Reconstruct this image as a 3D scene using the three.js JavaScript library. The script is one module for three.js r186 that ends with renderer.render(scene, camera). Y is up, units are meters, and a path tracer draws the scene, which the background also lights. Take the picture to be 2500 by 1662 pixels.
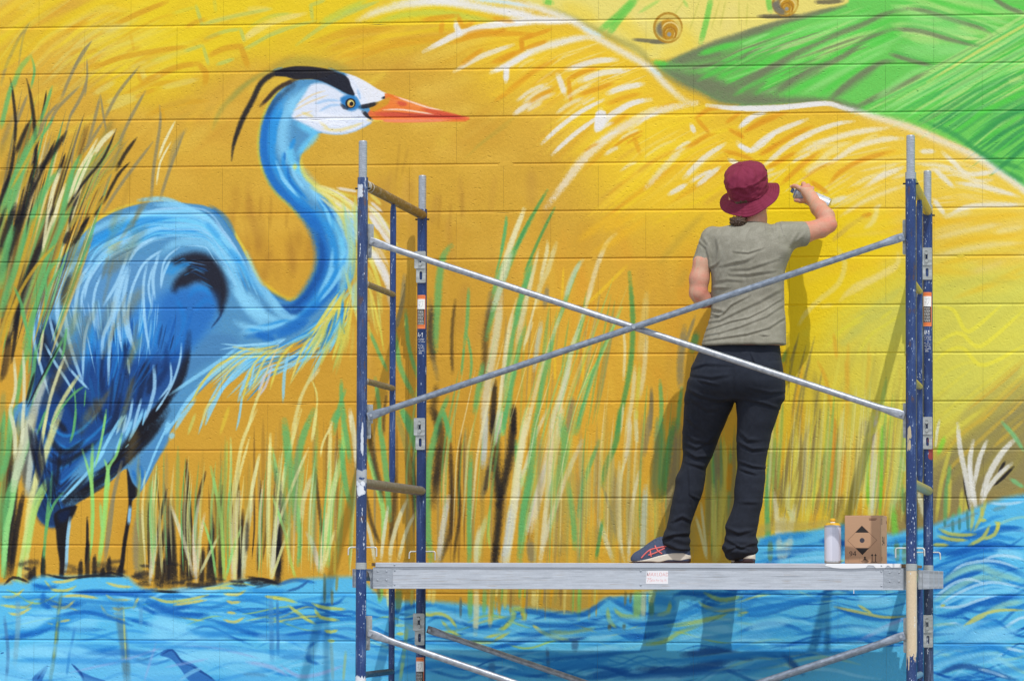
import * as THREE from 'three';
import { mergeGeometries } from 'three/addons/utils/BufferGeometryUtils.js';
import { RoundedBoxGeometry } from 'three/addons/geometries/RoundedBoxGeometry.js';

// ---------------------------------------------------------------- camera, sky, sun, exposure
const scene = new THREE.Scene();
const camera = new THREE.PerspectiveCamera(8.491, 1024 / 680, 0.5, 400);
{
  const yaw = 0.1326, pitch = 0.0525, roll = 0.0026;
  camera.position.set(1.8697, 1.6, 19.2882);
  camera.rotation.set(pitch, yaw, roll, 'YXZ');
}
const renderer = new THREE.WebGLRenderer({ antialias: true });
renderer.setSize(1024, 680);
renderer.toneMapping = THREE.LinearToneMapping;
renderer.toneMappingExposure = 1.1;
renderer.shadowMap.enabled = true;
const SUN = new THREE.Vector3(0.46, 1.71, 1).normalize();
{
  const W = 256, H = 128, d = new Float32Array(W * H * 4);
  for (let j = 0; j < H; j++) for (let i = 0; i < W; i++) {
    const el = ((j + 0.5) / H - 0.5) * Math.PI, k = 4 * (j * W + i);
    const t = Math.pow(Math.max(0, Math.sin(el)), 0.55);
    let r = 1.06 + (0.46 - 1.06) * t, g = 1.07 + (0.57 - 1.07) * t, b = 1.08 + (0.76 - 1.08) * t;   // hazy summer sky, pale near the horizon
    if (el < 0) { r = 0.42; g = 0.41; b = 0.39; }
    d[k] = r; d[k + 1] = g; d[k + 2] = b; d[k + 3] = 1;
  }
  const sky = new THREE.DataTexture(d, W, H, THREE.RGBAFormat, THREE.FloatType);
  sky.mapping = THREE.EquirectangularReflectionMapping; sky.magFilter = THREE.LinearFilter; sky.needsUpdate = true;
  scene.background = sky; scene.environment = sky;
}
const sun = new THREE.DirectionalLight(new THREE.Color(1, 0.965, 0.90), 2.3);
sun.position.copy(SUN).multiplyScalar(20).add(new THREE.Vector3(0, 2, 0));
sun.target.position.set(0, 2, 0); sun.castShadow = true;
Object.assign(sun.shadow.camera, { left: -7, right: 7, top: 7, bottom: -7, near: 1, far: 45 });
sun.shadow.mapSize.set(4096, 4096);
scene.add(sun, sun.target);

// ---------------------------------------------------------------- helpers
function mulberry(a) { return () => { a |= 0; a = a + 0x6D2B79F5 | 0; let t = Math.imul(a ^ a >>> 15, 1 | a); t = t + Math.imul(t ^ t >>> 7, 61 | t) ^ t; return ((t ^ t >>> 14) >>> 0) / 4294967296; }; }
const lerp = (a, b, t) => a + (b - a) * t, clamp = (x, a = 0, b = 1) => Math.min(b, Math.max(a, x));
const sstep = (a, b, x) => { const t = clamp((x - a) / (b - a)); return t * t * (3 - 2 * t); };
const V = (x, y, z) => new THREE.Vector3(x, y, z);
const used = {};
function numbered(n) { used[n] = (used[n] || 0) + 1; return used[n] === 1 ? n : n + '_' + String(used[n] - 1).padStart(3, '0'); }
function shadows(m) { m.castShadow = m.receiveShadow = true; return m; }
function part(name, geo, mat, parent) { const m = shadows(new THREE.Mesh(Array.isArray(geo) ? mergeGeometries(geo.map(norm)) : geo, mat)); m.name = name; parent.add(m); return m; }
function norm(g) { const o = g.index ? g.toNonIndexed() : g.clone(); for (const k of Object.keys(o.attributes)) if (!['position', 'normal', 'uv'].includes(k)) o.deleteAttribute(k); return o; }
function thing(name, label, category, pos = [0, 0, 0], group) { const o = new THREE.Group(); o.name = numbered(name); o.position.set(...pos); o.userData = { label, category }; if (group) o.userData.group = group; scene.add(o); return o; }
const M = (o) => new THREE.MeshStandardMaterial(o);
const lin = (r, g, b) => new THREE.Color().setRGB(r / 255, g / 255, b / 255, THREE.SRGBColorSpace);
// periodic value noise on a 2^n lattice
function noiseTable(seed, n) { const r = mulberry(seed), t = new Float32Array(n * n); for (let i = 0; i < n * n; i++) t[i] = r(); return (x, y) => { const xi = Math.floor(x), yi = Math.floor(y); let fx = x - xi, fy = y - yi; fx = fx * fx * (3 - 2 * fx); fy = fy * fy * (3 - 2 * fy); const m = n - 1, x0 = xi & m, x1 = (xi + 1) & m, y0 = (yi & m) * n, y1 = ((yi + 1) & m) * n; const a = t[y0 + x0], b = t[y0 + x1], c = t[y1 + x0], d = t[y1 + x1]; return a + (b - a) * fx + (c - a) * fy + (a - b - c + d) * fx * fy; }; }
const N1 = noiseTable(11, 256), N2 = noiseTable(23, 256), N3 = noiseTable(37, 256);
function dataTex(w, h, fn, srgb = true, repeat = true) {
  const d = new Uint8Array(w * h * 4), o = [0, 0, 0, 255];
  for (let j = 0; j < h; j++) for (let i = 0; i < w; i++) { o[3] = 255; fn(i, j, o); const k = 4 * (j * w + i); d[k] = clamp(o[0], 0, 255); d[k + 1] = clamp(o[1], 0, 255); d[k + 2] = clamp(o[2], 0, 255); d[k + 3] = clamp(o[3], 0, 255); }
  return texOf(d, w, h, srgb, repeat);
}
function texOf(d, w, h, srgb = true, repeat = true) { const t = new THREE.DataTexture(d, w, h); if (srgb) t.colorSpace = THREE.SRGBColorSpace; t.magFilter = THREE.LinearFilter; t.minFilter = THREE.LinearMipmapLinearFilter; t.generateMipmaps = true; t.wrapS = t.wrapT = repeat ? THREE.RepeatWrapping : THREE.ClampToEdgeWrapping; t.needsUpdate = true; return t; }
function canvasTex(w, h, draw) { const c = document.createElement('canvas'); c.width = w; c.height = h; draw(c.getContext('2d'), w, h); const t = new THREE.CanvasTexture(c); t.colorSpace = THREE.SRGBColorSpace; return t; }

// ---------------------------------------------------------------- ground
{
  const t = dataTex(512, 512, (i, j, o) => { const v = 158 + 40 * (N1(i * 0.5, j * 0.5) - 0.5) + 40 * (N2(i * 0.125, j * 0.125) - 0.5); o[0] = v + 3; o[1] = v + 1; o[2] = v - 2; });
  t.repeat.set(0.6, 0.6);
  const g = new THREE.PlaneGeometry(160, 160, 1, 1); const uv = g.attributes.uv; for (let i = 0; i < uv.count; i++) uv.setXY(i, uv.getX(i) * 160, uv.getY(i) * 160);
  g.rotateX(-Math.PI / 2);
  const m = shadows(new THREE.Mesh(g, M({ map: t, roughness: 0.95 }))); m.name = 'ground'; m.position.set(0, 0, 60); m.userData = { kind: 'structure', label: 'pale concrete yard in front of the mural wall' }; scene.add(m);
}

// ---------------------------------------------------------------- mural paint: brush strokes in wall millimetres
const PAINTS=[[219,171,58],[214,160,38],[228,180,56],[208,156,52],[190,132,36],[198,142,40],[222,166,50],[176,126,44],[168,118,46],[188,138,58],[176,130,60],[228,180,76],[226,174,54],[226,160,48],[234,188,64],[206,158,60],[234,204,34],[242,202,46],[238,204,80],[246,214,30],[216,212,92],[228,200,58],[232,218,70],[206,208,100],[236,206,60],[232,204,120],[238,186,40],[244,206,60],[138,126,84],[186,160,60],[128,118,84],[206,176,60],[150,140,84],[166,150,78],[226,150,38],[196,176,72],[222,196,60],[156,140,70],[236,206,90],[232,190,70],[204,150,50],[240,214,70],[228,182,70],[206,152,52],[232,190,80],[222,204,106],[206,172,70],[238,214,60],[190,198,92],[206,166,58],[232,214,128],[150,152,70],[222,152,32],[242,198,46],[236,196,60],[176,206,92],[234,230,226],[196,226,240],[146,146,72],[186,142,50],[180,160,60],[170,124,44],[244,206,70],[238,200,60],[242,224,150],[240,216,120],[236,222,180],[242,226,160],[244,208,60],[246,214,40],[240,196,50],[240,214,110],[242,224,160],[240,210,100],[226,206,90],[232,200,50],[232,216,116],[236,206,70],[196,190,84],[112,198,78],[150,206,90],[118,112,84],[218,192,96],[176,128,36],[190,138,36],[118,116,102],[232,206,130],[170,118,30],[150,150,142],[112,104,78],[116,112,98],[104,200,88],[148,220,122],[186,222,130],[88,202,74],[120,210,100],[74,180,84],[58,148,80],[90,180,90],[116,124,92],[112,150,86],[80,170,76],[140,214,118],[206,214,108],[44,120,50],[168,160,84],[206,232,240],[238,206,120],[236,224,206],[214,166,60],[238,216,140],[238,222,130],[222,190,70],[240,220,110],[240,216,110],[196,196,96],[232,220,60],[238,188,40],[236,220,160],[236,222,70],[140,128,96],[214,176,60],[140,128,80],[228,160,40],[232,216,80],[100,178,104],[180,206,150],[130,120,72],[222,216,88],[238,226,70],[140,128,86],[214,178,66],[120,126,92],[130,140,96],[190,222,140],[200,226,130],[120,170,96],[240,222,150],[242,222,130],[240,226,190],[222,206,70],[228,214,80],[226,196,50],[206,200,70],[80,146,196],[140,210,243],[112,204,242],[42,146,220],[160,208,240],[190,196,120],[28,108,190],[92,148,196],[52,128,204],[34,80,150],[18,34,70],[74,130,180],[24,78,150],[24,22,29],[160,205,238],[34,34,46],[90,150,210],[24,58,116],[30,96,178],[166,216,244],[160,212,242],[78,140,190],[20,46,92],[150,206,238],[226,216,90],[232,226,130],[232,220,110],[226,230,242],[232,234,244],[150,192,232],[232,208,160],[240,216,130],[246,246,250],[34,34,44],[30,30,40],[52,40,40],[60,120,170],[44,124,190],[60,140,200],[40,38,40],[226,204,120],[216,128,52],[28,26,30],[240,240,240],[34,34,42],[238,126,56],[212,152,44],[240,140,70],[210,82,62],[240,142,108],[206,74,58],[250,220,200],[180,70,56],[238,120,40],[232,202,60],[150,210,240],[226,216,120],[200,214,140],[200,200,90],[232,222,130],[228,206,80],[226,214,110],[226,214,90],[228,206,90],[200,200,210],[214,206,130],[228,206,150],[222,206,110],[226,220,140],[200,200,216],[200,200,100],[222,190,60],[236,228,190],[232,222,120],[226,210,90],[206,212,110],[200,190,90],[236,228,160],[232,222,110],[112,108,88],[112,84,42],[166,152,72],[206,164,48],[234,226,176],[142,132,98],[150,120,50],[120,104,60],[140,140,72],[176,156,60],[206,166,50],[200,160,50],[222,224,190],[200,206,190],[232,230,170],[232,230,150],[150,216,130],[210,214,180],[222,226,190],[200,210,190],[200,222,130],[180,220,120],[150,216,110],[160,220,110],[150,216,120],[40,36,40],[168,130,50],[214,210,180],[222,216,190],[226,220,190],[222,216,200],[222,216,180],[222,222,160],[200,220,130],[232,226,150],[212,208,190],[222,222,140],[230,226,150],[200,206,170],[230,226,170],[230,226,160],[228,224,160],[210,206,180],[214,208,150],[222,222,150],[214,210,190],[228,224,180],[230,224,150],[232,206,80],[228,222,190],[214,214,190],[222,222,190],[222,220,180],[214,212,170],[206,206,196],[190,204,206],[206,214,196],[206,210,200],[200,222,140],[200,206,130],[214,216,170],[216,210,180],[212,202,150],[226,222,150],[226,222,130],[222,212,150],[232,222,150],[214,206,80],[222,200,90],[230,212,90],[196,180,150],[228,150,36],[206,196,120],[70,154,84],[214,216,180],[216,206,150],[230,222,170],[232,226,180],[224,212,150],[214,206,150],[206,216,180],[222,216,160],[196,206,180],[232,218,170],[222,196,110],[228,216,160],[228,220,170],[240,186,40],[190,160,60],[190,190,110],[200,196,70],[222,206,90],[220,220,206],[200,206,200],[222,216,170],[230,226,190],[214,206,190],[226,222,190],[190,206,190],[226,220,180],[214,210,170],[222,222,170],[230,228,170],[222,216,110],[200,206,60],[226,186,70],[206,206,110],[160,140,70],[236,196,50],[140,126,80],[228,226,190],[228,226,180],[210,214,150],[226,150,44],[226,160,44],[210,222,190],[116,214,50],[116,200,60],[180,206,140],[116,210,70],[200,214,170],[222,216,80],[140,128,70],[230,214,80],[216,180,60],[222,212,80],[130,220,60],[232,230,222],[120,196,130],[150,206,120],[206,210,130],[176,140,52],[190,196,90],[214,206,100],[176,150,70],[232,220,90],[150,190,90],[88,190,238],[40,138,212],[16,92,178],[136,214,246],[150,206,190],[200,230,246],[206,206,100],[110,190,236],[38,36,40],[226,206,96],[212,206,96],[78,110,96],[150,170,90],[84,116,130],[200,206,110],[120,170,190],[70,120,170],[60,130,190],[90,160,206],[60,140,206],[40,100,176],[24,70,140],[120,190,232],[70,130,176],[150,176,226],[160,176,222],[206,210,90],[80,150,200],[90,110,90],[110,120,90],[150,140,70],[150,190,150],[120,170,180],[170,210,130],[226,222,170],[120,190,100],[226,206,110],[120,190,110],[90,110,110],[222,200,110],[120,190,90],[110,110,80],[120,150,90],[206,196,90],[170,150,80],[150,120,60],[130,190,90],[224,216,130],[176,200,96],[226,206,100],[130,120,70],[120,110,70],[160,200,90],[214,210,150],[80,130,90],[90,90,60],[90,100,80],[226,214,130],[70,110,150],[60,100,140],[200,210,120],[120,200,240],[126,206,244],[190,226,244],[216,206,80],[206,196,80],[60,120,110],[110,140,90],[190,170,90],[120,130,120],[222,214,96],[170,206,150],[206,200,90],[180,190,90]];
function paintMural({s,f,n,b,w}){
f(0,3.5,1,.2,[-4618,5762,3337,5563,3288,-371,-4536,-499]);
b([1,2,0],[-3494,4474,-612,1633],90,105,245,.1,.3,0,105);
f(3,280.3,.75,.2,[-3479,3009,-1321,3100,-352,2501,-263,1461,-3463,1450]);
b([4,5,6],[-3480,3116,-263,1634],110,70,193,.12,.32,-1.57,123);
b([7,8],[-1928,3263,-1533,2820],26,25,60,.16,.4,-1.6,105);
b([9,10,11],[-1393,3329,-263,1807],110,21,77,.15,.38,-1.65,140);
f(12,245.3,.8,.2,[-527,2954,171,3088,431,2498,396,1704,-612,1702,-702,2502]);
b([13,14,15],[-703,3095,430,1808],80,32,105,.2,.45,-1.5,158);
f(16,122.6,.9,.2,[-2492,4315,-618,4356,-829,3973,-1325,3891,-1645,3842,-1931,3828,-2181,3690,-2397,3674,-2488,3764,-2363,3922]);
f(17,192.7,.9,.2,[-829,4008,-266,3965,170,3628,777,3569,1292,3391,1803,3214,1802,2939,431,2948,-265,3161,-476,3548,-828,3727]);
f(18,192.7,.8,.2,[863,3481,1804,3317,1801,2733,1034,2840,690,3085]);
f(19,105.1,.95,.2,[292,3313,690,3240,914,3083,948,2841,689,2566,534,2308,344,2308,257,2845]);
f(20,157.7,.9,.2,[741,2738,1154,2926,1802,2836,1799,2185,946,2014,430,2066,517,2394]);
f(21,157.7,.8,.2,[396,2394,810,2565,947,2066,860,1757,344,1756]);
b([22,23,24],[604,2947,1630,2237],70,35,105,.15,.4,.55,158);
b([25,26,27],[707,3223,1632,2871],50,25,70,.2,.5,.15,158);
f(28,105.1,.8,.2,[1801,2527,1426,2391,1221,2220,1015,2032,878,1877,946,1740,1798,1878]);
b([29,30,31],[913,2393,1629,1912],60,21,70,.25,.5,.72,158);
b([32,33],[-613,1980,430,1670],40,35,105,.2,.45,-1.57,105);
b([34,35,36,37],[361,2498,997,1808],90,14,46,.3,.6,-1.68,193);
b([38,39,40,41],[-3126,4182,-704,3497],70,25,88,.15,.4,.5,158);
b([42,43,44],[-2397,3745,-527,2954],60,53,158,.12,.3,-0.1,123);
n([45,46,1,0,2],[-2980,3841,-2864,4005,-2671,4142],[-2667,3584,-2423,3771,-1975,3905],46,11,35,.3,.65,.3,.9,14,.6,.4);
n([16,47,45],[-2747,3896,-2606,4008,-2426,4126],[-2526,3696,-2359,3802,-1975,3968],26,13,31,.3,.6,.3,.9,14,.6,.4);
s(1,26,.5,.8,.35,.64,.56,[-2651,3967,-2554,4033,-2452,4088],[-2444,3987,-2361,4030,-2207,4091],[-2552,3798,-2424,3847,-2263,3877,-2129,3894],[-2372,3812,-2231,3876,-2129,3894]);
s(1,17,.5,.75,.35,.64,.56,[-2425,3926,-2360,3964,-2258,4016,-2175,4037],[-2370,3954,-2353,3884]);
s(1,32,.5,.8,.35,.86,.86,[-2023,3855,-1956,3885,-1885,3894],[-1885,3894,-1853,3805],[-2295,3744,-2167,3806,-2070,3820],[-2070,3820,-2037,3779,-2041,3728]);
s(1,28,.5,.6,.35,.64,.56,[-2327,3814,-2324,3744],[-2410,3682,-2295,3731,-2134,3742,-2045,3766],[-2294,3599,-2166,3648,-2025,3659],[-2243,3642,-2216,3572]);
s(45,39,.5,.7,.35,.64,.56,[-2826,4049,-2755,4099],[-2865,4069,-2788,4106],[-2689,3977,-2580,4033,-2503,4064,-2387,4056]);
s(48,19,.5,.7,.35,.86,.81,[-2039,3928,-1956,3958,-1886,3967],[-1886,3967,-1869,3916],[-2082,4071,-2056,3991],[-2002,4095,-1995,4044],[-2181,4040,-2085,4064],[-2129,3875,-2052,3899],[-2049,3893,-2026,3817],[-1987,3816,-1917,3838],[-2276,3833,-2167,3863,-2103,3887]);
s(45,29,.5,.65,.35,.64,.56,[-2059,3988,-1912,4024,-1752,4053],[-2230,3718,-2070,3754],[-2487,3620,-2390,3657,-2294,3700],[-2474,3658,-2358,3688],[-2526,3696,-2436,3746],[-2321,3801,-2301,3744]);
s(49,26,.5,.5,.35,.64,.56,[-2242,3630,-2102,3666],[-2197,3572,-1973,3639]);
s(48,13,.5,.8,.35,.64,.56,[-1854,3973,-1784,4010,-1682,4030],[-1879,3878,-1783,3927,-1681,3961]);
s(50,36,.5,.8,.35,.64,.56,[-1873,3922,-1828,3953,-1752,3996,-1682,4014]);
s(2,44,1,.5,.35,.64,.56,[-2011,3526,-1986,3614,-1910,3714],[-2132,3464,-2101,3578,-2025,3652]);
s(51,29,1,.5,.35,.64,.56,[-2005,3539,-1973,3614,-1897,3702,-1821,3751],[-1935,3651,-1846,3739,-1757,3788]);
n([1,0,52,53],[-1636,3881,-1414,3960,-1160,3976],[-1477,3785,-1223,3876,-617,3950],24,13,35,.25,.55,.3,.9,14,.6,.4);
n([53,1,54],[-1160,3819,-970,3929,-618,3962],[-844,3727,-743,3763,-617,3806],16,10,25,.2,.4,.3,.9,14,.9,.4);
s(48,20,.5,.75,.35,.64,.56,[-1580,4070,-1572,4000],[-1586,4064,-1516,4088],[-1860,3878,-1732,3952,-1554,4000],[-1643,3894,-1503,3987,-1287,4078],[-1452,4024,-1364,4054,-1287,4078],[-1828,3985,-1758,4019,-1663,4032]);
s(50,29,.5,.8,.35,.64,.56,[-1860,3941,-1777,3990,-1599,4032],[-1861,4055,-1758,4053]);
s(55,36,.9,.55,.35,.64,.56,[-1300,3990,-1160,4020,-1002,4024,-781,3983],[-1541,3987,-1414,4049,-1338,4085]);
s(56,42,.9,.75,.35,.64,.56,[-1376,3998,-1249,4046,-1034,4075,-908,4067],[-1097,4082,-908,4060,-618,4006],[-1034,4094,-781,4077,-618,4031],[-1224,4071,-971,4068,-618,3994]);
s(57,17,.9,.7,.35,.64,.56,[-870,4079,-718,4064,-618,4044]);
s(56,33,.5,.95,.35,.56,.81,[-1090,3859,-1014,3898,-920,3941,-781,3971,-618,3978],[-952,3986,-932,3926]);
s(52,26,.5,.7,.35,.64,.56,[-1097,3994,-1015,4005,-939,4014],[-939,4014,-920,3966,-870,3984],[-1008,3986,-1015,3936],[-913,3929,-844,3943,-775,3942],[-970,3892,-844,3928,-617,3931]);
s(56,26,.5,.75,.35,.64,.56,[-957,3772,-844,3834,-699,3885],[-800,3764,-730,3795,-617,3856],[-730,3788,-733,3726],[-698,3587,-617,3637]);
s(52,25,.5,.7,.35,.64,.56,[-668,3919,-664,3863],[-665,3910,-617,3928],[-932,3797,-831,3871],[-793,3808,-686,3857],[-780,3645,-699,3700,-617,3762]);
s(53,44,1,.5,.35,.64,.56,[-806,3664,-655,3725,-617,3749],[-1426,3853,-1318,3884,-1223,3901],[-1287,3933,-1160,3963]);
s(1,36,.9,.5,.35,.64,.56,[-1573,3887,-1414,3948,-1224,3958],[-1509,3867,-1287,3927],[-1445,3841,-1287,3877,-1128,3925]);
s(58,65,1,.45,.35,.64,.56,[-1782,3763,-1668,3819,-1528,3811,-1388,3777]);
s(59,16,1,.5,.35,.64,.56,[-1190,3480,-1208,3298],[-1152,3454,-1183,3329]);
s(60,17,1,.35,.35,.64,.56,[-906,3402,-780,3513,-654,3600],[-868,3445,-717,3544]);
s(61,19,1,.35,.35,.64,.56,[-1012,3246,-1024,3098],[-968,3215,-974,3097],[-918,3264,-924,3139],[-1792,3253,-1798,3146],[-1748,3246,-1753,3103],[-1677,3195,-1683,3103]);
n([53,52,2,62,63],[-831,3689,-605,3812,-291,3914],[-478,3260,-228,3508,83,3629],56,11,35,.2,.5,.3,.9,14,.9,.4);
n([53,19,52,62],[-415,3135,-166,3351,146,3504],[-165,3071,146,3224,431,3439],40,11,35,.2,.5,.3,.9,14,.9,.4);
n([64,65,66],[-699,3750,-529,3867,-354,3921],[-478,3510,-291,3658,-72,3743],26,6,16,.25,.55,.25,.55,14,.8,.6);
n([67,65],[-353,3291,-197,3445,21,3567],[-10,3225,146,3379,332,3464],22,6,15,.25,.5,.25,.5,14,.8,.6);
n([68,69,70],[-604,3511,-353,3665,-10,3717],[-228,3134,21,3349,431,3501],40,13,38,.25,.5,.3,.7,14,1,.4);
n([64,71,66],[350,3284,536,3438,814,3497],[628,3127,875,3261,1182,3320],34,6,16,.3,.6,.25,.5,14,.8,.6);
n([72,73,66],[1029,3402,1182,3382,1463,3274],[1028,3124,1243,3153,1462,3133],30,6,19,.3,.6,.25,.5,14,.8,.6);
n([47,74,75],[-2811,3839,-2618,3976,-2361,4087],[-2358,3656,-2102,3767,-1719,3882],40,13,38,.2,.45,.25,.6,14,1,.4);
f(76,15,1,.2,[-649,4076,-417,4110,431,4122,382,4148,815,4117,753,4049,605,4005,444,3957,257,3904,270,3910,114,3862,-4,3820,-116,3815,-191,3850,-291,3917,-479,3998]);
s(50,87,1,.5,.35,.64,.56,[21,4029,-10,3879],[239,4038,208,3939],[-166,4031,-135,3881]);
s(77,94,1,.6,.35,.64,.56,[-260,3989,-166,3912,-104,3855],[83,3878,-72,3830],[-480,4048,-354,3990],[21,3941,52,3891]);
s(78,10,.9,.5,.35,.64,.56,[96,4065,52,3928],[208,4063,183,3945],[264,4063,264,3950],[183,4064,146,3940],[33,4066,-16,3998],[301,4050,295,3950]);
s(79,36,.5,.85,.35,.91,.91,[-179,4075,-254,4001,-329,3940],[-176,4069,-241,3995,-291,3927]);
s(79,28,.5,.85,.35,.91,.91,[145,4070,127,3983,102,3884],[388,4067,397,4014],[-567,4068,-536,4061]);
s(80,19,.9,.6,.35,.64,.56,[27,4066,46,4034],[-73,4067,-166,4012]);
s(81,19,.5,.95,.35,.6,.96,[-191,3900,-116,3893,-41,3886],[-116,3887,-48,3889]);
f(82,5,1,.2,[21,3947,16,3924,4,3904,-15,3890,-38,3886,-61,3891,-80,3905,-93,3925,-98,3949,-93,3973,-80,3993,-61,4006,-38,4011,-16,4006,3,3992,16,3972,21,3948]);
s(83,12,.5,.9,.35,.64,.56,[18,3929,7,3907,-13,3892,-36,3886,-60,3891,-80,3905,-94,3927,-97,3952,-91,3977,-76,3996,-55,4008,-31,4010,-8,4001,10,3984,20,3960,20,3935,10,3911]);
f(84,5,1,.2,[4,3940,-1,3918,-17,3902,-38,3896,-60,3902,-75,3919,-81,3941,-75,3964,-60,3980,-38,3986,-17,3979,-1,3963,4,3940]);
f(85,8.8,.9,.2,[-61,3911,-71,3913,-80,3919,-86,3928,-89,3938,-89,3949,-85,3959,-78,3967,-69,3972]);
s(86,8,.5,.95,.35,.64,.56,[-64,3943,-59,3955,-49,3965,-37,3970,-24,3971,-11,3966,-1,3957,6,3945,8,3931]);
s(86,7,.5,.95,.35,.64,.56,[-50,3928,-46,3938,-39,3945,-29,3948,-19,3945,-12,3938,-8,3928,-10,3917,-16,3909]);
s(87,10,.5,.95,.35,.64,.56,[-46,3899,-56,3914,-55,3933,-44,3946,-27,3950,-12,3941,-4,3925,-8,3907,-21,3895]);
f(88,3.8,1,.2,[-24,3920,-27,3913,-33,3910,-40,3913,-43,3920,-40,3927,-33,3930,-27,3927,-24,3920]);
s(89,22,.5,.95,.35,.6,.81,[344,3992,431,3990,518,3992],[586,4049,642,4048,704,4053]);
f(82,5,1,.2,[516,4045,511,4025,500,4008,483,3996,462,3993,442,3997,425,4009,413,4026,409,4047,413,4067,424,4084,442,4096,462,4100,483,4095,500,4083,511,4066,516,4045]);
s(83,12,.5,.9,.35,.64,.56,[513,4029,503,4010,485,3997,464,3993,442,3997,424,4009,412,4028,409,4049,414,4070,428,4087,447,4098,469,4099,490,4092,506,4077,514,4056,514,4034,506,4014]);
f(84,5,1,.2,[501,4039,495,4020,481,4006,462,4001,443,4006,429,4021,424,4040,429,4059,443,4073,462,4078,481,4073,495,4058,501,4039]);
f(85,8.8,.9,.2,[443,4014,434,4016,426,4021,420,4029,417,4038,417,4047,421,4055,427,4062,435,4067]);
s(86,8,.5,.95,.35,.64,.56,[438,4041,443,4052,452,4060,463,4065,475,4065,486,4061,495,4054,501,4043,503,4032]);
s(86,7,.5,.95,.35,.64,.56,[452,4029,454,4037,461,4044,470,4046,479,4044,486,4037,489,4028,487,4019,482,4012]);
s(87,10,.5,.95,.35,.64,.56,[454,4004,446,4017,446,4033,457,4044,472,4047,486,4040,492,4026,489,4010,477,4001]);
f(88,3.8,1,.2,[475,4022,473,4016,466,4013,460,4016,458,4022,460,4028,466,4030,472,4028,475,4022]);
s(90,33,.5,.95,.35,.64,.56,[413,4054,425,4023,462,4001]);
f(91,7.5,1,.2,[-41,3802,114,3862,270,3910,431,3956,257,3907,444,3960,605,4008,728,4045,815,4142,2038,4124,2032,2871,1669,3082,1463,3253,1365,3325,1256,3406,1121,3475,998,3520,851,3561,740,3590,654,3629,443,3617,257,3609,270,3619,183,3634,83,3685,-10,3733,-85,3779]);
n([92,93,94],[257,3813,567,3934,815,4017],[443,3637,814,3819,1030,3915],40,13,38,.35,.7,.3,.9,14,.6,.4);
n([94,92],[-54,3743,195,3802,444,3898],[195,3640,443,3737,691,3808],20,10,28,.4,.7,.3,.9,14,.6,.4);
n([92,93,94],[876,4029,1122,4013,1465,3922],[925,3867,1091,3828,1275,3844],26,19,50,.35,.7,.3,.9,14,.6,.4);
n([92,93,94,95],[815,4117,1184,4087,1673,3981],[938,4016,1184,3975,1428,3898],24,19,50,.4,.7,.3,.9,14,.6,.4);
n([94,92,93,96],[691,3585,1060,3754,1734,4140],[1243,3406,1488,3613,1855,3855],90,8,29,.35,.75,.3,.9,18,.6,.4);
n([97,97,94,98],[968,3520,1183,3653,1489,3786],[1365,3275,1549,3427,1793,3548],80,8,25,.4,.8,.3,.9,18,.6,.4);
s(99,41,.78,.95,.35,.81,.91,[-54,3796,21,3816,146,3870,301,3917,431,3953]);
s(99,70,1,.9,.35,.68,.96,[-72,3779,21,3735,115,3691,208,3640,431,3637],[-10,3798,83,3816,208,3839],[71,3741,183,3690,270,3664]);
s(100,44,1,.7,.35,.64,.56,[-16,3767,146,3796,301,3875],[115,3716,239,3764,431,3855]);
s(99,19,.78,.8,.35,.64,.56,[146,3765,270,3820,406,3880],[208,3690,307,3738,431,3786],[52,3772,208,3802]);
s(94,33,.78,.9,.35,.64,.56,[164,3721,270,3788,431,3855],[320,3657,431,3712],[-104,3799,-41,3792],[96,3834,239,3876]);
s(92,19,.78,.8,.35,.64,.56,[270,3869,394,3918],[233,3801,394,3862],[351,3663,431,3687]);
s(99,80,1,.6,.35,.64,.56,[-4,3717,133,3690,257,3664,412,3650],[-91,3768,71,3729,220,3689]);
s(99,36,.9,.6,.35,.64,.56,[71,3716,220,3789,382,3855,518,3903],[183,3665,351,3738,518,3823],[320,3657,462,3711,580,3785]);
s(94,29,.78,.8,.35,.64,.56,[90,3722,220,3789,357,3856],[245,3658,382,3725,518,3785],[462,3649,580,3722,691,3777]);
s(99,46,1,.9,.35,.96,.81,[257,3636,474,3631,654,3629],[654,3629,728,3603,777,3593]);
s(99,30,.78,.9,.35,.64,.56,[257,3913,431,3961,567,3996,716,4031]);
s(99,29,.78,.85,.35,.91,.68,[257,3689,431,3793,629,3890,784,3950,876,3992,975,4015],[406,3656,536,3748,691,3808,802,3887,913,3929],[641,3629,752,3720,864,3787,925,3793],[752,3596,876,3657,999,3717,1060,3748]);
s(99,44,1,.6,.35,.64,.56,[257,3695,369,3750,462,3792],[419,3662,518,3723,629,3765],[666,3641,752,3708,851,3775],[282,3664,382,3712]);
s(99,25,.67,.9,.35,.64,.56,[975,4015,1049,4005,1171,3963,1294,3924,1330,3899],[913,3929,1030,3921,1153,3883,1269,3853],[901,3824,987,3798,1079,3772],[1331,4060,1398,4015,1465,3990]);
s(101,16,.67,.7,.35,.64,.56,[987,4027,1061,4017,1171,3981,1306,3936,1361,3902],[925,3941,1036,3934,1183,3888,1294,3850],[913,3836,999,3810,1085,3785]);
s(99,22,.67,.9,.35,.64,.56,[257,3801,332,3844,406,3880]);
s(94,29,.78,.85,.35,.64,.56,[257,3795,444,3880,629,3939,815,4017],[338,3663,518,3779,604,3822],[598,3648,753,3758,876,3837],[1030,4070,1184,4018,1367,3979]);
s(92,33,.9,.7,.35,.64,.56,[307,3825,506,3916,815,3999],[536,3661,728,3764,901,3849],[839,3633,999,3742,1085,3766]);
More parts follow.
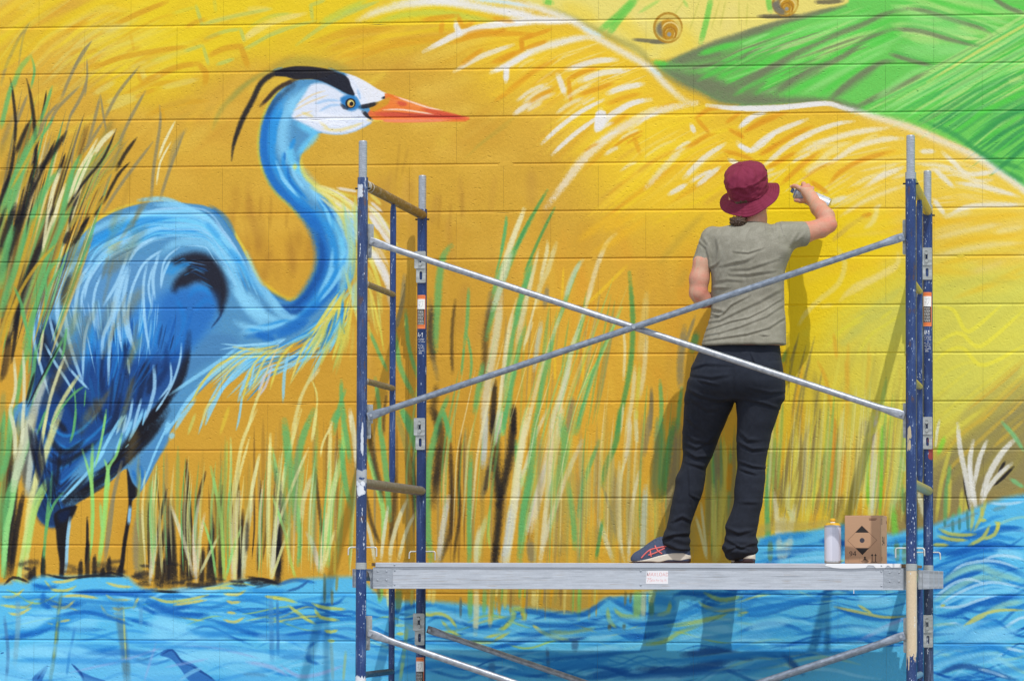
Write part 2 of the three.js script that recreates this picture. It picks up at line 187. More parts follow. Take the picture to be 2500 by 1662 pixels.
s(102,87,1,.7,.35,.64,.56,[950,3848,1060,3834,1220,3839],[968,3972,1122,3951,1245,3906]);
s(103,16,.67,.9,.35,.75,.96,[1060,3704,1183,3777,1306,3850,1465,3937,1673,4055]);
s(93,36,1,.6,.35,.64,.56,[1183,3938,1306,3905,1343,3893],[1397,3700,1464,3718],[1354,3503,1464,3558]);
s(97,29,.9,.7,.35,.64,.56,[1041,3538,1152,3493,1243,3431,1341,3349,1463,3268],[1256,3418,1341,3374,1463,3330],[1396,3318,1463,3281]);
s(94,25,.78,.8,.35,.64,.56,[955,3557,1090,3494,1219,3431],[1292,3455,1397,3521,1464,3564]);
f(104,1.9,.8,.2,[1011,3674,1023,3668,1020,3662]);
s(105,41,1,.7,.35,.64,.56,[-567,4049,-417,3978,-291,3914,-166,3856,-104,3787,-10,3723]);
s(56,39,.9,.8,.35,.81,.81,[-731,4089,-574,4031,-442,3979,-329,3902,-216,3838,-122,3781,-41,3699,34,3636,83,3626]);
s(106,22,1,.6,.35,.64,.56,[-404,3953,-316,3914],[-116,3781,-66,3743]);
s(56,25,.45,.95,.35,.68,.75,[127,3616,245,3602,431,3599,295,3600,443,3603,629,3618,691,3603,740,3589]);
s(56,38,1,.6,.35,.75,1,[654,3615,740,3589,851,3555,986,3512,1121,3453,1256,3390,1365,3315,1463,3244,1669,3082]);
s(107,65,1,.6,.35,.64,.56,[783,3559,906,3533,1029,3494,1182,3419,1335,3312]);
s(56,41,.78,.85,.35,.64,.56,[-793,3776,-730,3795,-605,3862,-417,3909,-341,3902],[-794,4034,-681,4020,-586,3993,-442,3979],[-794,3971,-636,3988,-479,3979]);
s(56,29,.5,.85,.35,.81,.68,[-730,3795,-733,3726],[-473,3773,-354,3809,-254,3814],[-416,3722,-322,3758,-210,3769],[-510,3754,-479,3669],[-297,3671,-228,3695,-141,3709]);
s(56,29,.78,.6,.35,.64,.56,[-698,3587,-623,3637,-523,3673]);
s(56,23,.5,.95,.5,.64,.56,[-579,3458,-510,3523,-416,3591,-310,3646],[-535,3411,-447,3491,-328,3577]);
s(56,30,.5,.95,.5,.86,.68,[-328,3602,-341,3518,-291,3571,-197,3626,-110,3643]);
f(56,5,1,.2,[-347,3590,-306,3596,-306,3546,-346,3515]);
s(108,44,.67,.85,.7,.64,.56,[-559,3186,-478,3292,-384,3409,-259,3508,-103,3587,83,3626]);
s(56,33,.78,.6,.7,.64,.56,[-134,3264,-53,3356,28,3436]);
s(56,26,.5,.85,.5,.64,.56,[28,3306,115,3392,208,3453],[84,3274,183,3354],[59,3536,77,3498],[257,3459,319,3421,431,3507],[220,3385,270,3359],[264,3521,332,3570],[-35,3238,40,3281]);
s(52,22,.5,.8,.35,.64,.56,[-661,3906,-630,3919,-536,3949],[-665,3906,-664,3856],[-649,3869,-555,3899],[-768,3808,-636,3875],[-466,3735,-416,3759,-341,3780],[-463,3735,-454,3635],[-416,3666,-272,3714],[-794,3933,-731,3951]);
s(52,26,.78,.6,.35,.64,.56,[-303,3621,-228,3651,-153,3669],[-291,3533,-210,3582],[-184,3488,-159,3413],[-730,3688,-605,3774,-517,3817],[-794,4002,-699,3982]);
s(52,22,.67,.75,.35,.64,.56,[77,3560,133,3597,183,3603],[83,3560,139,3497],[139,3497,40,3436],[208,3540,270,3583],[220,3515,282,3477],[288,3502,363,3539,431,3563],[195,3422,270,3403,332,3378],[350,3402,431,3451]);
s(109,25,1,.4,.35,.64,.56,[-259,3383,-178,3438],[-166,3332,-103,3382],[-353,3197,-228,3302],[115,3193,208,3254]);
s(56,26,.5,.85,.45,.64,.56,[270,3521,307,3558,381,3585],[313,3427,412,3495,555,3552],[257,3447,313,3421],[363,3352,505,3463,660,3526,752,3541]);
s(56,29,.78,.7,.5,.64,.56,[505,3401,629,3461,765,3494,888,3508],[653,3368,764,3435,875,3465,955,3467],[795,3262,875,3310,955,3344],[629,3189,721,3225]);
s(56,26,.67,.8,.35,.64,.56,[1121,3407,1170,3363,1231,3313,1353,3325],[1084,3339,1170,3258],[1182,3277,1304,3257,1444,3216],[1029,3411,1090,3410],[1139,3132,1243,3178,1463,3182],[1084,3210,1132,3142]);
s(56,22,.9,.5,.35,.64,.56,[906,3292,967,3316],[832,3169,863,3187],[1243,3282,1335,3288],[1010,3359,1121,3351,1206,3314]);
s(52,25,.67,.75,.35,.64,.56,[288,3502,381,3557,468,3581],[369,3408,474,3475,579,3524],[381,3346,505,3413],[443,3277,536,3363,604,3412],[257,3502,282,3477]);
s(52,26,.67,.8,.35,.64,.56,[647,3275,690,3325,789,3379,924,3415],[567,3289,641,3238],[782,3138,826,3150]);
s(53,32,1,.6,.35,.64,.56,[690,3232,813,3268,955,3297],[721,3163,844,3187],[875,3397,955,3409],[1133,3228,1243,3209,1426,3213],[844,3125,955,3162]);
s(110,22,.9,.5,.35,.64,.56,[850,3175,838,3125],[690,3195,789,3249]);
s(111,25,.78,.6,.35,.64,.56,[850,3175,832,3119,795,3089],[659,2768,603,2756]);
s(112,22,.67,.8,.35,.64,.56,[665,3034,702,3077,801,3144],[659,3040,727,3089]);
s(113,28,.67,.75,.5,.81,.68,[684,3003,711,2941,684,2855,603,2787,548,2732,517,2683]);
s(114,29,.78,.65,.5,.64,.56,[936,2983,924,2921,813,2860,727,2805],[690,2781,751,2842,844,2885,936,2940]);
s(115,44,1,.6,.35,.64,.56,[751,2706,843,2755,960,2841],[726,2632,813,2706,936,2755],[689,2596,782,2663]);
s(116,17,.67,.7,.35,.64,.56,[628,2583,727,2682,813,2731],[763,2552,813,2632,874,2675,960,2730],[659,2614,702,2663,788,2700],[862,2706,911,2742]);
s(117,32,.9,.55,.35,.64,.56,[1089,2926,1212,2956,1462,2979],[1089,3000,1242,3036,1462,3059],[1168,2790,1303,2839,1462,2887],[1242,2814,1462,2918],[1083,3093,1181,3117,1463,3145]);
s(118,32,.9,.6,.35,.64,.56,[1089,3043,1242,3079,1365,3103],[1340,3066,1462,3090],[1120,3136,1243,3153],[1089,2969,1303,3011,1462,3022]);
s(78,44,1,.5,.35,.64,.56,[1089,2828,1272,2864,1462,2850],[1119,2717,1242,2778,1461,2789],[1107,2631,1242,2753],[1272,2642,1461,2789]);
s(119,19,.67,.75,.35,.64,.56,[1107,2754,1168,2741,1217,2655,1266,2673,1364,2758],[1094,2594,1144,2631,1199,2643,1266,2587,1339,2630,1461,2740]);
s(119,20,.67,.75,.35,.64,.56,[1094,2532,1143,2569,1205,2581,1272,2513,1339,2525,1461,2592]);
s(119,17,.67,.6,.35,.64,.56,[1106,2446,1149,2489,1229,2520,1302,2507],[1088,2373,1241,2495],[1179,2336,1332,2458,1424,2537],[1118,2299,1216,2385]);
s(120,51,1,.6,.35,.64,.56,[1460,2513,1363,2415,1240,2323,1179,2262],[1460,2445,1301,2292],[1460,2366,1362,2262]);
s(121,19,.67,.8,.35,.64,.56,[1461,2537,1363,2452,1216,2335],[1460,2470,1332,2347,1265,2274],[1460,2390,1393,2323],[1460,2310,1362,2225]);
s(122,12,.9,.6,.35,.64,.56,[585,2633,554,2510,535,2386,517,2221],[548,2596,505,2417,480,2221],[517,2646,486,2510,468,2387],[616,2491,585,2325,572,2221],[566,2541,529,2417,504,2263],[505,2603,480,2522]);
s(123,22,.9,.6,.35,.64,.56,[597,2528,628,2460,652,2349,677,2221],[726,2602,720,2417,726,2294],[812,2601,812,2515,794,2386],[665,2645,677,2540],[714,2534,726,2417]);
s(124,16,.67,.7,.35,.64,.56,[941,2545,910,2447,873,2263],[849,2656,812,2552],[800,2570,788,2417,781,2263],[689,2540,658,2386],[953,2447,935,2262],[874,2533,843,2386]);
s(125,19,.78,.6,.35,.64,.56,[461,2572,449,2522],[874,2416,864,2324,861,2221],[886,2459,867,2324]);
s(126,15,.5,.7,.35,.64,.56,[830,2312,836,2221],[812,2275,812,2221]);
s(127,17,1,.4,.35,.64,.56,[443,2597,412,2222],[474,2646,461,2510]);
s(16,87,1,.6,.35,.64,.56,[-2451,4063,-2233,4104,-1976,4107],[-2412,3974,-2200,4041,-1912,4062,-1688,4078],[-2295,3871,-2103,3938,-1879,3992,-1688,4015],[-2199,3825,-2039,3880,-1911,3904]);
s(1,25,.5,.7,.35,.86,.86,[-2023,3855,-1956,3885,-1885,3894],[-1885,3894,-1853,3805],[-2295,3757,-2167,3806,-2070,3820],[-2070,3820,-2037,3779,-2041,3735],[-2444,3987,-2361,4030,-2207,4091],[-2552,3798,-2424,3847,-2263,3877,-2129,3894]);
s(48,17,.5,.7,.35,.86,.81,[-2039,3928,-1956,3958,-1886,3967],[-1886,3967,-1869,3916],[-2082,4071,-2056,3991],[-2129,3875,-2052,3899],[-2049,3893,-2026,3817],[-1987,3816,-1917,3838],[-2059,3988,-1912,4024,-1752,4053]);
f(128,140.2,.5,.2,[741,2669,1034,2840,1564,2854,1562,2391,1118,2186,826,2100,689,2324]);
s(129,19,.67,.75,.35,.64,.56,[1107,2754,1168,2741,1217,2655,1266,2673,1364,2758],[1094,2594,1144,2631,1199,2643,1266,2587,1339,2630,1461,2740],[1094,2532,1143,2569,1205,2581,1272,2513,1339,2525,1461,2592]);
f(130,70.1,.6,.2,[1562,2442,1358,2323,1169,2169,998,1980,997,1826,1254,1963,1561,2066]);
s(131,16,.67,.7,.35,.64,.56,[1460,2519,1363,2433,1228,2323],[1460,2445,1338,2329,1277,2262],[1460,2366,1393,2298]);
n([132,133,134,94],[21,3742,257,3857,629,3983],[257,3633,567,3766,938,3892],36,6,16,.3,.6,.2,.45,14,.7,.6);
n([135,136,92],[752,3596,1060,3754,1551,4007],[1121,3456,1366,3614,1611,3747],40,5,14,.3,.6,.2,.45,14,.7,.6);
s(56,25,.45,.95,.35,.68,.75,[127,3616,245,3602,431,3599,295,3600,443,3603,629,3618,691,3603,740,3589]);
s(56,32,1,.5,.35,.75,1,[654,3615,740,3589,851,3555,986,3512,1121,3453,1256,3390,1365,3315,1463,3244,1669,3082]);
s(56,20,.67,.53,.55,.68,.75,[-480,3647,-424,3685,-369,3708]);
s(56,16,.67,.52,.55,.68,.75,[-241,3339,-205,3364,-169,3378]);
s(56,21,.67,.72,.55,.68,.75,[-685,3644,-622,3688,-558,3714]);
s(56,22,.67,.52,.55,.68,.75,[-258,3581,-205,3618,-153,3639]);
s(56,17,.67,.7,.55,.68,.75,[-6,3427,27,3450,59,3463]);
s(56,15,.67,.69,.55,.68,.75,[-174,3534,-122,3569,-70,3590]);
s(137,16,.67,.61,.55,.68,.75,[-681,3783,-646,3808,-610,3822]);
s(56,19,.67,.59,.55,.68,.75,[-243,3472,-203,3499,-163,3516]);
s(52,15,.67,.84,.55,.68,.75,[-278,3437,-212,3482,-147,3509]);
s(56,21,.67,.65,.55,.68,.75,[-659,3638,-598,3680,-538,3704]);
s(52,15,.67,.62,.55,.68,.75,[63,3440,114,3476,165,3496]);
s(56,21,.67,.67,.55,.68,.75,[-307,3409,-278,3429,-248,3441]);
s(137,22,.67,.79,.55,.68,.75,[-194,3549,-137,3588,-79,3612]);
s(56,21,.67,.62,.55,.68,.75,[-514,3590,-457,3629,-401,3652]);
s(52,13,.67,.59,.55,.68,.75,[-217,3453,-181,3478,-145,3493]);
s(52,16,.67,.6,.55,.68,.75,[-397,3424,-367,3445,-337,3457]);
s(52,22,.67,.74,.55,.68,.75,[-634,3634,-582,3669,-531,3690]);
s(56,14,.67,.58,.55,.68,.75,[-406,3620,-376,3641,-346,3653]);
s(56,13,.67,.69,.55,.68,.75,[-326,3469,-288,3495,-250,3511]);
s(137,21,.67,.73,.55,.68,.75,[-214,3509,-182,3531,-151,3544]);
s(137,16,.67,.64,.55,.68,.75,[-138,3398,-73,3443,-8,3469]);
s(56,22,.67,.65,.55,.68,.75,[-640,3600,-611,3620,-581,3632]);
s(137,13,.67,.54,.55,.68,.75,[-636,3607,-605,3628,-574,3640]);
s(137,15,.67,.72,.55,.68,.75,[-456,3663,-391,3708,-325,3735]);
s(56,20,.67,.85,.55,.68,.75,[61,3289,108,3321,156,3341]);
s(56,19,.67,.76,.55,.68,.75,[-334,3513,-304,3534,-274,3546]);
s(56,20,.67,.63,.55,.68,.75,[548,3323,601,3357,653,3376]);
s(137,14,.67,.68,.55,.68,.75,[375,3361,406,3381,437,3393]);
s(56,15,.67,.53,.55,.68,.75,[320,3272,373,3307,426,3326]);
s(137,19,.67,.79,.55,.68,.75,[580,3360,638,3398,696,3419]);
s(137,19,.67,.52,.55,.68,.75,[754,3263,820,3306,885,3330]);
s(52,16,.67,.52,.55,.68,.75,[535,3299,609,3347,683,3374]);
s(137,20,.67,.78,.55,.68,.75,[609,3388,675,3431,740,3454]);
s(56,15,.67,.62,.55,.68,.75,[494,3443,534,3469,574,3483]);
s(137,15,.67,.68,.55,.68,.75,[868,3324,897,3344,927,3355]);
s(137,18,.67,.62,.55,.68,.75,[763,3438,809,3469,856,3486]);
s(137,15,.67,.59,.55,.68,.75,[380,3296,424,3325,469,3341]);
s(56,12,.67,.66,.55,.68,.75,[838,3295,875,3320,912,3333]);
s(137,20,.67,.68,.55,.68,.75,[536,3329,593,3367,650,3387]);
s(56,19,.67,.7,.55,.68,.75,[490,3368,525,3391,561,3404]);
s(56,19,.67,.52,.55,.68,.75,[344,3307,380,3330,416,3343]);
s(137,14,.67,.64,.55,.68,.75,[427,3419,468,3446,508,3461]);
s(1,23,.56,.64,.35,.81,.81,[-2125,3979,-2082,4000,-2039,4013]);
s(1,21,.56,.56,.35,.81,.81,[-2331,3728,-2284,3750,-2237,3765]);
s(1,24,.56,.44,.35,.81,.81,[-2634,3868,-2606,3882,-2577,3891]);
s(1,19,.56,.56,.35,.81,.81,[-2552,3809,-2526,3822,-2499,3830]);
s(45,17,.56,.46,.35,.81,.81,[-2285,3752,-2259,3764,-2233,3772]);
s(1,24,.56,.67,.35,.81,.81,[-2627,3978,-2591,3995,-2556,4006]);
s(45,18,.56,.48,.35,.81,.81,[-2368,3804,-2332,3822,-2295,3833]);
s(1,23,.56,.66,.35,.81,.81,[-2326,3739,-2289,3757,-2253,3768]);
s(1,25,.56,.44,.35,.81,.81,[-2050,3915,-2012,3934,-1974,3946]);
s(1,20,.56,.46,.35,.81,.81,[-2564,3868,-2539,3880,-2514,3888]);
s(45,23,.56,.51,.35,.81,.81,[-2467,3963,-2423,3984,-2379,3998]);
s(45,26,.56,.52,.35,.81,.81,[-2491,3963,-2455,3980,-2419,3991]);
s(1,23,.56,.7,.35,.81,.81,[-2348,3675,-2302,3697,-2257,3711]);
s(1,23,.56,.41,.35,.81,.81,[-2390,3869,-2357,3885,-2325,3895]);
s(19,109,1,.4,.35,.64,.56,[653,3028,690,2929,659,2805],[764,3114,788,3002,813,2891],[875,3137,899,3001],[604,2880,603,2726,566,2633]);
s(113,25,.67,.7,.5,.81,.68,[684,3003,711,2941,684,2855,603,2787,548,2732,517,2683]);
s(138,25,.78,.6,.5,.64,.56,[936,2983,924,2921,813,2860,727,2805],[850,3175,832,3119,795,3089],[690,2781,751,2842,844,2885,936,2940]);
s(139,25,.9,.65,.55,.64,.56,[641,3356,752,3429,875,3459,961,3464],[789,3256,875,3310,961,3347],[530,3388,653,3461,789,3503,900,3514],[690,3139,813,3212,961,3266],[1023,3322,1133,3333,1243,3289,1365,3226]);
s(140,19,1,.7,.35,.64,.56,[-2770,2812,-2720,2919,-2624,3039,-2522,3140,-2419,3196,-2317,3226]);
s(141,16,.9,.8,.35,.64,.56,[-1970,3173,-1906,3087,-1855,2999,-1813,2914,-1777,2857]);
s(142,25,1,.8,.35,.64,.56,[-1790,2888,-1752,2851,-1701,2813,-1656,2800,-1612,2823,-1580,2865,-1555,2918,-1543,2975]);
s(143,17,1,.85,.35,.64,.56,[-1556,3102,-1626,3159,-1671,3208,-1719,3249,-1767,3319,-1796,3388,-1806,3470,-1795,3555,-1763,3640,-1715,3704,-1648,3746]);
f(144,5,1,.2,[-2791,2585,-2786,2711,-2767,2806,-2720,2913,-2624,3033,-2522,3133,-2419,3189,-2317,3218,-2227,3228,-2131,3219,-2035,3206,-1970,3166,-1912,3084,-1861,2996,-1822,2914,-1784,2857,-1726,2813,-1707,2803,-1662,2792,-1612,2815,-1574,2861,-1547,2918,-1534,2975,-1535,3056,-1548,3088,-1601,3148,-1652,3208,-1562,3102,-1620,3164,-1665,3214,-1709,3249,-1761,3319,-1790,3388,-1799,3470,-1788,3555,-1756,3637,-1712,3699,-1642,3743,-1553,3748,-1413,3765,-1311,3582,-1361,3532,-1425,3511,-1475,3508,-1545,3514,-1583,3478,-1609,3440,-1622,3402,-1620,3365,-1589,3314,-1551,3276,-1474,3206,-1417,3143,-1385,3100,-1382,3143,-1381,2942,-1409,2855,-1497,2724,-1586,2658,-1693,2602,-1852,2559,-1712,2556,-1871,2531,-1966,2488,-2062,2400,-2125,2331,-2188,2226,-2242,2109,-2302,1990,-2332,1957,-2361,1946,-2371,2076,-2439,2027,-2514,1975,-2597,1923,-2612,1879,-2687,1827,-2733,1840,-2768,1886,-2803,2035,-2843,2184,-2874,2333,-2806,2396]);
n([145,146,147,148],[-2719,2812,-2573,3051,-2291,3200,-2034,3186,-1880,3002,-1790,2807],[-2571,2811,-2444,3006,-2239,3080,-2047,3073,-1931,2940,-1866,2770],46,9,25,.45,.85,.25,.6,14,.6,.4);
s(147,41,.78,.8,.35,.64,.56,[-2521,3044,-2431,3101,-2323,3144,-2175,3162],[-2380,3094,-2258,3118,-2162,3130],[-2354,3056,-2239,3093,-2098,3092,-2040,3066],[-2572,3007,-2521,3057,-2444,3107]);
s(145,39,.9,.75,.35,.64,.56,[-2611,3007,-2547,3089,-2419,3151,-2291,3175,-2130,3168,-2021,3129,-1931,3034,-1880,2939],[-1982,2971,-1905,2883,-1828,2769,-1713,2719]);
s(145,26,.67,.85,.35,.64,.56,[-2373,3031,-2316,3081,-2213,3118,-2079,3117],[-2259,3213,-2131,3205,-2034,3154,-1970,3085],[-2330,3232,-2227,3238,-2131,3212]);
s(145,51,.9,.75,.35,.64,.56,[-2225,3004,-2174,3042,-2098,3054,-2002,3028,-1931,2977,-1873,2901],[-1905,2858,-1840,2757,-1764,2687]);
s(145,44,.9,.7,.35,.64,.56,[-2661,2862,-2623,2938,-2572,3001],[-1872,2657,-1776,2681,-1675,2687],[-1904,2707,-1808,2669,-1674,2662]);
s(147,32,.9,.5,.35,.64,.56,[-1906,3002,-1828,2882,-1758,2800],[-1931,3021,-1880,2958],[-2034,3135,-1970,3066]);
s(149,19,1,.6,.35,.64,.56,[-2463,3025,-2399,3056],[-2469,3006,-2418,3031]);
s(150,29,.9,.7,.35,.64,.56,[-2015,3205,-1951,3154,-1906,3078],[-1790,2857,-1739,2819,-1675,2794]);
f(151,31.3,.8,.2,[-2598,2950,-2482,2962,-2289,2980,-2212,2948,-2211,2771,-2287,2709,-2480,2697,-2622,2736,-2642,2862]);
f(152,43.8,.8,.2,[-2608,2647,-2160,2859,-2013,2871,-1981,2732,-2095,2582,-2222,2520,-2542,2395,-2594,2521]);
f(153,37.5,.85,.2,[-2594,2509,-2158,2557,-2170,2425,-2285,2331,-2509,2269,-2618,2269,-2703,2395,-2652,2458]);
f(154,25,.7,.2,[-2782,2617,-2718,2711,-2653,2648,-2594,2490,-2541,2269,-2476,2226,-2733,2227,-2793,2364]);
f(155,18.8,.8,.2,[-2012,2657,-1904,2644,-1903,2594,-2062,2507,-2157,2407,-2120,2526,-2075,2582]);
f(156,18.8,.85,.2,[-2775,2333,-2441,2332,-2455,2228,-2591,2087,-2696,1916,-2749,1946,-2796,2109]);
n([147,150,156],[-2545,2773,-2543,2584,-2568,2395],[-2064,2771,-2127,2582,-2349,2363],50,9,23,.35,.7,.2,.5,14,.6,.4);
n([154,157,156,147],[-2620,2490,-2567,2364,-2515,2226],[-2190,2551,-2285,2394,-2399,2226],40,8,21,.4,.8,.25,.6,14,.6,.4);
n([145,144,158],[-2661,2824,-2635,2736,-2608,2647],[-2256,2860,-2262,2759,-2287,2646],26,5,11,.35,.7,.4,.8,14,.6,.4);
f(159,18.8,1,.2,[-2193,2960,-2148,2991,-2078,3007,-2014,2990,-1969,2940,-1940,2877,-1935,2820,-1949,2776,-1967,2742,-1987,2802,-2007,2839,-2033,2868,-2071,2881,-2116,2859,-2148,2852,-2163,2833,-2179,2840,-2173,2872,-2154,2903,-2116,2941]);
n([147,150,160],[-2193,2948,-2129,2979,-2033,2972],[-2141,2884,-2078,2915,-1981,2858],14,4,9,.3,.6,.2,.5,14,.8,.4);
s(147,32,.9,.7,.35,.64,.56,[-2193,2910,-2148,2947,-2097,2960],[-2174,2966,-2212,2916]);
s(147,29,.9,.8,.35,.64,.56,[-2109,2809,-2077,2846,-2032,2846,-2007,2808],[-2077,2758,-2032,2802,-1994,2783],[-2160,2809,-2128,2733,-2134,2670]);
s(154,12,1,.7,.35,.64,.56,[-1952,2783,-1968,2732,-2006,2682]);
s(157,44,.9,.8,.35,.64,.56,[-2630,2919,-2648,2849,-2657,2786],[-2756,2680,-2717,2553,-2651,2427],[-2710,2471,-2645,2376]);
s(154,36,.9,.75,.35,.64,.56,[-2718,2724,-2685,2648,-2659,2597],[-2383,2627,-2382,2533,-2375,2457],[-2479,2584,-2484,2395],[-2204,2614,-2206,2501,-2279,2394],[-2568,2395,-2515,2294],[-2658,2427,-2592,2282,-2566,2226],[-2775,2585,-2735,2471]);
s(157,32,.78,.85,.35,.64,.56,[-2280,2545,-2305,2438,-2330,2344],[-2248,2507,-2285,2394],[-2516,2376,-2477,2282],[-2401,2395,-2438,2269,-2476,2226]);
s(157,46,.67,.95,.35,.6,.91,[-2102,2664,-2117,2551,-2145,2457,-2208,2369,-2310,2250,-2412,2143]);
s(157,44,.67,.95,.35,.64,.56,[-2189,2375,-2253,2313,-2348,2226],[-2234,2331,-2284,2269]);
f(161,56.3,.55,.2,[-2717,2597,-2543,2559,-2286,2558,-2139,2582,-2171,2469,-2253,2375,-2438,2226,-2714,2227,-2773,2396]);
f(162,31.3,.5,.2,[-2211,2822,-2020,2840,-1981,2770,-2076,2607,-2171,2532,-2235,2608]);
n([150,156,154,147],[-2609,2736,-2569,2584,-2542,2395],[-2128,2733,-2171,2582,-2317,2394],36,5,13,.35,.65,.2,.45,14,.7,.4);
n([145,163,146],[-2719,2774,-2546,3007,-2290,3137,-2034,3129,-1905,2971],[-2609,2773,-2417,2949,-2238,3036,-2034,3035,-1930,2883],22,5,9,.35,.65,.2,.5,14,.6,.4);
n([145,164],[-2661,2774,-2627,2647,-2568,2471],[-2237,2834,-2249,2677,-2280,2520],22,4,8,.35,.65,.3,.6,14,.5,.4);
s(163,25,.56,.85,.3,.75,.51,[-2611,2963,-2661,2887,-2683,2805,-2673,2673,-2653,2648]);
s(163,18,.56,.85,.3,.75,.51,[-2533,2962,-2584,2887,-2603,2773,-2608,2679]);
s(163,14,.56,.85,.3,.75,.51,[-2527,2943,-2571,2836,-2577,2761],[-2488,2975,-2546,2887,-2564,2805],[-2491,2912,-2519,2836,-2525,2742,-2515,2672]);
s(163,18,.56,.85,.3,.75,.51,[-2373,3006,-2417,2886,-2480,2779]);
s(163,21,.56,.85,.3,.75,.51,[-2373,2949,-2423,2836,-2442,2735,-2479,2647,-2485,2552]);
s(163,19,.56,.85,.3,.75,.51,[-2379,2942,-2416,2810,-2441,2678,-2453,2571,-2455,2439]);
s(163,22,.56,.85,.3,.75,.51,[-2366,2942,-2391,2810,-2377,2678,-2338,2577]);
s(163,15,.56,.85,.3,.75,.51,[-2315,2948,-2359,2835,-2371,2716,-2338,2577],[-2404,2810,-2416,2709,-2396,2583],[-2289,2961,-2305,2860,-2297,2709,-2274,2570]);
s(163,12,.56,.85,.3,.75,.51,[-2263,2948,-2282,2860,-2269,2772]);
s(163,17,.56,.85,.3,.75,.51,[-2238,3005,-2263,2898,-2253,2803]);
s(163,14,.56,.85,.3,.75,.51,[-2187,2979,-2218,2910,-2228,2853]);
s(163,11,.56,.85,.3,.75,.51,[-2149,3029,-2212,2973,-2231,2866]);
s(163,14,.56,.85,.3,.75,.51,[-2225,3017,-2302,2961,-2340,2885]);
s(163,17,.56,.85,.3,.75,.51,[-2251,3074,-2328,3030,-2373,2961]);
s(163,18,.56,.85,.3,.75,.51,[-2648,2780,-2641,2679,-2607,2553,-2561,2433]);
s(163,15,.56,.85,.3,.75,.51,[-2718,2736,-2692,2635,-2652,2559,-2626,2502],[-2538,2729,-2563,2628,-2568,2458],[-2742,2856,-2764,2787,-2756,2667],[-2786,2718,-2782,2617,-2749,2503,-2716,2396]);
s(163,14,.56,.85,.3,.75,.51,[-2737,2616,-2691,2534,-2639,2458,-2606,2402]);
s(163,28,.56,.85,.3,.75,.51,[-2713,2837,-2674,2900,-2623,2950]);
s(163,12,.56,.85,.3,.75,.51,[-2370,2552,-2363,2483]);
s(163,19,.56,.85,.3,.75,.51,[-2257,2520,-2253,2426,-2278,2331,-2304,2269]);
s(163,12,.56,.85,.3,.75,.51,[-2184,2532,-2183,2444,-2234,2375],[-2136,2614,-2145,2532,-2183,2425,-2246,2325]);
s(163,14,.56,.85,.3,.75,.51,[-2394,2300,-2412,2244,-2419,2226]);
s(163,12,.56,.85,.3,.75,.51,[-2374,2307,-2393,2226]);
s(163,15,.56,.85,.3,.75,.51,[-2349,2376,-2361,2300,-2387,2226],[-2311,2376,-2336,2281,-2348,2226]);
s(163,12,.56,.85,.3,.75,.51,[-2215,2369,-2246,2325]);
s(163,14,.56,.85,.3,.75,.51,[-2626,2509,-2594,2471,-2542,2420]);
n([147,154,157,156],[-2775,2243,-2675,2139,-2531,2243],[-2742,2020,-2673,1916,-2560,2035],22,9,19,.4,.8,.3,.7,14,.6,.4);
s(147,17,.78,.6,.35,.64,.56,[-2683,2198,-2622,2161,-2531,2213,-2441,2302],[-2729,2288,-2653,2221,-2577,2243,-2501,2317],[-2712,2050,-2652,2087,-2546,2154,-2455,2228]);
s(157,34,.78,.75,.35,.64,.56,[-2729,2243,-2675,2161,-2622,2154,-2561,2198],[-2720,2124,-2659,2102,-2584,2139,-2501,2198],[-2684,2288,-2638,2236]);
s(157,60,.56,.97,.35,.91,.81,[-2206,2331,-2273,2228,-2364,2139,-2469,2050,-2575,1968,-2635,1923],[-2289,2242,-2394,2139]);
s(157,43,.78,.8,.35,.64,.56,[-2545,2050,-2605,1983,-2665,1916],[-2394,2153,-2439,2087]);
f(165,7.4,.95,.2,[-2198,2265,-2258,2190,-2348,2094,-2363,2087,-2325,1983,-2295,2012,-2242,2109,-2190,2198]);
s(150,26,.9,.7,.35,.64,.56,[-2348,2072,-2317,2005],[-2318,2094,-2302,2035]);
s(145,12,.5,.9,.35,.64,.56,[-2191,2272,-2243,2161,-2272,2087,-2310,1990]);
s(145,17,.5,.9,.35,.64,.56,[-2448,2220,-2500,2116,-2568,2035,-2658,1942],[-2395,2302,-2440,2228,-2470,2168],[-2350,2287,-2379,2213],[-2304,2332,-2319,2287,-2364,2198],[-2398,2213,-2424,2139],[-2500,2109,-2470,2161]);
s(145,10,.5,.9,.35,.64,.56,[-2380,2309,-2402,2272],[-2364,2183,-2379,2168],[-2289,2332,-2304,2265]);
f(166,16.3,.9,.2,[-2842,2109,-2796,2087,-2727,2020,-2666,1931,-2620,1916,-2604,1886,-2672,1827,-2733,1836,-2768,1879,-2803,1975]);
n([157,154,156,147],[-2811,2072,-2757,1975,-2711,1871],[-2674,2020,-2673,1946,-2650,1886],18,6,13,.4,.7,.3,.7,14,.7,.4);
s(145,10,.5,.8,.35,.64,.56,[-2658,1942,-2605,1998,-2560,2042]);
f(157,5.9,1,.2,[-2688,1886,-2620,1916,-2589,1916,-2619,1849,-2630,1797,-2634,1738,-2639,1678,-2646,1612,-2664,1612,-2664,1678,-2675,1745,-2681,1812]);
f(154,10.4,.8,.2,[-2673,1886,-2620,1901,-2635,1857,-2665,1849]);
f(157,5.2,1,.2,[-2371,2079,-2348,2020,-2317,1983,-2328,1961,-2346,1946,-2353,1872,-2365,1797,-2374,1738,-2379,1679,-2390,1620,-2404,1627,-2395,1701,-2387,1768,-2373,1849,-2364,1916,-2366,1983]);
s(167,17,.5,.95,.35,.91,.81,[-2619,1868,-2628,1797,-2632,1738,-2635,1664,-2640,1634],[-2356,1916,-2362,1842]);
s(157,14,.5,.9,.35,.64,.56,[-2732,1745,-2739,1678,-2742,1619],[-2544,1871,-2543,1753,-2550,1664]);
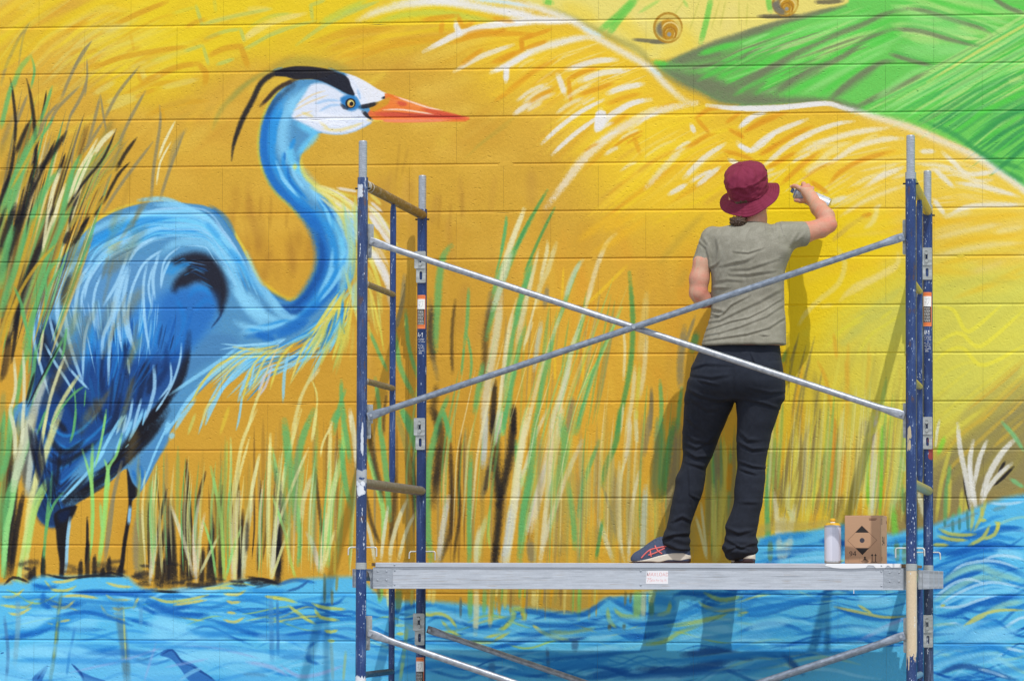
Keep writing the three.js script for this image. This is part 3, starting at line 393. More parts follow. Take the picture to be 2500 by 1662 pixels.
s(150,51,.78,.95,.35,.68,.96,[-1718,3674,-1768,3568,-1779,3461,-1767,3385,-1729,3297,-1646,3214,-1569,3132]);
s(147,41,.78,.9,.35,.64,.56,[-1686,3668,-1737,3586,-1748,3460,-1726,3366,-1646,3252,-1556,3157,-1499,3081]);
s(145,73,.9,.8,.35,.64,.56,[-1629,3686,-1673,3623,-1698,3542,-1698,3460,-1678,3384],[-1646,3371,-1589,3295,-1525,3219]);
s(146,44,.78,.85,.35,.64,.56,[-1641,3560,-1590,3534,-1558,3509,-1602,3459,-1637,3421],[-1666,3460,-1659,3397,-1614,3333]);
s(147,25,.78,.85,.35,.64,.56,[-1699,3630,-1730,3548,-1736,3460],[-1698,3428,-1691,3365,-1652,3296,-1588,3226],[-1647,3491,-1666,3447],[-1550,3251,-1512,3182,-1473,3101]);
s(145,19,.67,.8,.35,.64,.56,[-1729,3397,-1691,3315,-1627,3239],[-1710,3334,-1646,3258],[-1576,3276,-1512,3194,-1486,3101],[-1659,3390,-1646,3334,-1601,3270]);
s(150,15,.78,.7,.35,.64,.56,[-1678,3378,-1665,3309,-1601,3239],[-1531,3226,-1487,3175,-1473,3101],[-1691,3435,-1690,3397]);
s(157,29,1,.35,.35,.64,.56,[-1680,3699,-1737,3649,-1769,3587],[-1642,3730,-1693,3693]);
s(168,25,.9,.75,.35,.64,.56,[-1620,3421,-1611,3352,-1570,3301,-1500,3269,-1373,3237],[-1576,3283,-1500,3238,-1423,3143,-1372,3100],[-1646,3384,-1646,3359]);
s(169,19,.67,.8,.35,.64,.56,[-1538,3270,-1461,3219,-1372,3155],[-1474,3194,-1410,3100],[-1461,3156,-1435,3101]);
s(56,17,.67,.8,.35,.64,.56,[-1462,3278,-1373,3262],[-1442,3231,-1372,3193],[-1322,3193,-1245,3099],[-1316,3218,-1265,3173],[-1322,3155,-1283,3099]);
s(170,19,.67,.7,.35,.64,.56,[-1316,3249,-1271,3205],[-1322,3205,-1226,3099]);
f(171,8.8,1,.2,[-1660,3582,-1654,3611,-1610,3682,-1578,3723,-1527,3729,-1476,3709,-1438,3684,-1413,3671,-1368,3617,-1349,3607,-1307,3568,-1361,3532,-1418,3512,-1482,3509,-1539,3521,-1590,3547,-1635,3569]);
f(172,3.8,1,.2,[-1432,3769,-1388,3759,-1337,3733,-1286,3701,-1251,3683,-1238,3672,-1267,3655,-1298,3643,-1336,3633,-1368,3630,-1390,3683,-1413,3734]);
s(145,36,1,.7,.35,.64,.56,[-1667,3592,-1648,3648,-1591,3717]);
s(173,15,.9,.7,.35,.64,.56,[-1559,3641,-1502,3656,-1451,3652],[-1539,3609,-1489,3634,-1444,3633],[-1375,3702,-1362,3658]);
s(174,10,.78,.7,.35,.64,.56,[-1654,3611,-1584,3648,-1502,3678],[-1641,3636,-1572,3679,-1514,3697],[-1647,3585,-1571,3610]);
s(175,17,.9,.7,.35,.64,.56,[-1526,3534,-1450,3527,-1349,3557],[-1616,3604,-1565,3584],[-1336,3569,-1285,3568],[-1539,3565,-1501,3533]);
s(176,29,1,.7,.35,.64,.56,[-1552,3597,-1476,3583,-1387,3582],[-1616,3585,-1501,3559,-1412,3551]);
f(177,4.4,1,.2,[-1738,3782,-1693,3797,-1642,3804,-1572,3801,-1502,3789,-1445,3772,-1413,3746,-1403,3715,-1386,3680,-1392,3672,-1419,3682,-1476,3712,-1527,3736,-1578,3748,-1642,3746,-1687,3759,-1731,3763]);
s(178,28,.67,.95,.35,1,.31,[-1629,3777,-1731,3775,-1795,3732,-1830,3663,-1871,3588,-1896,3525,-1915,3462,-1922,3399]);
s(179,23,.67,.95,.35,1,.6,[-1642,3746,-1718,3712,-1769,3662,-1798,3634]);
s(180,12,1,.6,.35,.64,.56,[-1502,3795,-1413,3759],[-1744,3788,-1700,3799]);
f(181,7.5,1,.2,[-1448,3665,-1419,3677,-1387,3670,-1368,3645,-1371,3620,-1400,3608,-1425,3617,-1444,3640]);
s(182,16,.5,.8,.35,.64,.56,[-1387,3674,-1362,3626,-1355,3617]);
f(183,2.5,1,.2,[-1382,3641,-1385,3630,-1393,3622,-1405,3619,-1416,3622,-1425,3631,-1428,3642,-1425,3653,-1416,3661,-1405,3664,-1394,3661,-1385,3653]);
f(184,1.9,1,.2,[-1388,3640,-1390,3632,-1396,3626,-1404,3624,-1411,3626,-1417,3632,-1419,3641,-1417,3649,-1412,3655,-1404,3657,-1396,3655,-1390,3648]);
f(185,2.5,.9,.2,[-1396,3633,-1397,3629,-1400,3626,-1405,3625,-1409,3626,-1413,3629,-1414,3633,-1413,3637,-1409,3640,-1405,3640,-1400,3639,-1397,3637]);
f(186,1.9,1,.2,[-1392,3639,-1393,3634,-1396,3631,-1400,3630,-1405,3631,-1408,3635,-1409,3639,-1408,3644,-1405,3647,-1400,3649,-1396,3647,-1393,3644]);
f(187,1.3,1,.2,[-1404,3648,-1406,3646,-1408,3646,-1409,3648,-1408,3650,-1406,3650]);
s(188,19,.5,.7,.35,.64,.56,[-1447,3637,-1431,3624,-1412,3617]);
s(188,22,.39,.95,.35,.81,.75,[-1363,3625,-1324,3631,-1289,3640]);
s(188,19,.39,.95,.35,.86,.81,[-1350,3604,-1330,3587,-1311,3573]);
s(188,13,.39,.95,.35,.75,.86,[-1268,3662,-1240,3669]);
f(189,3.1,1,.2,[-1257,3682,-1216,3674,-1146,3649,-1064,3620,-969,3594,-900,3577,-888,3570,-906,3558,-1001,3558,-1127,3556,-1222,3557,-1276,3565,-1309,3574,-1329,3599,-1286,3637,-1254,3655]);
f(190,6.3,1,.2,[-1317,3613,-1286,3637,-1248,3661,-1232,3669,-1241,3637,-1273,3619,-1304,3604]);
s(191,32,.9,.8,.35,.64,.56,[-1229,3656,-1127,3630,-1032,3604]);
s(192,25,.56,.95,.35,.75,.75,[-1323,3597,-1254,3592,-1127,3586,-1001,3581,-897,3572]);
s(193,17,.67,.9,.35,.64,.56,[-1292,3568,-1209,3565,-1095,3564,-969,3565]);
s(194,25,.78,.75,.35,.64,.56,[-1096,3614,-1001,3592,-919,3574],[-1203,3643,-1159,3633]);
s(195,9,.67,.9,.35,.64,.56,[-1266,3611,-1209,3613,-1146,3607,-1045,3590],[-1216,3670,-1146,3646,-1070,3620,-1007,3607]);
s(196,7,.67,.7,.35,.64,.56,[-1273,3604,-1222,3601,-1095,3586,-906,3577]);
s(197,16,.9,.8,.35,.64,.56,[-1248,3675,-1191,3656]);
s(198,10,.5,.8,.35,.64,.56,[-1304,3565,-1260,3565]);
s(150,80,.67,.95,.35,.91,.81,[-1620,3201,-1556,3113,-1524,3018,-1527,2937,-1561,2856,-1624,2781,-1688,2769]);
s(156,36,.9,.8,.35,.64,.56,[-1543,3081,-1524,3006,-1533,2924,-1580,2837,-1643,2775,-1707,2775],[-1707,2775,-1662,2743,-1599,2768]);
s(147,44,.78,.85,.35,.64,.56,[-1556,3194,-1499,3106,-1473,3018,-1473,2943,-1510,2855,-1573,2768,-1643,2712,-1726,2706]);
s(146,36,.9,.75,.35,.64,.56,[-1512,3182,-1461,3100,-1435,3018,-1435,2936,-1472,2855],[-1448,3081,-1435,3005,-1447,2918]);
s(145,44,.9,.8,.35,.64,.56,[-1855,3002,-1816,2895,-1745,2794,-1688,2731,-1586,2718],[-1918,2858,-1815,2744,-1694,2706],[-1854,2832,-1770,2731]);
s(145,22,.78,.7,.35,.64,.56,[-1777,2857,-1713,2775,-1662,2731],[-1499,3207,-1448,3131,-1422,3043],[-1479,3018,-1492,2918,-1542,2818],[-1473,2943,-1510,2855]);
s(150,41,.78,.85,.35,.64,.56,[-1853,2644,-1757,2656,-1662,2687,-1573,2749,-1498,2818,-1409,2917],[-1725,2643,-1643,2674,-1580,2718],[-1814,2656,-1725,2625]);
s(147,29,.67,.8,.35,.64,.56,[-1397,3018,-1441,2943,-1498,2855,-1554,2768],[-1390,2942,-1415,2880,-1472,2805],[-1853,2669,-1757,2687,-1675,2712]);
s(145,19,.67,.8,.35,.64,.56,[-1853,2688,-1764,2681,-1675,2706],[-1435,2943,-1472,2868,-1535,2793],[-1852,2606,-1757,2612,-1687,2634]);
s(199,9,.56,.9,.35,.64,.56,[-1961,2613,-1878,2606,-1757,2615],[-1967,2588,-1852,2606,-1725,2612],[-1725,2606,-1681,2634]);
n([147,150,145,146],[-1396,2880,-1548,2693,-1852,2531],[-1383,2767,-1496,2605,-1724,2480],50,6,15,.5,.85,.25,.55,14,.6,.4);
n([145,147,146,200],[-1681,2618,-1903,2581,-2094,2425],[-1585,2549,-1743,2487,-1870,2343],46,5,14,.5,.9,.35,.7,14,.6,.4);
n([145,201,146],[-1472,2730,-1611,2580,-1737,2393],[-1390,2805,-1446,2642,-1534,2455],30,6,14,.4,.75,.3,.6,14,.6,.4);
n([168,202,203],[-1447,2830,-1554,2674,-1642,2549],[-1380,2855,-1396,2692,-1445,2517],40,6,16,.45,.8,.3,.6,14,.6,.4);
s(204,13,.56,.85,.35,.64,.56,[-1434,2824,-1472,2730,-1497,2642]);
s(204,12,.56,.85,.35,.64,.56,[-1384,2855,-1396,2755,-1414,2642],[-1440,2817,-1497,2730,-1586,2655]);
s(205,10,.56,.85,.35,.64,.56,[-1579,2636,-1617,2568,-1661,2443]);
s(205,12,.56,.85,.35,.64,.56,[-1700,2593,-1769,2550,-1826,2424]);
s(206,13,.56,.85,.35,.64,.56,[-1642,2618,-1706,2543,-1749,2418]);
s(207,12,.56,.85,.35,.64,.56,[-1910,2600,-1814,2587,-1712,2606]);
s(145,17,.56,.85,.35,.64,.56,[-1668,2574,-1686,2487,-1692,2361]);
s(145,16,.56,.85,.35,.64,.56,[-1788,2568,-1852,2468,-1889,2362]);
s(208,13,.56,.85,.35,.64,.56,[-1737,2531,-1769,2430,-1813,2374]);
s(147,16,.56,.85,.35,.64,.56,[-1434,2799,-1440,2705,-1427,2655]);
s(147,15,.56,.85,.35,.64,.56,[-1459,2755,-1478,2674,-1509,2605]);
s(150,15,.56,.85,.35,.64,.56,[-1472,2730,-1509,2642,-1534,2580]);
s(145,19,.56,.85,.35,.64,.56,[-1878,2606,-1979,2532,-2094,2457,-2189,2394]);
s(145,17,.56,.85,.35,.64,.56,[-1840,2594,-1966,2506,-2074,2406,-2144,2306]);
s(145,20,.56,.85,.35,.64,.56,[-1808,2581,-1903,2487,-1997,2362,-2029,2268]);
s(145,16,.56,.85,.35,.64,.56,[-2030,2450,-2106,2375,-2169,2275]);
s(145,15,.56,.85,.35,.64,.56,[-2125,2319,-2176,2268,-2207,2226]);
s(204,12,.56,.85,.35,.64,.56,[-1890,2563,-1979,2519,-2049,2438,-2106,2331],[-1744,2593,-1814,2531,-1851,2437,-1876,2343]);
s(209,10,.56,.85,.35,.64,.56,[-1839,2562,-1928,2494,-1979,2400]);
s(210,10,.56,.85,.35,.64,.56,[-1712,2606,-1763,2493,-1800,2374]);
s(145,13,.56,.85,.35,.64,.56,[-1903,2494,-1966,2400,-2029,2268]);
s(145,12,.56,.85,.35,.64,.56,[-1953,2469,-2017,2350,-2060,2226]);
s(211,13,.56,.85,.35,.64,.56,[-1979,2400,-2029,2331,-2042,2268]);
s(145,22,.56,.85,.35,.64,.56,[-2074,2375,-2131,2300,-2163,2243]);
s(145,12,.56,.85,.35,.64,.56,[-1870,2393,-1882,2299,-1895,2243]);
s(212,15,.56,.85,.35,.64,.56,[-1788,2424,-1825,2318,-1850,2225]);
s(213,12,.56,.85,.35,.64,.56,[-1769,2487,-1800,2406]);
s(145,10,.56,.85,.35,.64,.56,[-1814,2531,-1839,2418]);
s(214,17,.56,.85,.35,.64,.56,[-2074,2312,-2105,2226]);
s(215,19,.56,.85,.35,.64,.56,[-1927,2343,-1965,2225]);
s(145,29,.5,.8,.35,.64,.56,[-2189,2281,-2201,2226],[-2169,2231,-2182,2206]);
n([216,217,56,218],[-1449,3244,-1347,3155,-1245,3017],[-1410,3105,-1327,3005,-1244,2816],34,9,23,.4,.75,.35,.7,14,.8,.4);
n([219,217,220],[-1441,2943,-1409,2817,-1370,2642],[-1283,2942,-1257,2798,-1243,2604],26,8,18,.3,.55,.3,.6,14,.8,.4);
n([221,222,56],[-1589,3308,-1474,3269,-1347,3193],[-1550,3251,-1410,3143,-1359,3080],22,9,21,.4,.7,.35,.7,14,.8,.4);
n([157,154],[-2590,2020,-2469,2087,-2319,2198],[-2605,1931,-2454,2020,-2258,2242],14,10,22,.5,.8,.3,.6,14,.7,.4);
n([157,157,223,224,225],[-3056,2510,-2971,3112,-2850,3768],[-2767,2580,-2573,3109,-2396,3515],60,5,14,.45,.8,.35,.8,14,.6,.5);
n([125,125,226,225,227,228],[-3055,2404,-2970,3041,-2831,3715],[-2713,2544,-2536,3038,-2360,3515],60,5,19,.5,.85,.3,.65,14,.5,.5);
b([229,230,231],[-2939,3574,-2332,2156],70,18,63,.2,.45,1.15,123);
s(228,17,.62,.85,.35,.91,.51,[-2940,3739,-2915,3828,-2864,3935,-2816,4008],[-2674,3672,-2617,3805,-2541,3925],[-2725,3546,-2693,3628,-2591,3729],[-2556,3468,-2525,3582,-2500,3690],[-2486,3575,-2423,3695,-2330,3811],[-2421,3467,-2371,3580,-2301,3706],[-2272,3238,-2263,3371,-2236,3560,-2239,3642],[-2233,3238,-2196,3357,-2133,3521],[-2576,3437,-2486,3575],[-2483,3183,-2401,3309,-2267,3484],[-2874,3560,-2823,3693],[-2770,3496,-2745,3584,-2681,3660],[-2635,3596,-2578,3697,-2562,3760]);
s(228,11,.56,.8,.35,.64,.56,[-2863,3821,-2844,3941,-2816,4008],[-2623,3799,-2579,3881,-2541,3921],[-2568,3684,-2559,3773,-2561,3846],[-2473,3531,-2487,3607,-2499,3690],[-2666,3470,-2628,3609,-2590,3659],[-2627,3368,-2614,3469,-2577,3595]);
s(228,28,1,.5,.35,.64,.56,[-2196,3370,-2171,3465,-2120,3540],[-2938,3472,-2900,3561,-2874,3624],[-2756,3407,-2724,3495]);
s(224,36,1,.55,.35,.64,.56,[-2595,3418,-2557,3557],[-2690,3261,-2665,3374,-2640,3419],[-2859,3376,-2828,3503,-2790,3585]);
n([225,232,228,125],[-2574,3184,-2485,3341,-2325,3529],[-2708,3110,-2613,3342,-2518,3468],30,8,19,.3,.6,.3,.7,14,.6,.4);
s(157,16,.73,.85,.35,.91,.41,[-2879,3465,-2874,3579,-2891,3726,-2901,3770]);
s(157,22,.73,.85,.35,.91,.41,[-2923,3256,-2888,3396,-2879,3484]);
s(157,20,.73,.85,.35,.91,.41,[-2781,3344,-2789,3547,-2810,3699,-2827,3763]);
s(157,22,.73,.85,.35,.91,.41,[-2807,3300,-2788,3420]);
s(157,25,.73,.85,.35,.91,.41,[-2948,3206,-2898,3345]);
s(157,23,.73,.85,.35,.91,.41,[-2873,3440,-2841,3516,-2809,3585]);
s(157,11,.73,.85,.35,.91,.41,[-2761,3585,-2745,3661,-2739,3711]);
s(157,31,.73,.85,.35,.91,.41,[-2781,3350,-2717,3432,-2647,3533]);
s(157,16,.73,.85,.35,.91,.41,[-2800,3262,-2743,3394,-2699,3495]);
s(157,15,.73,.85,.35,.91,.41,[-2651,3191,-2581,3298,-2485,3417,-2428,3543]);
s(157,17,.73,.85,.35,.91,.41,[-2522,3168,-2484,3253],[-2484,3221,-2420,3341,-2369,3397]);
s(157,20,.73,.85,.35,.91,.41,[-2427,3366,-2389,3435,-2338,3504]);
s(157,15,.73,.85,.35,.91,.41,[-2631,3102,-2625,3178,-2587,3266]);
s(157,42,.73,.85,.35,.91,.41,[-2876,3112,-2813,3255,-2781,3344]);
s(157,14,.73,.85,.35,.91,.41,[-2684,3343,-2653,3438]);
s(157,11,.73,.85,.35,.91,.41,[-2583,3114,-2541,3165]);
s(157,23,.73,.85,.35,.91,.41,[-2947,3112,-2910,3218]);
s(125,27,.62,.85,.35,.96,.56,[-2888,3726,-2856,3808,-2808,3865]);
s(125,13,.62,.85,.35,.96,.56,[-2807,3725,-2792,3801,-2808,3865]);
s(125,24,.62,.85,.35,.96,.56,[-2938,3555,-2913,3662,-2891,3751]);
s(125,17,.62,.85,.35,.96,.56,[-2764,3578,-2739,3648,-2713,3730]);
s(125,34,.62,.85,.35,.96,.56,[-2922,3112,-2871,3281,-2795,3496,-2770,3578]);
s(125,35,.62,.85,.35,.96,.56,[-2805,3111,-2755,3261,-2678,3368]);
s(125,29,.62,.85,.35,.96,.56,[-2676,3110,-2651,3248,-2620,3374]);
s(125,20,.62,.85,.35,.96,.56,[-2658,3216,-2575,3355,-2550,3430]);
s(125,35,.62,.85,.35,.96,.56,[-2935,3180,-2872,3345,-2808,3496]);
s(125,14,.62,.85,.35,.96,.56,[-2789,3483,-2744,3534,-2706,3597]);
s(125,21,.62,.85,.35,.96,.56,[-2632,3279,-2620,3355,-2588,3431]);
s(227,17,.45,.95,.35,.81,.6,[-2638,3229,-2594,3355,-2543,3443,-2512,3500]);
s(227,16,.45,.95,.35,.81,.6,[-2613,3254,-2575,3348,-2524,3455]);
s(227,25,.45,.95,.35,.81,.6,[-2524,3436,-2486,3493,-2435,3537]);
s(227,22,.45,.95,.35,.81,.6,[-2734,3103,-2710,3261,-2672,3375]);
s(227,19,.45,.95,.35,.81,.6,[-2712,3103,-2683,3216,-2652,3305]);
s(227,10,.45,.95,.35,.81,.6,[-2250,3301,-2234,3396,-2187,3484]);
s(227,13,.45,.95,.35,.81,.6,[-2241,3415,-2216,3484,-2171,3572]);
s(233,16,.67,.8,.35,.64,.56,[-2891,3288,-2808,3439,-2757,3534],[-2839,3287,-2795,3395],[-2574,3203,-2510,3291,-2421,3385],[-2548,3152,-2471,3259]);
n([157,224,125,225,234,223],[-2936,3244,-2959,2902,-2995,2586],[-2626,3254,-2721,3052,-2891,2585],70,10,28,.45,.85,.3,.7,14,.6,.4);
s(157,35,.62,.85,.35,.72,.68,[-2871,3218,-2915,3092,-2934,3009]);
s(157,41,.62,.85,.35,.72,.68,[-2819,3217,-2876,3079,-2933,2914]);
s(157,35,.62,.85,.35,.72,.68,[-2740,3090,-2797,2952,-2848,2813,-2872,2649]);
s(157,23,.62,.85,.35,.72,.68,[-2548,3165,-2598,3070,-2624,3039]);
s(157,26,.62,.85,.35,.72,.68,[-2631,3102,-2656,3045]);
s(125,41,.62,.85,.35,.72,.68,[-2883,3117,-2914,3009,-2932,2864],[-2812,3141,-2856,2977,-2913,2813,-2931,2737]);
s(125,29,.62,.85,.35,.72,.68,[-2774,3217,-2806,3154]);
s(125,26,.62,.85,.35,.72,.68,[-2619,3203,-2651,3153,-2739,2964,-2802,2775],[-2662,2989,-2720,2938,-2770,2806,-2833,2598]);
s(225,23,.62,.85,.35,.72,.68,[-2586,3178,-2637,3115]);
s(225,21,.62,.85,.35,.72,.68,[-2893,2838,-2855,2914,-2792,3091]);
s(226,20,.62,.85,.35,.72,.68,[-2761,3217,-2824,3028,-2880,2826,-2931,2674]);
s(226,17,.62,.85,.35,.72,.68,[-2689,3046,-2746,2989,-2804,2914,-2861,2813,-2930,2636]);
s(226,26,.62,.85,.35,.72,.68,[-2848,2825,-2892,2724,-2930,2611]);
s(227,15,.62,.85,.35,.72,.68,[-2722,3217,-2734,3128,-2750,3014]);
s(227,14,.62,.85,.35,.72,.68,[-2683,3216,-2721,3115,-2746,3027]);
s(157,20,.62,.85,.35,.72,.68,[-2854,2775,-2866,2661,-2884,2535]);
s(157,29,.62,.85,.35,.72,.68,[-2892,2661,-2916,2503,-2929,2459]);
s(224,35,.62,.85,.35,.72,.68,[-2891,2617,-2916,2472]);
s(125,16,.62,.85,.35,.72,.68,[-2720,2945,-2770,2800,-2795,2667,-2813,2547]);
s(125,13,.62,.85,.35,.72,.68,[-2641,2685,-2653,2584,-2665,2553]);
s(125,17,.62,.85,.35,.72,.68,[-2647,2654,-2704,2547,-2761,2427,-2799,2333]);
s(125,14,.62,.85,.35,.72,.68,[-2848,2781,-2801,2610,-2807,2490]);
s(125,15,.62,.85,.35,.72,.68,[-2662,2951,-2719,2863,-2738,2787]);
s(125,12,.62,.85,.35,.72,.68,[-2739,2938,-2732,2812,-2744,2736]);
s(125,16,.62,.85,.35,.72,.68,[-2874,2863,-2841,2787,-2814,2674]);
s(125,21,.62,.85,.35,.72,.68,[-2812,2364,-2787,2490,-2775,2610]);
s(125,23,.62,.85,.35,.72,.68,[-2863,2333,-2839,2491,-2801,2661]);
s(157,9,.62,.85,.35,.72,.68,[-2672,2610,-2729,2509,-2812,2345]);
s(157,15,.62,.85,.35,.72,.68,[-2818,2358,-2781,2490]);
s(235,17,.62,.85,.35,.72,.68,[-2872,2554,-2864,2427,-2883,2333,-2888,2227],[-2833,2585,-2826,2459,-2830,2227]);
s(236,41,.62,.85,.35,.72,.68,[-2729,2471,-2767,2377,-2798,2227]);
s(227,15,.62,.85,.35,.72,.68,[-2744,2673,-2759,2553,-2762,2528]);
s(237,17,.62,.85,.35,.72,.68,[-2649,2559,-2678,2484,-2715,2364,-2740,2227]);
s(238,21,.62,.85,.35,.72,.68,[-2587,2477,-2638,2402,-2683,2320,-2714,2227]);
s(125,13,.62,.85,.35,.72,.68,[-2561,2433,-2606,2402,-2657,2345,-2702,2269]);
s(125,9,.62,.85,.35,.72,.68,[-2606,2433,-2599,2332,-2611,2227]);
s(125,8,.62,.85,.35,.72,.68,[-2464,2313,-2476,2226],[-2555,2420,-2561,2345]);
s(125,15,.62,.85,.35,.72,.68,[-2728,2333,-2766,2227]);
s(227,12,.62,.85,.35,.72,.68,[-2889,2358,-2888,2227]);
s(125,23,.62,.85,.35,.72,.68,[-2915,2320,-2927,2227]);
s(225,29,.62,.85,.35,.72,.68,[-2916,2409,-2927,2270]);
n([157,125,224,225],[-2958,2348,-2956,2035,-2967,1603],[-2791,2333,-2849,2035,-2899,1604],40,10,30,.4,.8,.3,.7,14,.6,.4);
s(157,51,.56,.88,.35,.75,.75,[-2873,2124,-2878,1886,-2891,1618]);
s(157,29,.56,.88,.35,.75,.75,[-2826,1975,-2855,1812,-2876,1626]);
s(223,51,.56,.88,.35,.75,.75,[-2783,2333,-2812,2147,-2810,1975]);
s(157,34,.56,.88,.35,.75,.75,[-2842,2109,-2856,2020]);
s(125,34,.56,.88,.35,.75,.75,[-2882,2333,-2896,2147,-2925,2035]);
s(125,31,.56,.88,.35,.75,.75,[-2790,2243,-2849,2072,-2901,1916,-2906,1618]);
s(92,21,.56,.88,.35,.75,.75,[-2849,2050,-2886,1871,-2914,1618]);
s(239,29,.56,.88,.35,.75,.75,[-2857,2109,-2878,1916,-2900,1812,-2912,1618]);
s(238,38,.56,.88,.35,.75,.75,[-2661,2332,-2728,2154,-2787,1960,-2809,1767,-2815,1619]);
s(240,51,.56,.88,.35,.75,.75,[-2783,2333,-2827,2184,-2871,1990]);
s(241,22,.56,.88,.35,.75,.75,[-2890,2333,-2866,2229,-2865,2117]);
s(241,19,.56,.88,.35,.75,.75,[-2832,2333,-2832,2243,-2835,2184]);
s(242,31,.56,.88,.35,.75,.75,[-2775,2243,-2796,2094,-2810,1960]);
s(238,19,.56,.88,.35,.75,.75,[-2722,2333,-2744,2213,-2787,1946]);
s(55,22,.56,.88,.35,.75,.75,[-2712,2020,-2764,1916,-2794,1812,-2845,1619,-2860,1529]);
s(243,22,.56,.88,.35,.75,.75,[-2787,1916,-2824,1737,-2838,1619,-2829,1492]);
s(244,29,.56,.88,.35,.75,.75,[-2720,2035,-2772,1931,-2808,1693]);
s(125,15,.56,.88,.35,.75,.75,[-2651,1975,-2696,1916,-2725,1812,-2739,1597]);
s(125,19,.56,.88,.35,.75,.75,[-2697,2065,-2718,1886,-2725,1797]);
s(125,14,.56,.88,.35,.75,.75,[-2596,2332,-2607,2243,-2622,2191]);
s(92,14,.56,.88,.35,.75,.75,[-2569,2161,-2545,2087,-2522,1975,-2520,1812,-2535,1679]);
s(245,19,.56,.88,.35,.75,.75,[-2523,2183,-2526,2035,-2521,1886,-2528,1768]);
s(92,12,.56,.88,.35,.75,.75,[-2464,2332,-2485,2198,-2511,2087]);
s(92,15,.56,.88,.35,.75,.75,[-2395,2228,-2417,2139,-2454,2072,-2468,1916,-2482,1723]);
s(246,26,.56,.88,.35,.75,.75,[-2454,2087,-2464,1916,-2475,1797,-2493,1664]);
s(92,14,.56,.88,.35,.75,.75,[-2470,2116,-2454,2064,-2450,1990]);
s(247,15,.56,.88,.35,.75,.75,[-2487,1931,-2479,1812]);
s(228,19,.56,.88,.35,.75,.75,[-2394,2109,-2438,1916,-2466,1679]);
s(228,12,.56,.88,.35,.75,.75,[-2423,2020,-2437,1857,-2459,1694]);
s(228,51,.56,.88,.35,.75,.75,[-2316,1886,-2323,1738,-2315,1620]);
s(225,43,.56,.88,.35,.75,.75,[-2242,2087,-2293,1812,-2307,1620]);
b([248],[-2886,1681,-2060,1603],26,14,39,.4,.8,0,39);
s(157,26,.67,.85,.35,1,.45,[-2777,1596,-2777,1638,-2774,1656],[-2735,1597,-2736,1665,-2733,1700],[-2572,1597,-2572,1656,-2569,1686],[-2541,1597,-2542,1710,-2540,1775],[-2511,1597,-2512,1670,-2509,1708],[-2447,1597,-2447,1665,-2445,1701],[-2398,1597,-2398,1648,-2395,1671],[-2792,1596,-2792,1629,-2789,1641],[-2473,1597,-2474,1639,-2471,1657]);
n([228,225,157,249,6],[-2295,2072,-2271,1849,-2254,1583],[-1685,2108,-1684,1850,-1712,1599],60,7,21,.3,.7,.4,.9,14,.6,.4);
s(157,29,.67,.85,.35,1,.51,[-2239,1576,-2225,1713,-2203,1835],[-2193,1576,-2191,1687,-2187,1783],[-2156,1576,-2169,1768,-2188,1946],[-2126,1576,-2121,1783,-2113,1975],[-2095,1576,-2103,1739,-2113,1887],[-2013,1576,-2005,1717,-1992,1842],[-1960,1576,-1958,1798,-1955,2005],[-1877,1577,-1872,1746,-1864,1901],[-1712,1577,-1710,1725,-1706,1857],[-2043,1576,-2040,1665,-2036,1739],[-1990,1576,-1991,1665,-1991,1739],[-2216,1576,-2211,1642,-2202,1694],[-2175,1576,-2182,1713,-2191,1835]);
s(157,14,.56,.85,.5,.64,.81,[-2275,1931,-2274,1768,-2269,1642]);
s(157,15,.56,.85,.5,.64,.81,[-2196,1990,-2226,1857,-2240,1738]);
s(157,18,.56,.85,.5,.64,.81,[-2110,2116,-2106,2005,-2089,1813]);
s(157,17,.56,.85,.5,.64,.81,[-2027,2064,-2060,1946,-2067,1857]);
s(250,15,.56,.85,.5,.64,.81,[-2263,1872,-2262,1724,-2268,1583]);
s(251,15,.56,.85,.5,.64,.81,[-2240,1812,-2247,1716,-2262,1605]);
s(252,20,.56,.85,.5,.64,.81,[-2177,1916,-2142,1827,-2104,1716,-2081,1628]);
s(253,18,.56,.85,.5,.64,.81,[-2053,1961,-2074,1813,-2074,1702,-2065,1591]);
s(254,18,.56,.85,.5,.64,.81,[-2030,1887,-2052,1768,-2062,1620]);
s(255,15,.56,.85,.5,.64,.81,[-1969,1791,-2006,1717,-2051,1628]);
s(92,18,.56,.85,.5,.64,.81,[-2005,2086,-1977,1961,-1954,1813,-1945,1606]);
s(92,13,.56,.85,.5,.64,.81,[-2037,1857,-1999,1739,-1979,1606]);
s(55,15,.56,.85,.5,.64,.81,[-1934,2197,-1940,2035,-1954,1850,-1945,1606]);
s(256,13,.56,.85,.5,.64,.81,[-1919,2212,-1918,2064,-1932,1857]);
s(257,18,.56,.85,.5,.64,.81,[-1806,2330,-1866,2197,-1895,2035,-1909,1916]);
s(257,13,.56,.85,.5,.64,.81,[-1836,2212,-1873,2079,-1909,1931]);
s(258,35,.56,.85,.5,.64,.81,[-1880,1975,-1901,1828,-1900,1591]);
s(259,17,.56,.85,.5,.64,.81,[-1901,1783,-1900,1665,-1896,1591]);
s(260,18,.56,.85,.5,.64,.81,[-1794,2138,-1827,1975,-1856,1798,-1870,1606]);
s(261,28,.56,.85,.5,.64,.81,[-1819,1961,-1849,1798,-1862,1606]);
s(157,21,.56,.85,.5,.64,.81,[-1875,1857,-1878,1739,-1877,1599]);
s(92,15,.56,.85,.5,.64,.81,[-1871,1828,-1908,1724,-1938,1606]);
s(260,18,.56,.85,.5,.64,.81,[-1746,2227,-1752,2034,-1751,1813,-1739,1606]);
s(125,28,.56,.85,.5,.64,.81,[-1745,2145,-1715,2034,-1684,1887,-1670,1813]);
s(262,18,.56,.85,.5,.64,.81,[-1672,2138,-1707,1916,-1728,1739,-1735,1606]);
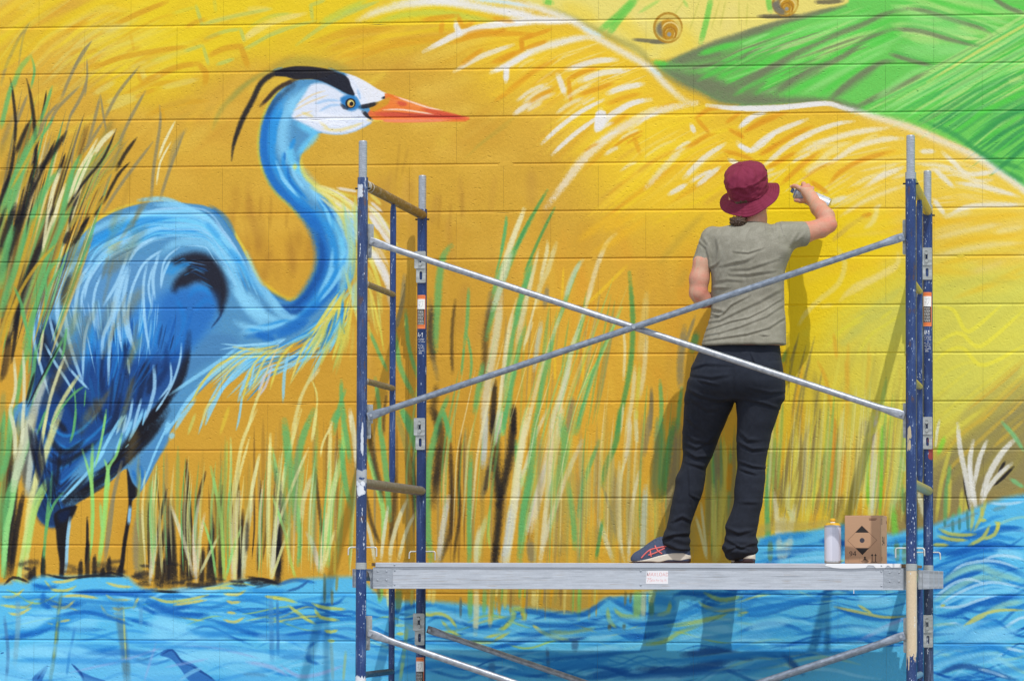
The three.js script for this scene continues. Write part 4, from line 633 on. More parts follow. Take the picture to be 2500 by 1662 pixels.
s(262,15,.56,.85,.5,.64,.81,[-1671,1946,-1706,1857]);
s(157,21,.56,.85,.5,.64,.81,[-1714,1857,-1705,1621]);
n([228,225,224,249,6],[-1851,2330,-1849,1998,-1847,1665],[-614,2328,-613,1997,-612,1595],60,9,22,.3,.6,.4,.9,14,.6,.4);
s(263,18,.5,.88,.5,.68,.86,[-1793,2138,-1819,2020,-1841,1872]);
s(157,21,.84,.62,.5,.68,.86,[-1844,1857,-1847,1717]);
s(238,17,.5,.88,.5,.68,.86,[-1745,2227,-1751,2034,-1754,1813]);
s(92,13,.5,.88,.5,.68,.86,[-1737,2167,-1714,2049,-1698,1916]);
s(238,20,.5,.88,.5,.68,.86,[-1614,2330,-1655,2182,-1691,2012,-1713,1857,-1742,1621]);
s(125,35,.5,.88,.5,.68,.86,[-1558,2330,-1610,2197,-1632,2064,-1638,1916,-1623,1813]);
s(125,42,.5,.88,.5,.68,.86,[-1685,2286,-1662,2079,-1646,1916]);
s(157,42,.84,.62,.5,.68,.86,[-1714,2071,-1706,1887,-1704,1607]);
s(264,15,.5,.88,.5,.68,.86,[-1580,2167,-1631,2049,-1683,1916,-1713,1828]);
s(265,24,.5,.88,.5,.68,.86,[-1709,1916,-1727,1769,-1734,1621]);
s(238,14,.5,.88,.5,.68,.86,[-1653,1843,-1697,1725,-1734,1614]);
s(55,15,.5,.88,.5,.68,.86,[-1683,1813,-1660,1702,-1633,1607]);
s(125,21,.5,.88,.5,.68,.86,[-1623,1916,-1615,1769,-1622,1666]);
s(92,14,.5,.88,.5,.68,.86,[-1736,1961,-1698,1857,-1667,1769]);
s(266,24,.5,.88,.5,.68,.86,[-1564,2049,-1601,1946,-1608,1857]);
s(157,18,.84,.62,.5,.68,.86,[-1549,2079,-1541,1975,-1526,1857,-1518,1769]);
s(238,17,.5,.88,.5,.68,.86,[-1547,2330,-1554,2271,-1565,2197]);
s(260,21,.5,.88,.5,.68,.86,[-1483,2278,-1489,2108,-1488,1887,-1495,1769]);
s(260,11,.5,.88,.5,.68,.86,[-1490,2248,-1520,2182,-1527,2130]);
s(125,35,.5,.88,.5,.68,.86,[-1446,2330,-1475,2271]);
s(92,28,.5,.88,.5,.68,.86,[-1434,2285,-1430,2160,-1474,1975,-1488,1813,-1495,1666]);
s(125,24,.5,.88,.5,.68,.86,[-1438,2329,-1415,2211,-1400,2108]);
s(125,25,.5,.88,.5,.68,.86,[-1445,2197,-1422,2034,-1399,1916]);
s(267,21,.5,.88,.5,.68,.86,[-1445,2108,-1474,1975,-1503,1813,-1517,1636]);
s(268,25,.5,.88,.5,.68,.86,[-1585,1806,-1555,1740,-1532,1644]);
s(269,18,.5,.88,.5,.68,.86,[-1503,1887,-1518,1754,-1525,1636]);
s(270,15,.5,.88,.5,.68,.86,[-1466,1813,-1488,1740,-1510,1666]);
s(271,14,.5,.88,.5,.68,.86,[-1462,1769,-1465,1622]);
s(272,25,.5,.88,.5,.68,.86,[-1401,2329,-1385,2226,-1370,2086]);
s(92,25,.5,.88,.5,.68,.86,[-1333,2182,-1295,2049,-1257,1902,-1256,1769]);
s(157,31,.84,.62,.5,.68,.86,[-1318,2255,-1303,2137,-1272,2012,-1257,1946]);
s(157,21,.84,.62,.5,.68,.86,[-1332,1975,-1309,1858,-1271,1755]);
s(157,25,.84,.62,.5,.68,.86,[-1205,2078,-1212,1887,-1227,1755]);
s(125,28,.5,.88,.5,.68,.86,[-1273,2270,-1250,2108,-1235,1961,-1227,1858]);
s(273,17,.5,.88,.5,.68,.86,[-1331,1858,-1309,1784,-1293,1688]);
s(274,17,.5,.88,.5,.68,.86,[-1235,1917,-1256,1769,-1264,1689]);
s(275,21,.5,.88,.5,.68,.86,[-1153,1946,-1190,1858,-1219,1755,-1226,1681]);
s(276,18,.5,.88,.5,.68,.86,[-1119,1887,-1160,1799,-1189,1689]);
s(125,42,.5,.88,.5,.68,.86,[-1177,2329,-1132,2240,-1109,2145]);
s(157,42,.84,.62,.5,.68,.86,[-1154,2145,-1123,2012,-1108,1887]);
s(225,28,.5,.88,.5,.68,.86,[-1206,2329,-1161,2181,-1131,2020]);
s(125,35,.56,.88,.5,.75,.86,[-998,2314,-1042,2181,-1064,2034,-1063,1814,-1048,1682]);
s(125,24,.56,.88,.5,.75,.86,[-998,2314,-975,2240,-968,2196]);
s(157,49,.9,.6,.5,.75,.86,[-1057,2329,-1020,2284,-1005,2152,-1027,2020,-1041,1917]);
s(157,38,.9,.6,.5,.75,.86,[-1020,2181,-1034,1997]);
s(157,28,.9,.6,.5,.75,.86,[-968,2181,-960,1990,-966,1814,-1011,1682]);
s(157,17,.9,.6,.5,.75,.86,[-923,2225,-930,2034,-926,1887,-944,1755,-951,1682]);
s(223,21,.9,.6,.5,.75,.86,[-989,1961,-989,1814,-1003,1682]);
s(277,28,.56,.88,.5,.75,.86,[-974,1961,-996,1843,-1011,1740,-1018,1682]);
s(125,24,.56,.88,.5,.75,.86,[-878,2144,-885,1961,-884,1667]);
s(278,31,.56,.88,.5,.75,.86,[-816,2328,-819,2210,-826,2086]);
s(223,28,.9,.6,.5,.75,.86,[-789,2152,-811,2034,-833,1946]);
s(157,21,.9,.6,.5,.75,.86,[-804,2086,-819,1975]);
s(279,35,.56,.88,.5,.75,.86,[-753,2328,-764,2218]);
s(92,17,.56,.88,.5,.75,.86,[-731,2328,-745,2218]);
s(157,35,.9,.6,.5,.75,.86,[-694,2313,-708,2144,-737,2019,-759,1917],[-782,2122,-759,1997,-752,1887,-773,1741,-773,1550],[-766,1755,-781,1667]);
s(125,21,.56,.88,.5,.75,.86,[-686,2196,-678,2085,-656,2005]);
s(237,31,.56,.88,.5,.75,.86,[-642,2328,-664,2181,-685,1990,-707,1814,-722,1682]);
s(280,42,.56,.88,.5,.75,.86,[-671,2019,-707,1858,-729,1682]);
s(281,18,.56,.88,.5,.75,.86,[-613,2151,-649,2063,-663,1990]);
s(125,28,.56,.88,.5,.75,.86,[-613,2071,-655,1887,-663,1770]);
s(282,28,.56,.88,.5,.75,.86,[-811,1873,-840,1770,-847,1682]);
s(55,14,.56,.88,.5,.75,.86,[-796,1917,-803,1814,-796,1741]);
s(283,25,.56,.88,.5,.75,.86,[-840,1829,-855,1741,-855,1667]);
s(228,42,.56,.88,.5,.75,.86,[-626,1770,-612,1682]);
s(125,18,.62,.82,.5,.75,.86,[-1319,2667,-1281,2579,-1243,2498]);
s(125,20,.62,.82,.5,.75,.86,[-1162,2753,-1149,2603,-1110,2466]);
s(125,26,.62,.82,.5,.75,.86,[-1206,2654,-1186,2516,-1129,2391]);
s(223,26,.95,.55,.5,.75,.86,[-1055,2803,-1054,2672,-1048,2578,-1022,2453]);
s(125,36,.62,.82,.5,.75,.86,[-967,3027,-999,2984,-1017,2890,-1023,2803,-1029,2715,-1035,2578]);
s(157,36,.95,.55,.5,.75,.86,[-1051,2765,-1057,2640,-1041,2540]);
s(157,19,.95,.55,.5,.75,.86,[-948,2796,-960,2690,-963,2578,-959,2484]);
s(157,36,.95,.55,.5,.75,.86,[-1028,2428,-1040,2329,-1028,2266]);
s(125,18,.62,.82,.5,.75,.86,[-891,2845,-897,2702,-909,2602]);
s(125,13,.62,.82,.5,.75,.86,[-897,2652,-878,2540,-884,2453],[-909,2602,-921,2478]);
s(157,36,.95,.55,.5,.75,.86,[-784,2801,-815,2664,-821,2527,-833,2428]);
s(223,30,.95,.55,.5,.75,.86,[-791,2839,-809,2727]);
s(125,27,.62,.82,.5,.75,.86,[-616,3149,-684,3025,-753,2851,-784,2751,-815,2627]);
s(125,12,.62,.82,.5,.75,.86,[-729,3144,-747,3013,-778,2888]);
s(227,27,.62,.82,.5,.75,.86,[-653,3181,-697,3063,-741,2938,-778,2851]);
s(284,42,.62,.82,.5,.75,.86,[-753,2826,-765,2701,-790,2546,-814,2390,-826,2224]);
s(227,15,.62,.82,.5,.75,.86,[-684,2801,-721,2664,-739,2527,-752,2390,-764,2223]);
s(125,26,.62,.82,.5,.75,.86,[-615,2937,-665,2801,-696,2676]);
s(125,18,.62,.82,.5,.75,.86,[-683,2539,-714,2396,-732,2266]);
s(125,27,.62,.82,.5,.75,.86,[-827,2527,-852,2390,-864,2316]);
s(125,24,.62,.82,.5,.75,.86,[-978,2384,-1021,2279,-1034,2224]);
s(125,18,.62,.82,.5,.75,.86,[-996,2328,-977,2224]);
s(285,24,.62,.82,.5,.75,.86,[-615,2900,-652,2751,-677,2664]);
s(227,12,.62,.82,.5,.75,.86,[-615,2701,-646,2607]);
s(125,20,.62,.82,.5,.75,.86,[-1420,2417,-1445,2354,-1469,2225]);
s(125,21,.62,.82,.5,.75,.86,[-1439,2454,-1438,2373,-1419,2279]);
s(286,18,.62,.82,.5,.75,.86,[-1572,2467,-1610,2392,-1635,2305,-1653,2225]);
s(287,10,.62,.82,.5,.75,.86,[-1572,2467,-1546,2399,-1546,2330,-1558,2225]);
s(288,18,.62,.82,.5,.75,.86,[-1534,2505,-1578,2449]);
s(289,12,.62,.82,.5,.75,.86,[-1479,2280,-1495,2225]);
s(227,24,.62,.82,.5,.75,.86,[-1400,2317,-1387,2224]);
s(125,20,.62,.82,.5,.75,.86,[-1293,2466,-1274,2329,-1273,2224]);
s(157,18,.95,.55,.5,.75,.86,[-1243,2404,-1255,2298,-1254,2224]);
s(125,30,.62,.82,.5,.75,.86,[-1179,2335,-1135,2224]);
s(290,10,.62,.82,.5,.75,.86,[-1307,2804,-1275,2685,-1256,2579]);
s(291,13,.62,.82,.5,.75,.86,[-1327,2942,-1276,2829]);
s(292,13,.62,.82,.5,.75,.86,[-1320,2854,-1295,2766,-1275,2666]);
s(56,18,.62,.82,.5,.75,.86,[-1322,3167,-1245,3054,-1188,2991]);
s(56,30,.62,.82,.5,.75,.86,[-1315,3017,-1264,2942,-1232,2854]);
s(217,15,.62,.82,.5,.75,.86,[-1322,3193,-1271,3129,-1194,3022]);
s(56,15,.62,.82,.5,.75,.86,[-1334,3205,-1284,3167,-1220,3066]);
s(168,20,.62,.82,.5,.75,.86,[-1327,3011,-1295,2917,-1263,2816]);
s(293,30,.62,.82,.5,.75,.86,[-1244,2854,-1219,2766]);
s(228,24,.62,.82,.5,.75,.86,[-1169,2903,-1181,2766,-1212,2654]);
s(168,15,.9,.5,.35,.64,.56,[-1320,2804,-1301,2729,-1281,2641],[-1326,2704,-1313,2642]);
n([228,2,294,295,125],[-790,2764,-790,2577,-789,2224],[-227,2885,-289,2575,-351,2223],46,6,18,.25,.55,.4,.9,14,.6,.4);
s(296,17,.62,.8,.5,.68,.81,[-697,2994,-647,3100,-591,3199,-553,3261]);
s(296,15,.62,.8,.5,.68,.81,[-653,2906,-584,3062,-522,3186]);
s(125,24,.62,.8,.5,.68,.81,[-790,2801,-753,2919,-697,3013]);
s(125,18,.62,.8,.5,.68,.81,[-753,2988,-735,3088,-729,3150]);
s(125,27,.62,.8,.5,.68,.81,[-696,2689,-665,2801,-621,2969]);
s(297,30,.62,.8,.5,.68,.81,[-790,2751,-753,2851,-709,2994]);
s(227,26,.62,.8,.5,.68,.81,[-759,2851,-722,3000,-653,3181]);
s(298,30,.62,.8,.5,.68,.81,[-790,2515,-765,2689,-753,2764]);
s(299,18,.62,.8,.5,.68,.81,[-590,3012,-615,2906,-652,2763]);
s(300,20,.62,.8,.5,.68,.81,[-553,3043,-556,2993,-584,2875]);
s(301,27,.62,.8,.5,.68,.81,[-515,3036,-552,2918,-584,2850,-602,2763]);
s(227,12,.62,.8,.5,.68,.81,[-596,2813,-621,2713,-646,2626,-655,2576]);
s(302,30,.62,.8,.5,.68,.81,[-646,2800,-665,2688,-683,2601]);
s(125,24,.62,.8,.5,.68,.81,[-665,2763,-696,2664,-721,2527,-733,2390]);
s(227,20,.62,.8,.5,.68,.81,[-696,2726,-721,2626,-739,2496,-758,2328,-764,2223]);
s(125,24,.62,.8,.5,.68,.81,[-646,2682,-671,2601,-695,2477,-726,2328,-739,2223]);
s(125,21,.62,.8,.5,.68,.81,[-415,2955,-452,2862,-489,2750,-521,2663]);
s(303,26,.62,.8,.5,.68,.81,[-402,2961,-440,2905,-477,2799]);
s(304,20,.62,.8,.5,.68,.81,[-489,2750,-521,2663,-552,2570,-595,2433,-620,2328,-645,2223]);
s(125,26,.62,.8,.5,.68,.81,[-521,2663,-552,2526,-582,2390,-607,2223]);
s(305,26,.62,.8,.5,.68,.81,[-577,2700,-595,2601,-608,2495]);
s(228,24,.62,.8,.5,.68,.81,[-552,2850,-565,2763]);
s(306,24,.62,.8,.5,.68,.81,[-259,3072,-302,3029,-340,2936,-377,2811,-389,2762]);
s(227,15,.62,.8,.5,.68,.81,[-358,2849,-389,2762,-414,2687,-445,2588]);
s(125,24,.62,.8,.5,.68,.81,[-389,2737,-427,2638,-464,2526,-489,2389]);
s(227,24,.62,.8,.5,.68,.81,[-414,2681,-445,2600,-464,2495,-489,2389,-507,2223]);
s(240,30,.62,.8,.5,.68,.81,[-458,2538,-482,2420,-526,2296,-538,2223]);
s(296,26,.62,.8,.5,.68,.81,[-202,2910,-190,2761,-187,2661,-196,2525,-220,2389,-258,2223]);
s(307,36,.62,.8,.5,.68,.81,[-128,2822,-140,2698,-158,2543]);
s(308,24,.62,.8,.5,.68,.81,[-127,2649,-140,2487,-158,2376]);
s(290,18,.62,.8,.5,.68,.81,[-158,2525,-164,2419,-171,2326]);
s(227,15,.62,.8,.5,.68,.81,[-227,2674,-221,2575,-227,2451]);
s(92,13,.62,.8,.5,.68,.81,[-233,2761,-277,2662,-320,2563,-383,2451,-420,2377]);
s(125,18,.62,.8,.5,.68,.81,[-271,2674,-314,2587,-351,2488,-401,2339,-438,2223]);
s(125,21,.62,.8,.5,.68,.81,[-352,2501,-401,2327,-426,2223]);
s(309,21,.62,.8,.5,.68,.81,[-177,2512,-189,2376,-214,2223]);
s(227,13,.62,.8,.5,.68,.81,[-227,2351,-239,2223]);
s(223,20,.62,.8,.5,.68,.81,[-108,2419,-108,2326,-114,2222]);
s(228,36,.62,.8,.5,.68,.81,[34,2679,16,2536,16,2419]);
s(125,20,.62,.8,.5,.68,.81,[22,2419,10,2326,4,2222]);
s(125,36,.62,.8,.5,.68,.81,[65,2573,84,2648]);
s(125,21,.62,.8,.5,.68,.81,[-71,2450,-65,2326,-71,2222]);
s(228,18,.62,.8,.5,.68,.81,[78,2722,47,2635,22,2574]);
s(53,12,.62,.8,.5,.68,.81,[-484,2930,-490,2793]);
s(53,18,.62,.8,.5,.68,.81,[-383,2774,-290,2861,-215,2935]);
s(53,14,.62,.8,.5,.68,.81,[-395,2637,-401,2451]);
s(53,13,.62,.8,.5,.68,.81,[-520,2576,-520,2452]);
s(157,27,.62,.8,.5,.68,.81,[-695,2346,-695,2223]);
s(157,30,.62,.8,.5,.68,.81,[-777,2452,-783,2328,-789,2224]);
s(228,36,.62,.8,.5,.68,.81,[-445,2377,-463,2223]);
s(310,44,1,.6,.35,.64,.56,[-415,3048,-321,3116,-228,3171],[-352,2992,-228,3072,-128,3139],[-315,3085,-178,3158]);
s(311,44,1,.45,.35,.64,.56,[-72,2946,9,3045,115,3156],[9,2846,40,2921]);
n([228,225,312,2,295],[-604,2217,-603,1961,-624,1558],[8,2253,-7,1961,-7,1560],60,9,27,.3,.65,.3,.8,14,.6,.4);
n([228,225,313,125,314],[118,2180,125,1961,118,1669],[257,2282,257,2034,235,1772],50,9,22,.4,.75,.4,.9,14,.6,.4);
s(157,49,.84,.62,.5,.78,.86,[-789,2328,-774,2181,-766,1997,-758,1917]);
s(157,42,.84,.62,.5,.78,.86,[-700,2328,-707,2181,-736,2019,-758,1917,-765,1799,-772,1682]);
s(315,21,.56,.82,.5,.78,.86,[-759,2328,-767,2254,-774,2181]);
s(125,18,.56,.82,.5,.78,.86,[-733,2328,-737,2240]);
s(227,35,.56,.82,.5,.78,.86,[-626,2328,-655,2195,-685,2019,-699,1858,-728,1682]);
s(316,35,.56,.82,.5,.78,.86,[-706,1917,-714,1799,-743,1682]);
s(317,18,.56,.82,.5,.78,.86,[-552,2327,-611,2195,-648,2078,-677,2019]);
s(125,35,.56,.82,.5,.78,.86,[-604,2305,-618,2107,-647,1931,-669,1682]);
s(252,42,.56,.82,.5,.78,.86,[-515,2283,-537,2151,-588,1961,-625,1814]);
s(318,24,.56,.82,.5,.78,.86,[-486,2327,-515,2151,-544,2012,-566,1814,-580,1683]);
s(125,42,.56,.82,.5,.78,.86,[-493,2298,-478,2137,-537,1961]);
s(254,25,.56,.82,.5,.78,.86,[-404,2195,-456,2078,-507,1946,-551,1814,-580,1697]);
s(319,21,.56,.82,.5,.78,.86,[-552,2107,-610,1931,-640,1800]);
s(125,21,.56,.82,.5,.78,.86,[-330,2195,-374,2078,-404,1975,-418,1873]);
s(125,28,.56,.82,.5,.78,.86,[-463,2019,-440,1858,-433,1741]);
s(296,28,.56,.82,.5,.78,.86,[-242,2327,-257,2195,-301,2085,-315,2005]);
s(320,24,.56,.82,.5,.78,.86,[-198,2283,-205,2195,-220,2107]);
s(269,15,.56,.82,.5,.78,.86,[-205,2151,-235,2049,-242,1917,-234,1742,-219,1683]);
s(272,18,.56,.82,.5,.78,.86,[-242,2107,-253,1917,-241,1742]);
s(228,28,.56,.82,.5,.78,.86,[-110,2326,-124,2239,-139,2136]);
s(321,28,.56,.82,.5,.78,.86,[-132,2005,-139,1859,-146,1698]);
s(322,18,.56,.82,.5,.78,.86,[-161,2063,-190,1917,-197,1815,-205,1683]);
s(228,14,.56,.82,.5,.78,.86,[-315,2005,-278,1888,-256,1785]);
s(323,24,.56,.82,.5,.78,.86,[-330,1858,-300,1771,-271,1690]);
s(296,18,.56,.82,.5,.78,.86,[-315,1858,-330,1771,-341,1698]);
s(125,49,.56,.82,.5,.78,.86,[-73,2282,-73,2136,-88,1990]);
s(296,35,.56,.82,.5,.78,.86,[-7,2282,-36,2143,-65,1946]);
s(228,42,.56,.82,.5,.78,.86,[8,2253,-7,2070,-43,1888]);
s(324,21,.56,.82,.5,.78,.86,[-176,2327,-169,2180]);
s(290,18,.56,.82,.5,.78,.86,[-169,2326,-172,2283]);
s(325,15,.56,.82,.5,.78,.86,[81,1873,103,1800,125,1699]);
s(324,14,.56,.82,.5,.78,.86,[103,1932,118,1800,129,1699]);
s(326,28,.56,.82,.5,.78,.86,[154,2005,162,1771,162,1684]);
s(314,24,.56,.82,.5,.78,.86,[191,2005,184,1815,176,1699]);
s(327,35,.56,.82,.5,.78,.86,[403,2208,388,2085]);
s(125,21,.56,.82,.5,.78,.86,[388,2019,381,1859,388,1684]);
s(286,24,.56,.82,.5,.78,.86,[430,1859,417,1699]);
s(228,21,.56,.82,.5,.78,.86,[169,2209,176,2034]);
s(52,28,.56,.82,.5,.78,.86,[227,2107,220,1975]);
s(125,21,.56,.82,.5,.78,.86,[125,2282,125,2107]);
n([225,314,328,228,329,330],[389,2252,389,2034,345,1801],[956,2324,934,2070,897,1830],130,7,22,.35,.75,.35,.85,14,.6,.4);
s(331,43,.62,.8,.5,.72,.81,[477,2325,469,2208,462,2085]);
s(332,22,.62,.8,.5,.72,.81,[498,2267,469,2106,433,1917]);
s(332,19,.62,.8,.5,.72,.81,[608,2325,571,2143,549,1917]);
s(332,22,.62,.8,.5,.72,.81,[433,2179,418,2019,411,1917]);
s(330,17,.62,.8,.5,.72,.81,[564,2266,513,2085,476,1946]);
s(125,22,.62,.8,.5,.72,.81,[396,2136,382,1961,389,1815,396,1685]);
s(333,26,.62,.8,.5,.72,.81,[411,1975,425,1859,432,1699]);
s(334,34,.62,.8,.5,.72,.81,[498,1917,476,1801,454,1699]);
s(274,51,.62,.8,.5,.72,.81,[454,1874,440,1786,447,1699]);
s(335,22,.62,.8,.5,.72,.81,[476,2019,469,1917,498,1859]);
s(336,26,.62,.8,.5,.72,.81,[666,2281,658,2106,644,1961]);
s(337,29,.62,.8,.5,.72,.81,[709,2150,694,1990,665,1859]);
s(319,22,.62,.8,.5,.72,.81,[847,2324,833,2179,825,2019,825,1881]);
s(338,34,.62,.8,.5,.72,.81,[840,2142,832,2012,818,1881]);
s(339,17,.62,.8,.5,.72,.81,[865,2302,865,2106,858,1881]);
s(340,19,.62,.8,.5,.72,.81,[811,2193,803,2048,810,1917]);
s(228,34,.62,.8,.5,.72,.81,[797,2281,796,2208]);
s(341,34,.62,.8,.5,.72,.81,[934,2179,927,2012,905,1881]);
s(342,34,.62,.8,.5,.72,.81,[912,1917,926,1772,955,1678]);
s(343,22,.62,.8,.5,.72,.81,[945,2128,963,2062]);
s(274,29,.62,.8,.5,.72,.81,[1013,1983,1035,1917,1042,1874]);
s(125,19,.62,.8,.5,.72,.81,[955,2004,955,1888]);
s(344,26,.62,.8,.5,.72,.81,[891,2324,876,2280,796,2201]);
s(345,51,.62,.8,.5,.72,.81,[694,1961,665,1874,665,1830]);
s(346,26,.62,.8,.5,.72,.81,[600,2019,564,1917,549,1845]);
s(225,43,1,.5,.35,.64,.56,[1460,2315,1346,2214,1201,2084,1129,1975],[1460,2250,1346,2135,1259,2019],[1459,2149,1388,2048]);
s(347,21,.78,.6,.35,.64,.56,[1418,2323,1274,2193,1165,2091,1115,2019],[1346,2323,1202,2222,1115,2120],[1460,2279,1331,2164]);
s(348,22,.67,.7,.35,.64,.56,[1288,2323,1187,2251,1100,2178],[1202,2323,1101,2251],[1158,2178,1115,2019,1093,1860],[1151,2048,1143,1874],[1201,1990,1194,1860],[1223,1975,1215,1889]);
s(125,21,.67,.7,.35,.64,.56,[1136,2019,1129,1831],[1165,1889,1161,1816],[1190,1918,1186,1823],[1151,2091,1140,2004]);
s(349,26,.78,.7,.35,.64,.56,[1129,2207,1100,2135]);
s(157,15,.56,.85,.35,.64,.56,[1208,2041,1219,1975,1233,1896],[1417,2084,1367,2033,1331,2004],[1381,2106,1353,2055]);
s(350,24,.45,.92,.5,.68,.6,[1184,2265,1194,2157,1216,2048,1237,1910],[1248,2193,1234,2091,1251,1961,1262,1896]);
s(350,22,.45,.92,.5,.68,.6,[1306,2193,1273,2113,1252,2004]);
s(350,29,.45,.92,.5,.68,.6,[1425,2200,1374,2149,1324,2070,1295,1997,1280,1932]);
s(350,22,.45,.92,.5,.68,.6,[1410,2098,1360,2055,1309,1990,1287,1932]);
s(350,17,.45,.92,.5,.68,.6,[1230,2106,1237,2019,1248,1918]);
s(351,22,.67,.8,.35,.64,.56,[1368,2272,1418,2214,1459,2149],[1403,2033,1459,1997]);
s(333,14,.5,.8,.35,.64,.56,[1108,2280,1093,2215],[1101,2251,1090,2164]);
n([227,286,125,352,353],[-2332,2103,-2348,1875,-2328,1612],[-1318,2224,-1352,1910,-1368,1597],60,5,14,.5,.85,.5,.9,14,.5,.5);
n([225,228,354,125],[-2332,2173,-2330,1892,-2311,1629],[-1318,2329,-1334,1910,-1350,1631],50,9,25,.25,.5,.4,.9,14,.9,.5);
n([227,286,125,352,353],[-1124,2503,-1176,2067,-1139,1632],[-160,2987,-404,2327,-560,1633],34,5,14,.35,.65,.35,.75,14,.55,.5);
n([227,286,125,355,356],[-544,2397,-578,2067,-594,1633],[14,2499,-20,2066,-20,1635],30,5,14,.3,.6,.35,.8,14,.6,.5);
n([225,228,220,357],[-614,2328,-613,1980,-612,1633],[15,2326,-3,1980,-2,1635],50,14,35,.2,.45,.3,.7,14,.9,.5);
n([358,329,286,359],[396,2394,379,2101,361,1773],[1016,2496,981,2100,946,1808],70,5,18,.4,.75,.35,.8,14,.6,.5);
f(360,15.8,1,.2,[-3380,1580,-2921,1581,-2876,1600,-2807,1589,-2754,1615,-2602,1615,-2390,1620,-2329,1583,-2261,1557,-2065,1565,-1968,1582,-1825,1603,-1712,1584,-1711,1582,-1637,1603,-1524,1613,-1383,1616,-1323,1585,-1278,1545,-1173,1516,-1062,1516,-914,1505,-765,1492,-787,1514,-698,1496,-565,1484,-454,1469,-359,1490,-307,1530,-234,1537,-109,1560,-7,1574,59,1589,132,1626,242,1670,344,1768,345,1785,498,1805,585,1821,702,1843,767,1848,825,1823,912,1800,955,1815,1020,1823,1092,1845,1165,1874,1222,1896,1273,1918,1331,1939,1459,1967,1919,2011,3307,1980,3282,-1037,-4527,-1201]);
n([361,362,363,361],[-2921,1543,-2754,1576,-2329,1544,-1967,1544,-1711,1543,-1382,1578,-1173,1478,-765,1454],[-2919,1318,-2752,1352,-2328,1320,-1966,1320,-1710,1320,-1381,1355,-1172,1256,-765,1232],26,7,22,.35,.7,.12,.3,11,.6,.4);
n([361,363,146],[-2919,1353,-2752,1387,-2328,1355,-1966,1355,-1710,1355,-1382,1390,-1173,1290,-765,1267],[-2915,844,-2748,878,-2324,848,-1963,849,-1707,850,-1379,886,-1171,788,-763,765],30,12,44,.25,.5,.15,.35,21,.6,.4);
n([361,362,363],[-1062,1482,-787,1479,-454,1435,-234,1503,59,1555,344,1734,585,1787,825,1789],[-1060,962,-785,960,-453,917,-233,985,60,1038,344,1218,585,1272,824,1274],36,9,30,.3,.6,.12,.3,18,.6,.4);
w([361,362,361,363,363],[-2957,1557,-1350,1562,-2954,1171],34,9,21,14,32,280,561,280,666,.5,.85);
w([361,362,362,363,146],[-1385,1457,84,1462,-1384,1162],34,9,21,14,32,280,561,280,666,.5,.85);
w([361,362,362,363,364],[-2,1635,1117,1671,-2,1169],34,9,21,14,32,280,561,280,666,.5,.85);
w([361,362,362,363,363,364,365],[997,1757,1560,1877,996,1175],34,9,21,21,46,280,561,245,526,.5,.85);
w([55,366],[-2957,1584,-1350,1579,-2956,1417],12,7,12,14,32,280,561,105,280,.5,.85);
w([55,366,364],[-1385,1457,1031,1603,-1384,1318],16,7,14,14,32,280,561,140,350,.5,.85);
b([367],[-2919,1346,-1137,1111],30,70,158,.3,.5,0,210);
s(157,14,.56,.85,.35,.6,.6,[-2906,1581,-2868,1611,-2822,1600,-2800,1589],[-2731,1626,-2633,1608,-2511,1619,-2390,1616],[-2261,1557,-2163,1552,-2065,1569,-1975,1582],[-1847,1603,-1772,1606,-1697,1584],[-2496,1623,-2436,1631,-2375,1616]);
b([368],[-2328,1620,-1704,1575],24,11,25,.5,.8,0,42);
s(362,28,.84,.85,.35,.6,.6,[-2602,1545,-2465,1545,-2344,1546,-2239,1561]);
s(362,30,.84,.85,.35,.6,.6,[-2731,1522,-2662,1493,-2556,1501]);
s(361,39,.84,.85,.35,.6,.6,[-2920,1381,-2805,1374,-2692,1404,-2578,1449,-2465,1457]);
s(362,30,.84,.85,.35,.6,.6,[-2919,1351,-2828,1359,-2707,1389]);
s(362,21,.84,.85,.35,.6,.6,[-2366,1435,-2275,1413,-2162,1384]);
s(362,30,.84,.85,.35,.6,.6,[-2291,1524,-2193,1480,-2087,1487],[-2261,1465,-2163,1450,-2012,1451]);
s(362,28,.84,.85,.35,.6,.6,[-1974,1421,-1876,1392,-1749,1356]);
s(361,23,.84,.85,.35,.6,.6,[-2585,1323,-2494,1301,-2396,1316]);
s(363,70,.84,.85,.35,.6,.6,[-2844,1411,-2692,1441]);
s(363,58,.84,.85,.35,.6,.6,[-2919,1277,-2767,1292,-2615,1278]);
s(363,70,.84,.85,.35,.6,.6,[-2275,1413,-2087,1399],[-2161,1266,-1936,1282,-1711,1268]);
s(361,46,.84,.85,.35,.6,.6,[-2784,1567,-2693,1567]);
s(363,35,.84,.85,.35,.6,.6,[-2163,1561,-2050,1554,-1952,1569]);
s(361,35,.84,.85,.35,.6,.6,[-1915,1540,-1787,1525,-1669,1533]);
s(362,25,.84,.85,.35,.6,.6,[-2329,1524,-2314,1494,-2238,1457]);
s(362,35,.84,.85,.35,.6,.6,[-2731,1545,-2738,1508,-2700,1478]);
s(369,15,.56,.85,.5,.6,.6,[-2697,1593,-2648,1593,-2587,1608]);
s(370,15,.56,.85,.5,.6,.6,[-2727,1597,-2693,1560,-2632,1556,-2591,1575]);
s(369,15,.56,.85,.5,.6,.6,[-2913,1529,-2868,1526,-2822,1559]);
s(370,15,.56,.85,.5,.6,.6,[-2921,1492,-2860,1485,-2806,1485,-2780,1507]);
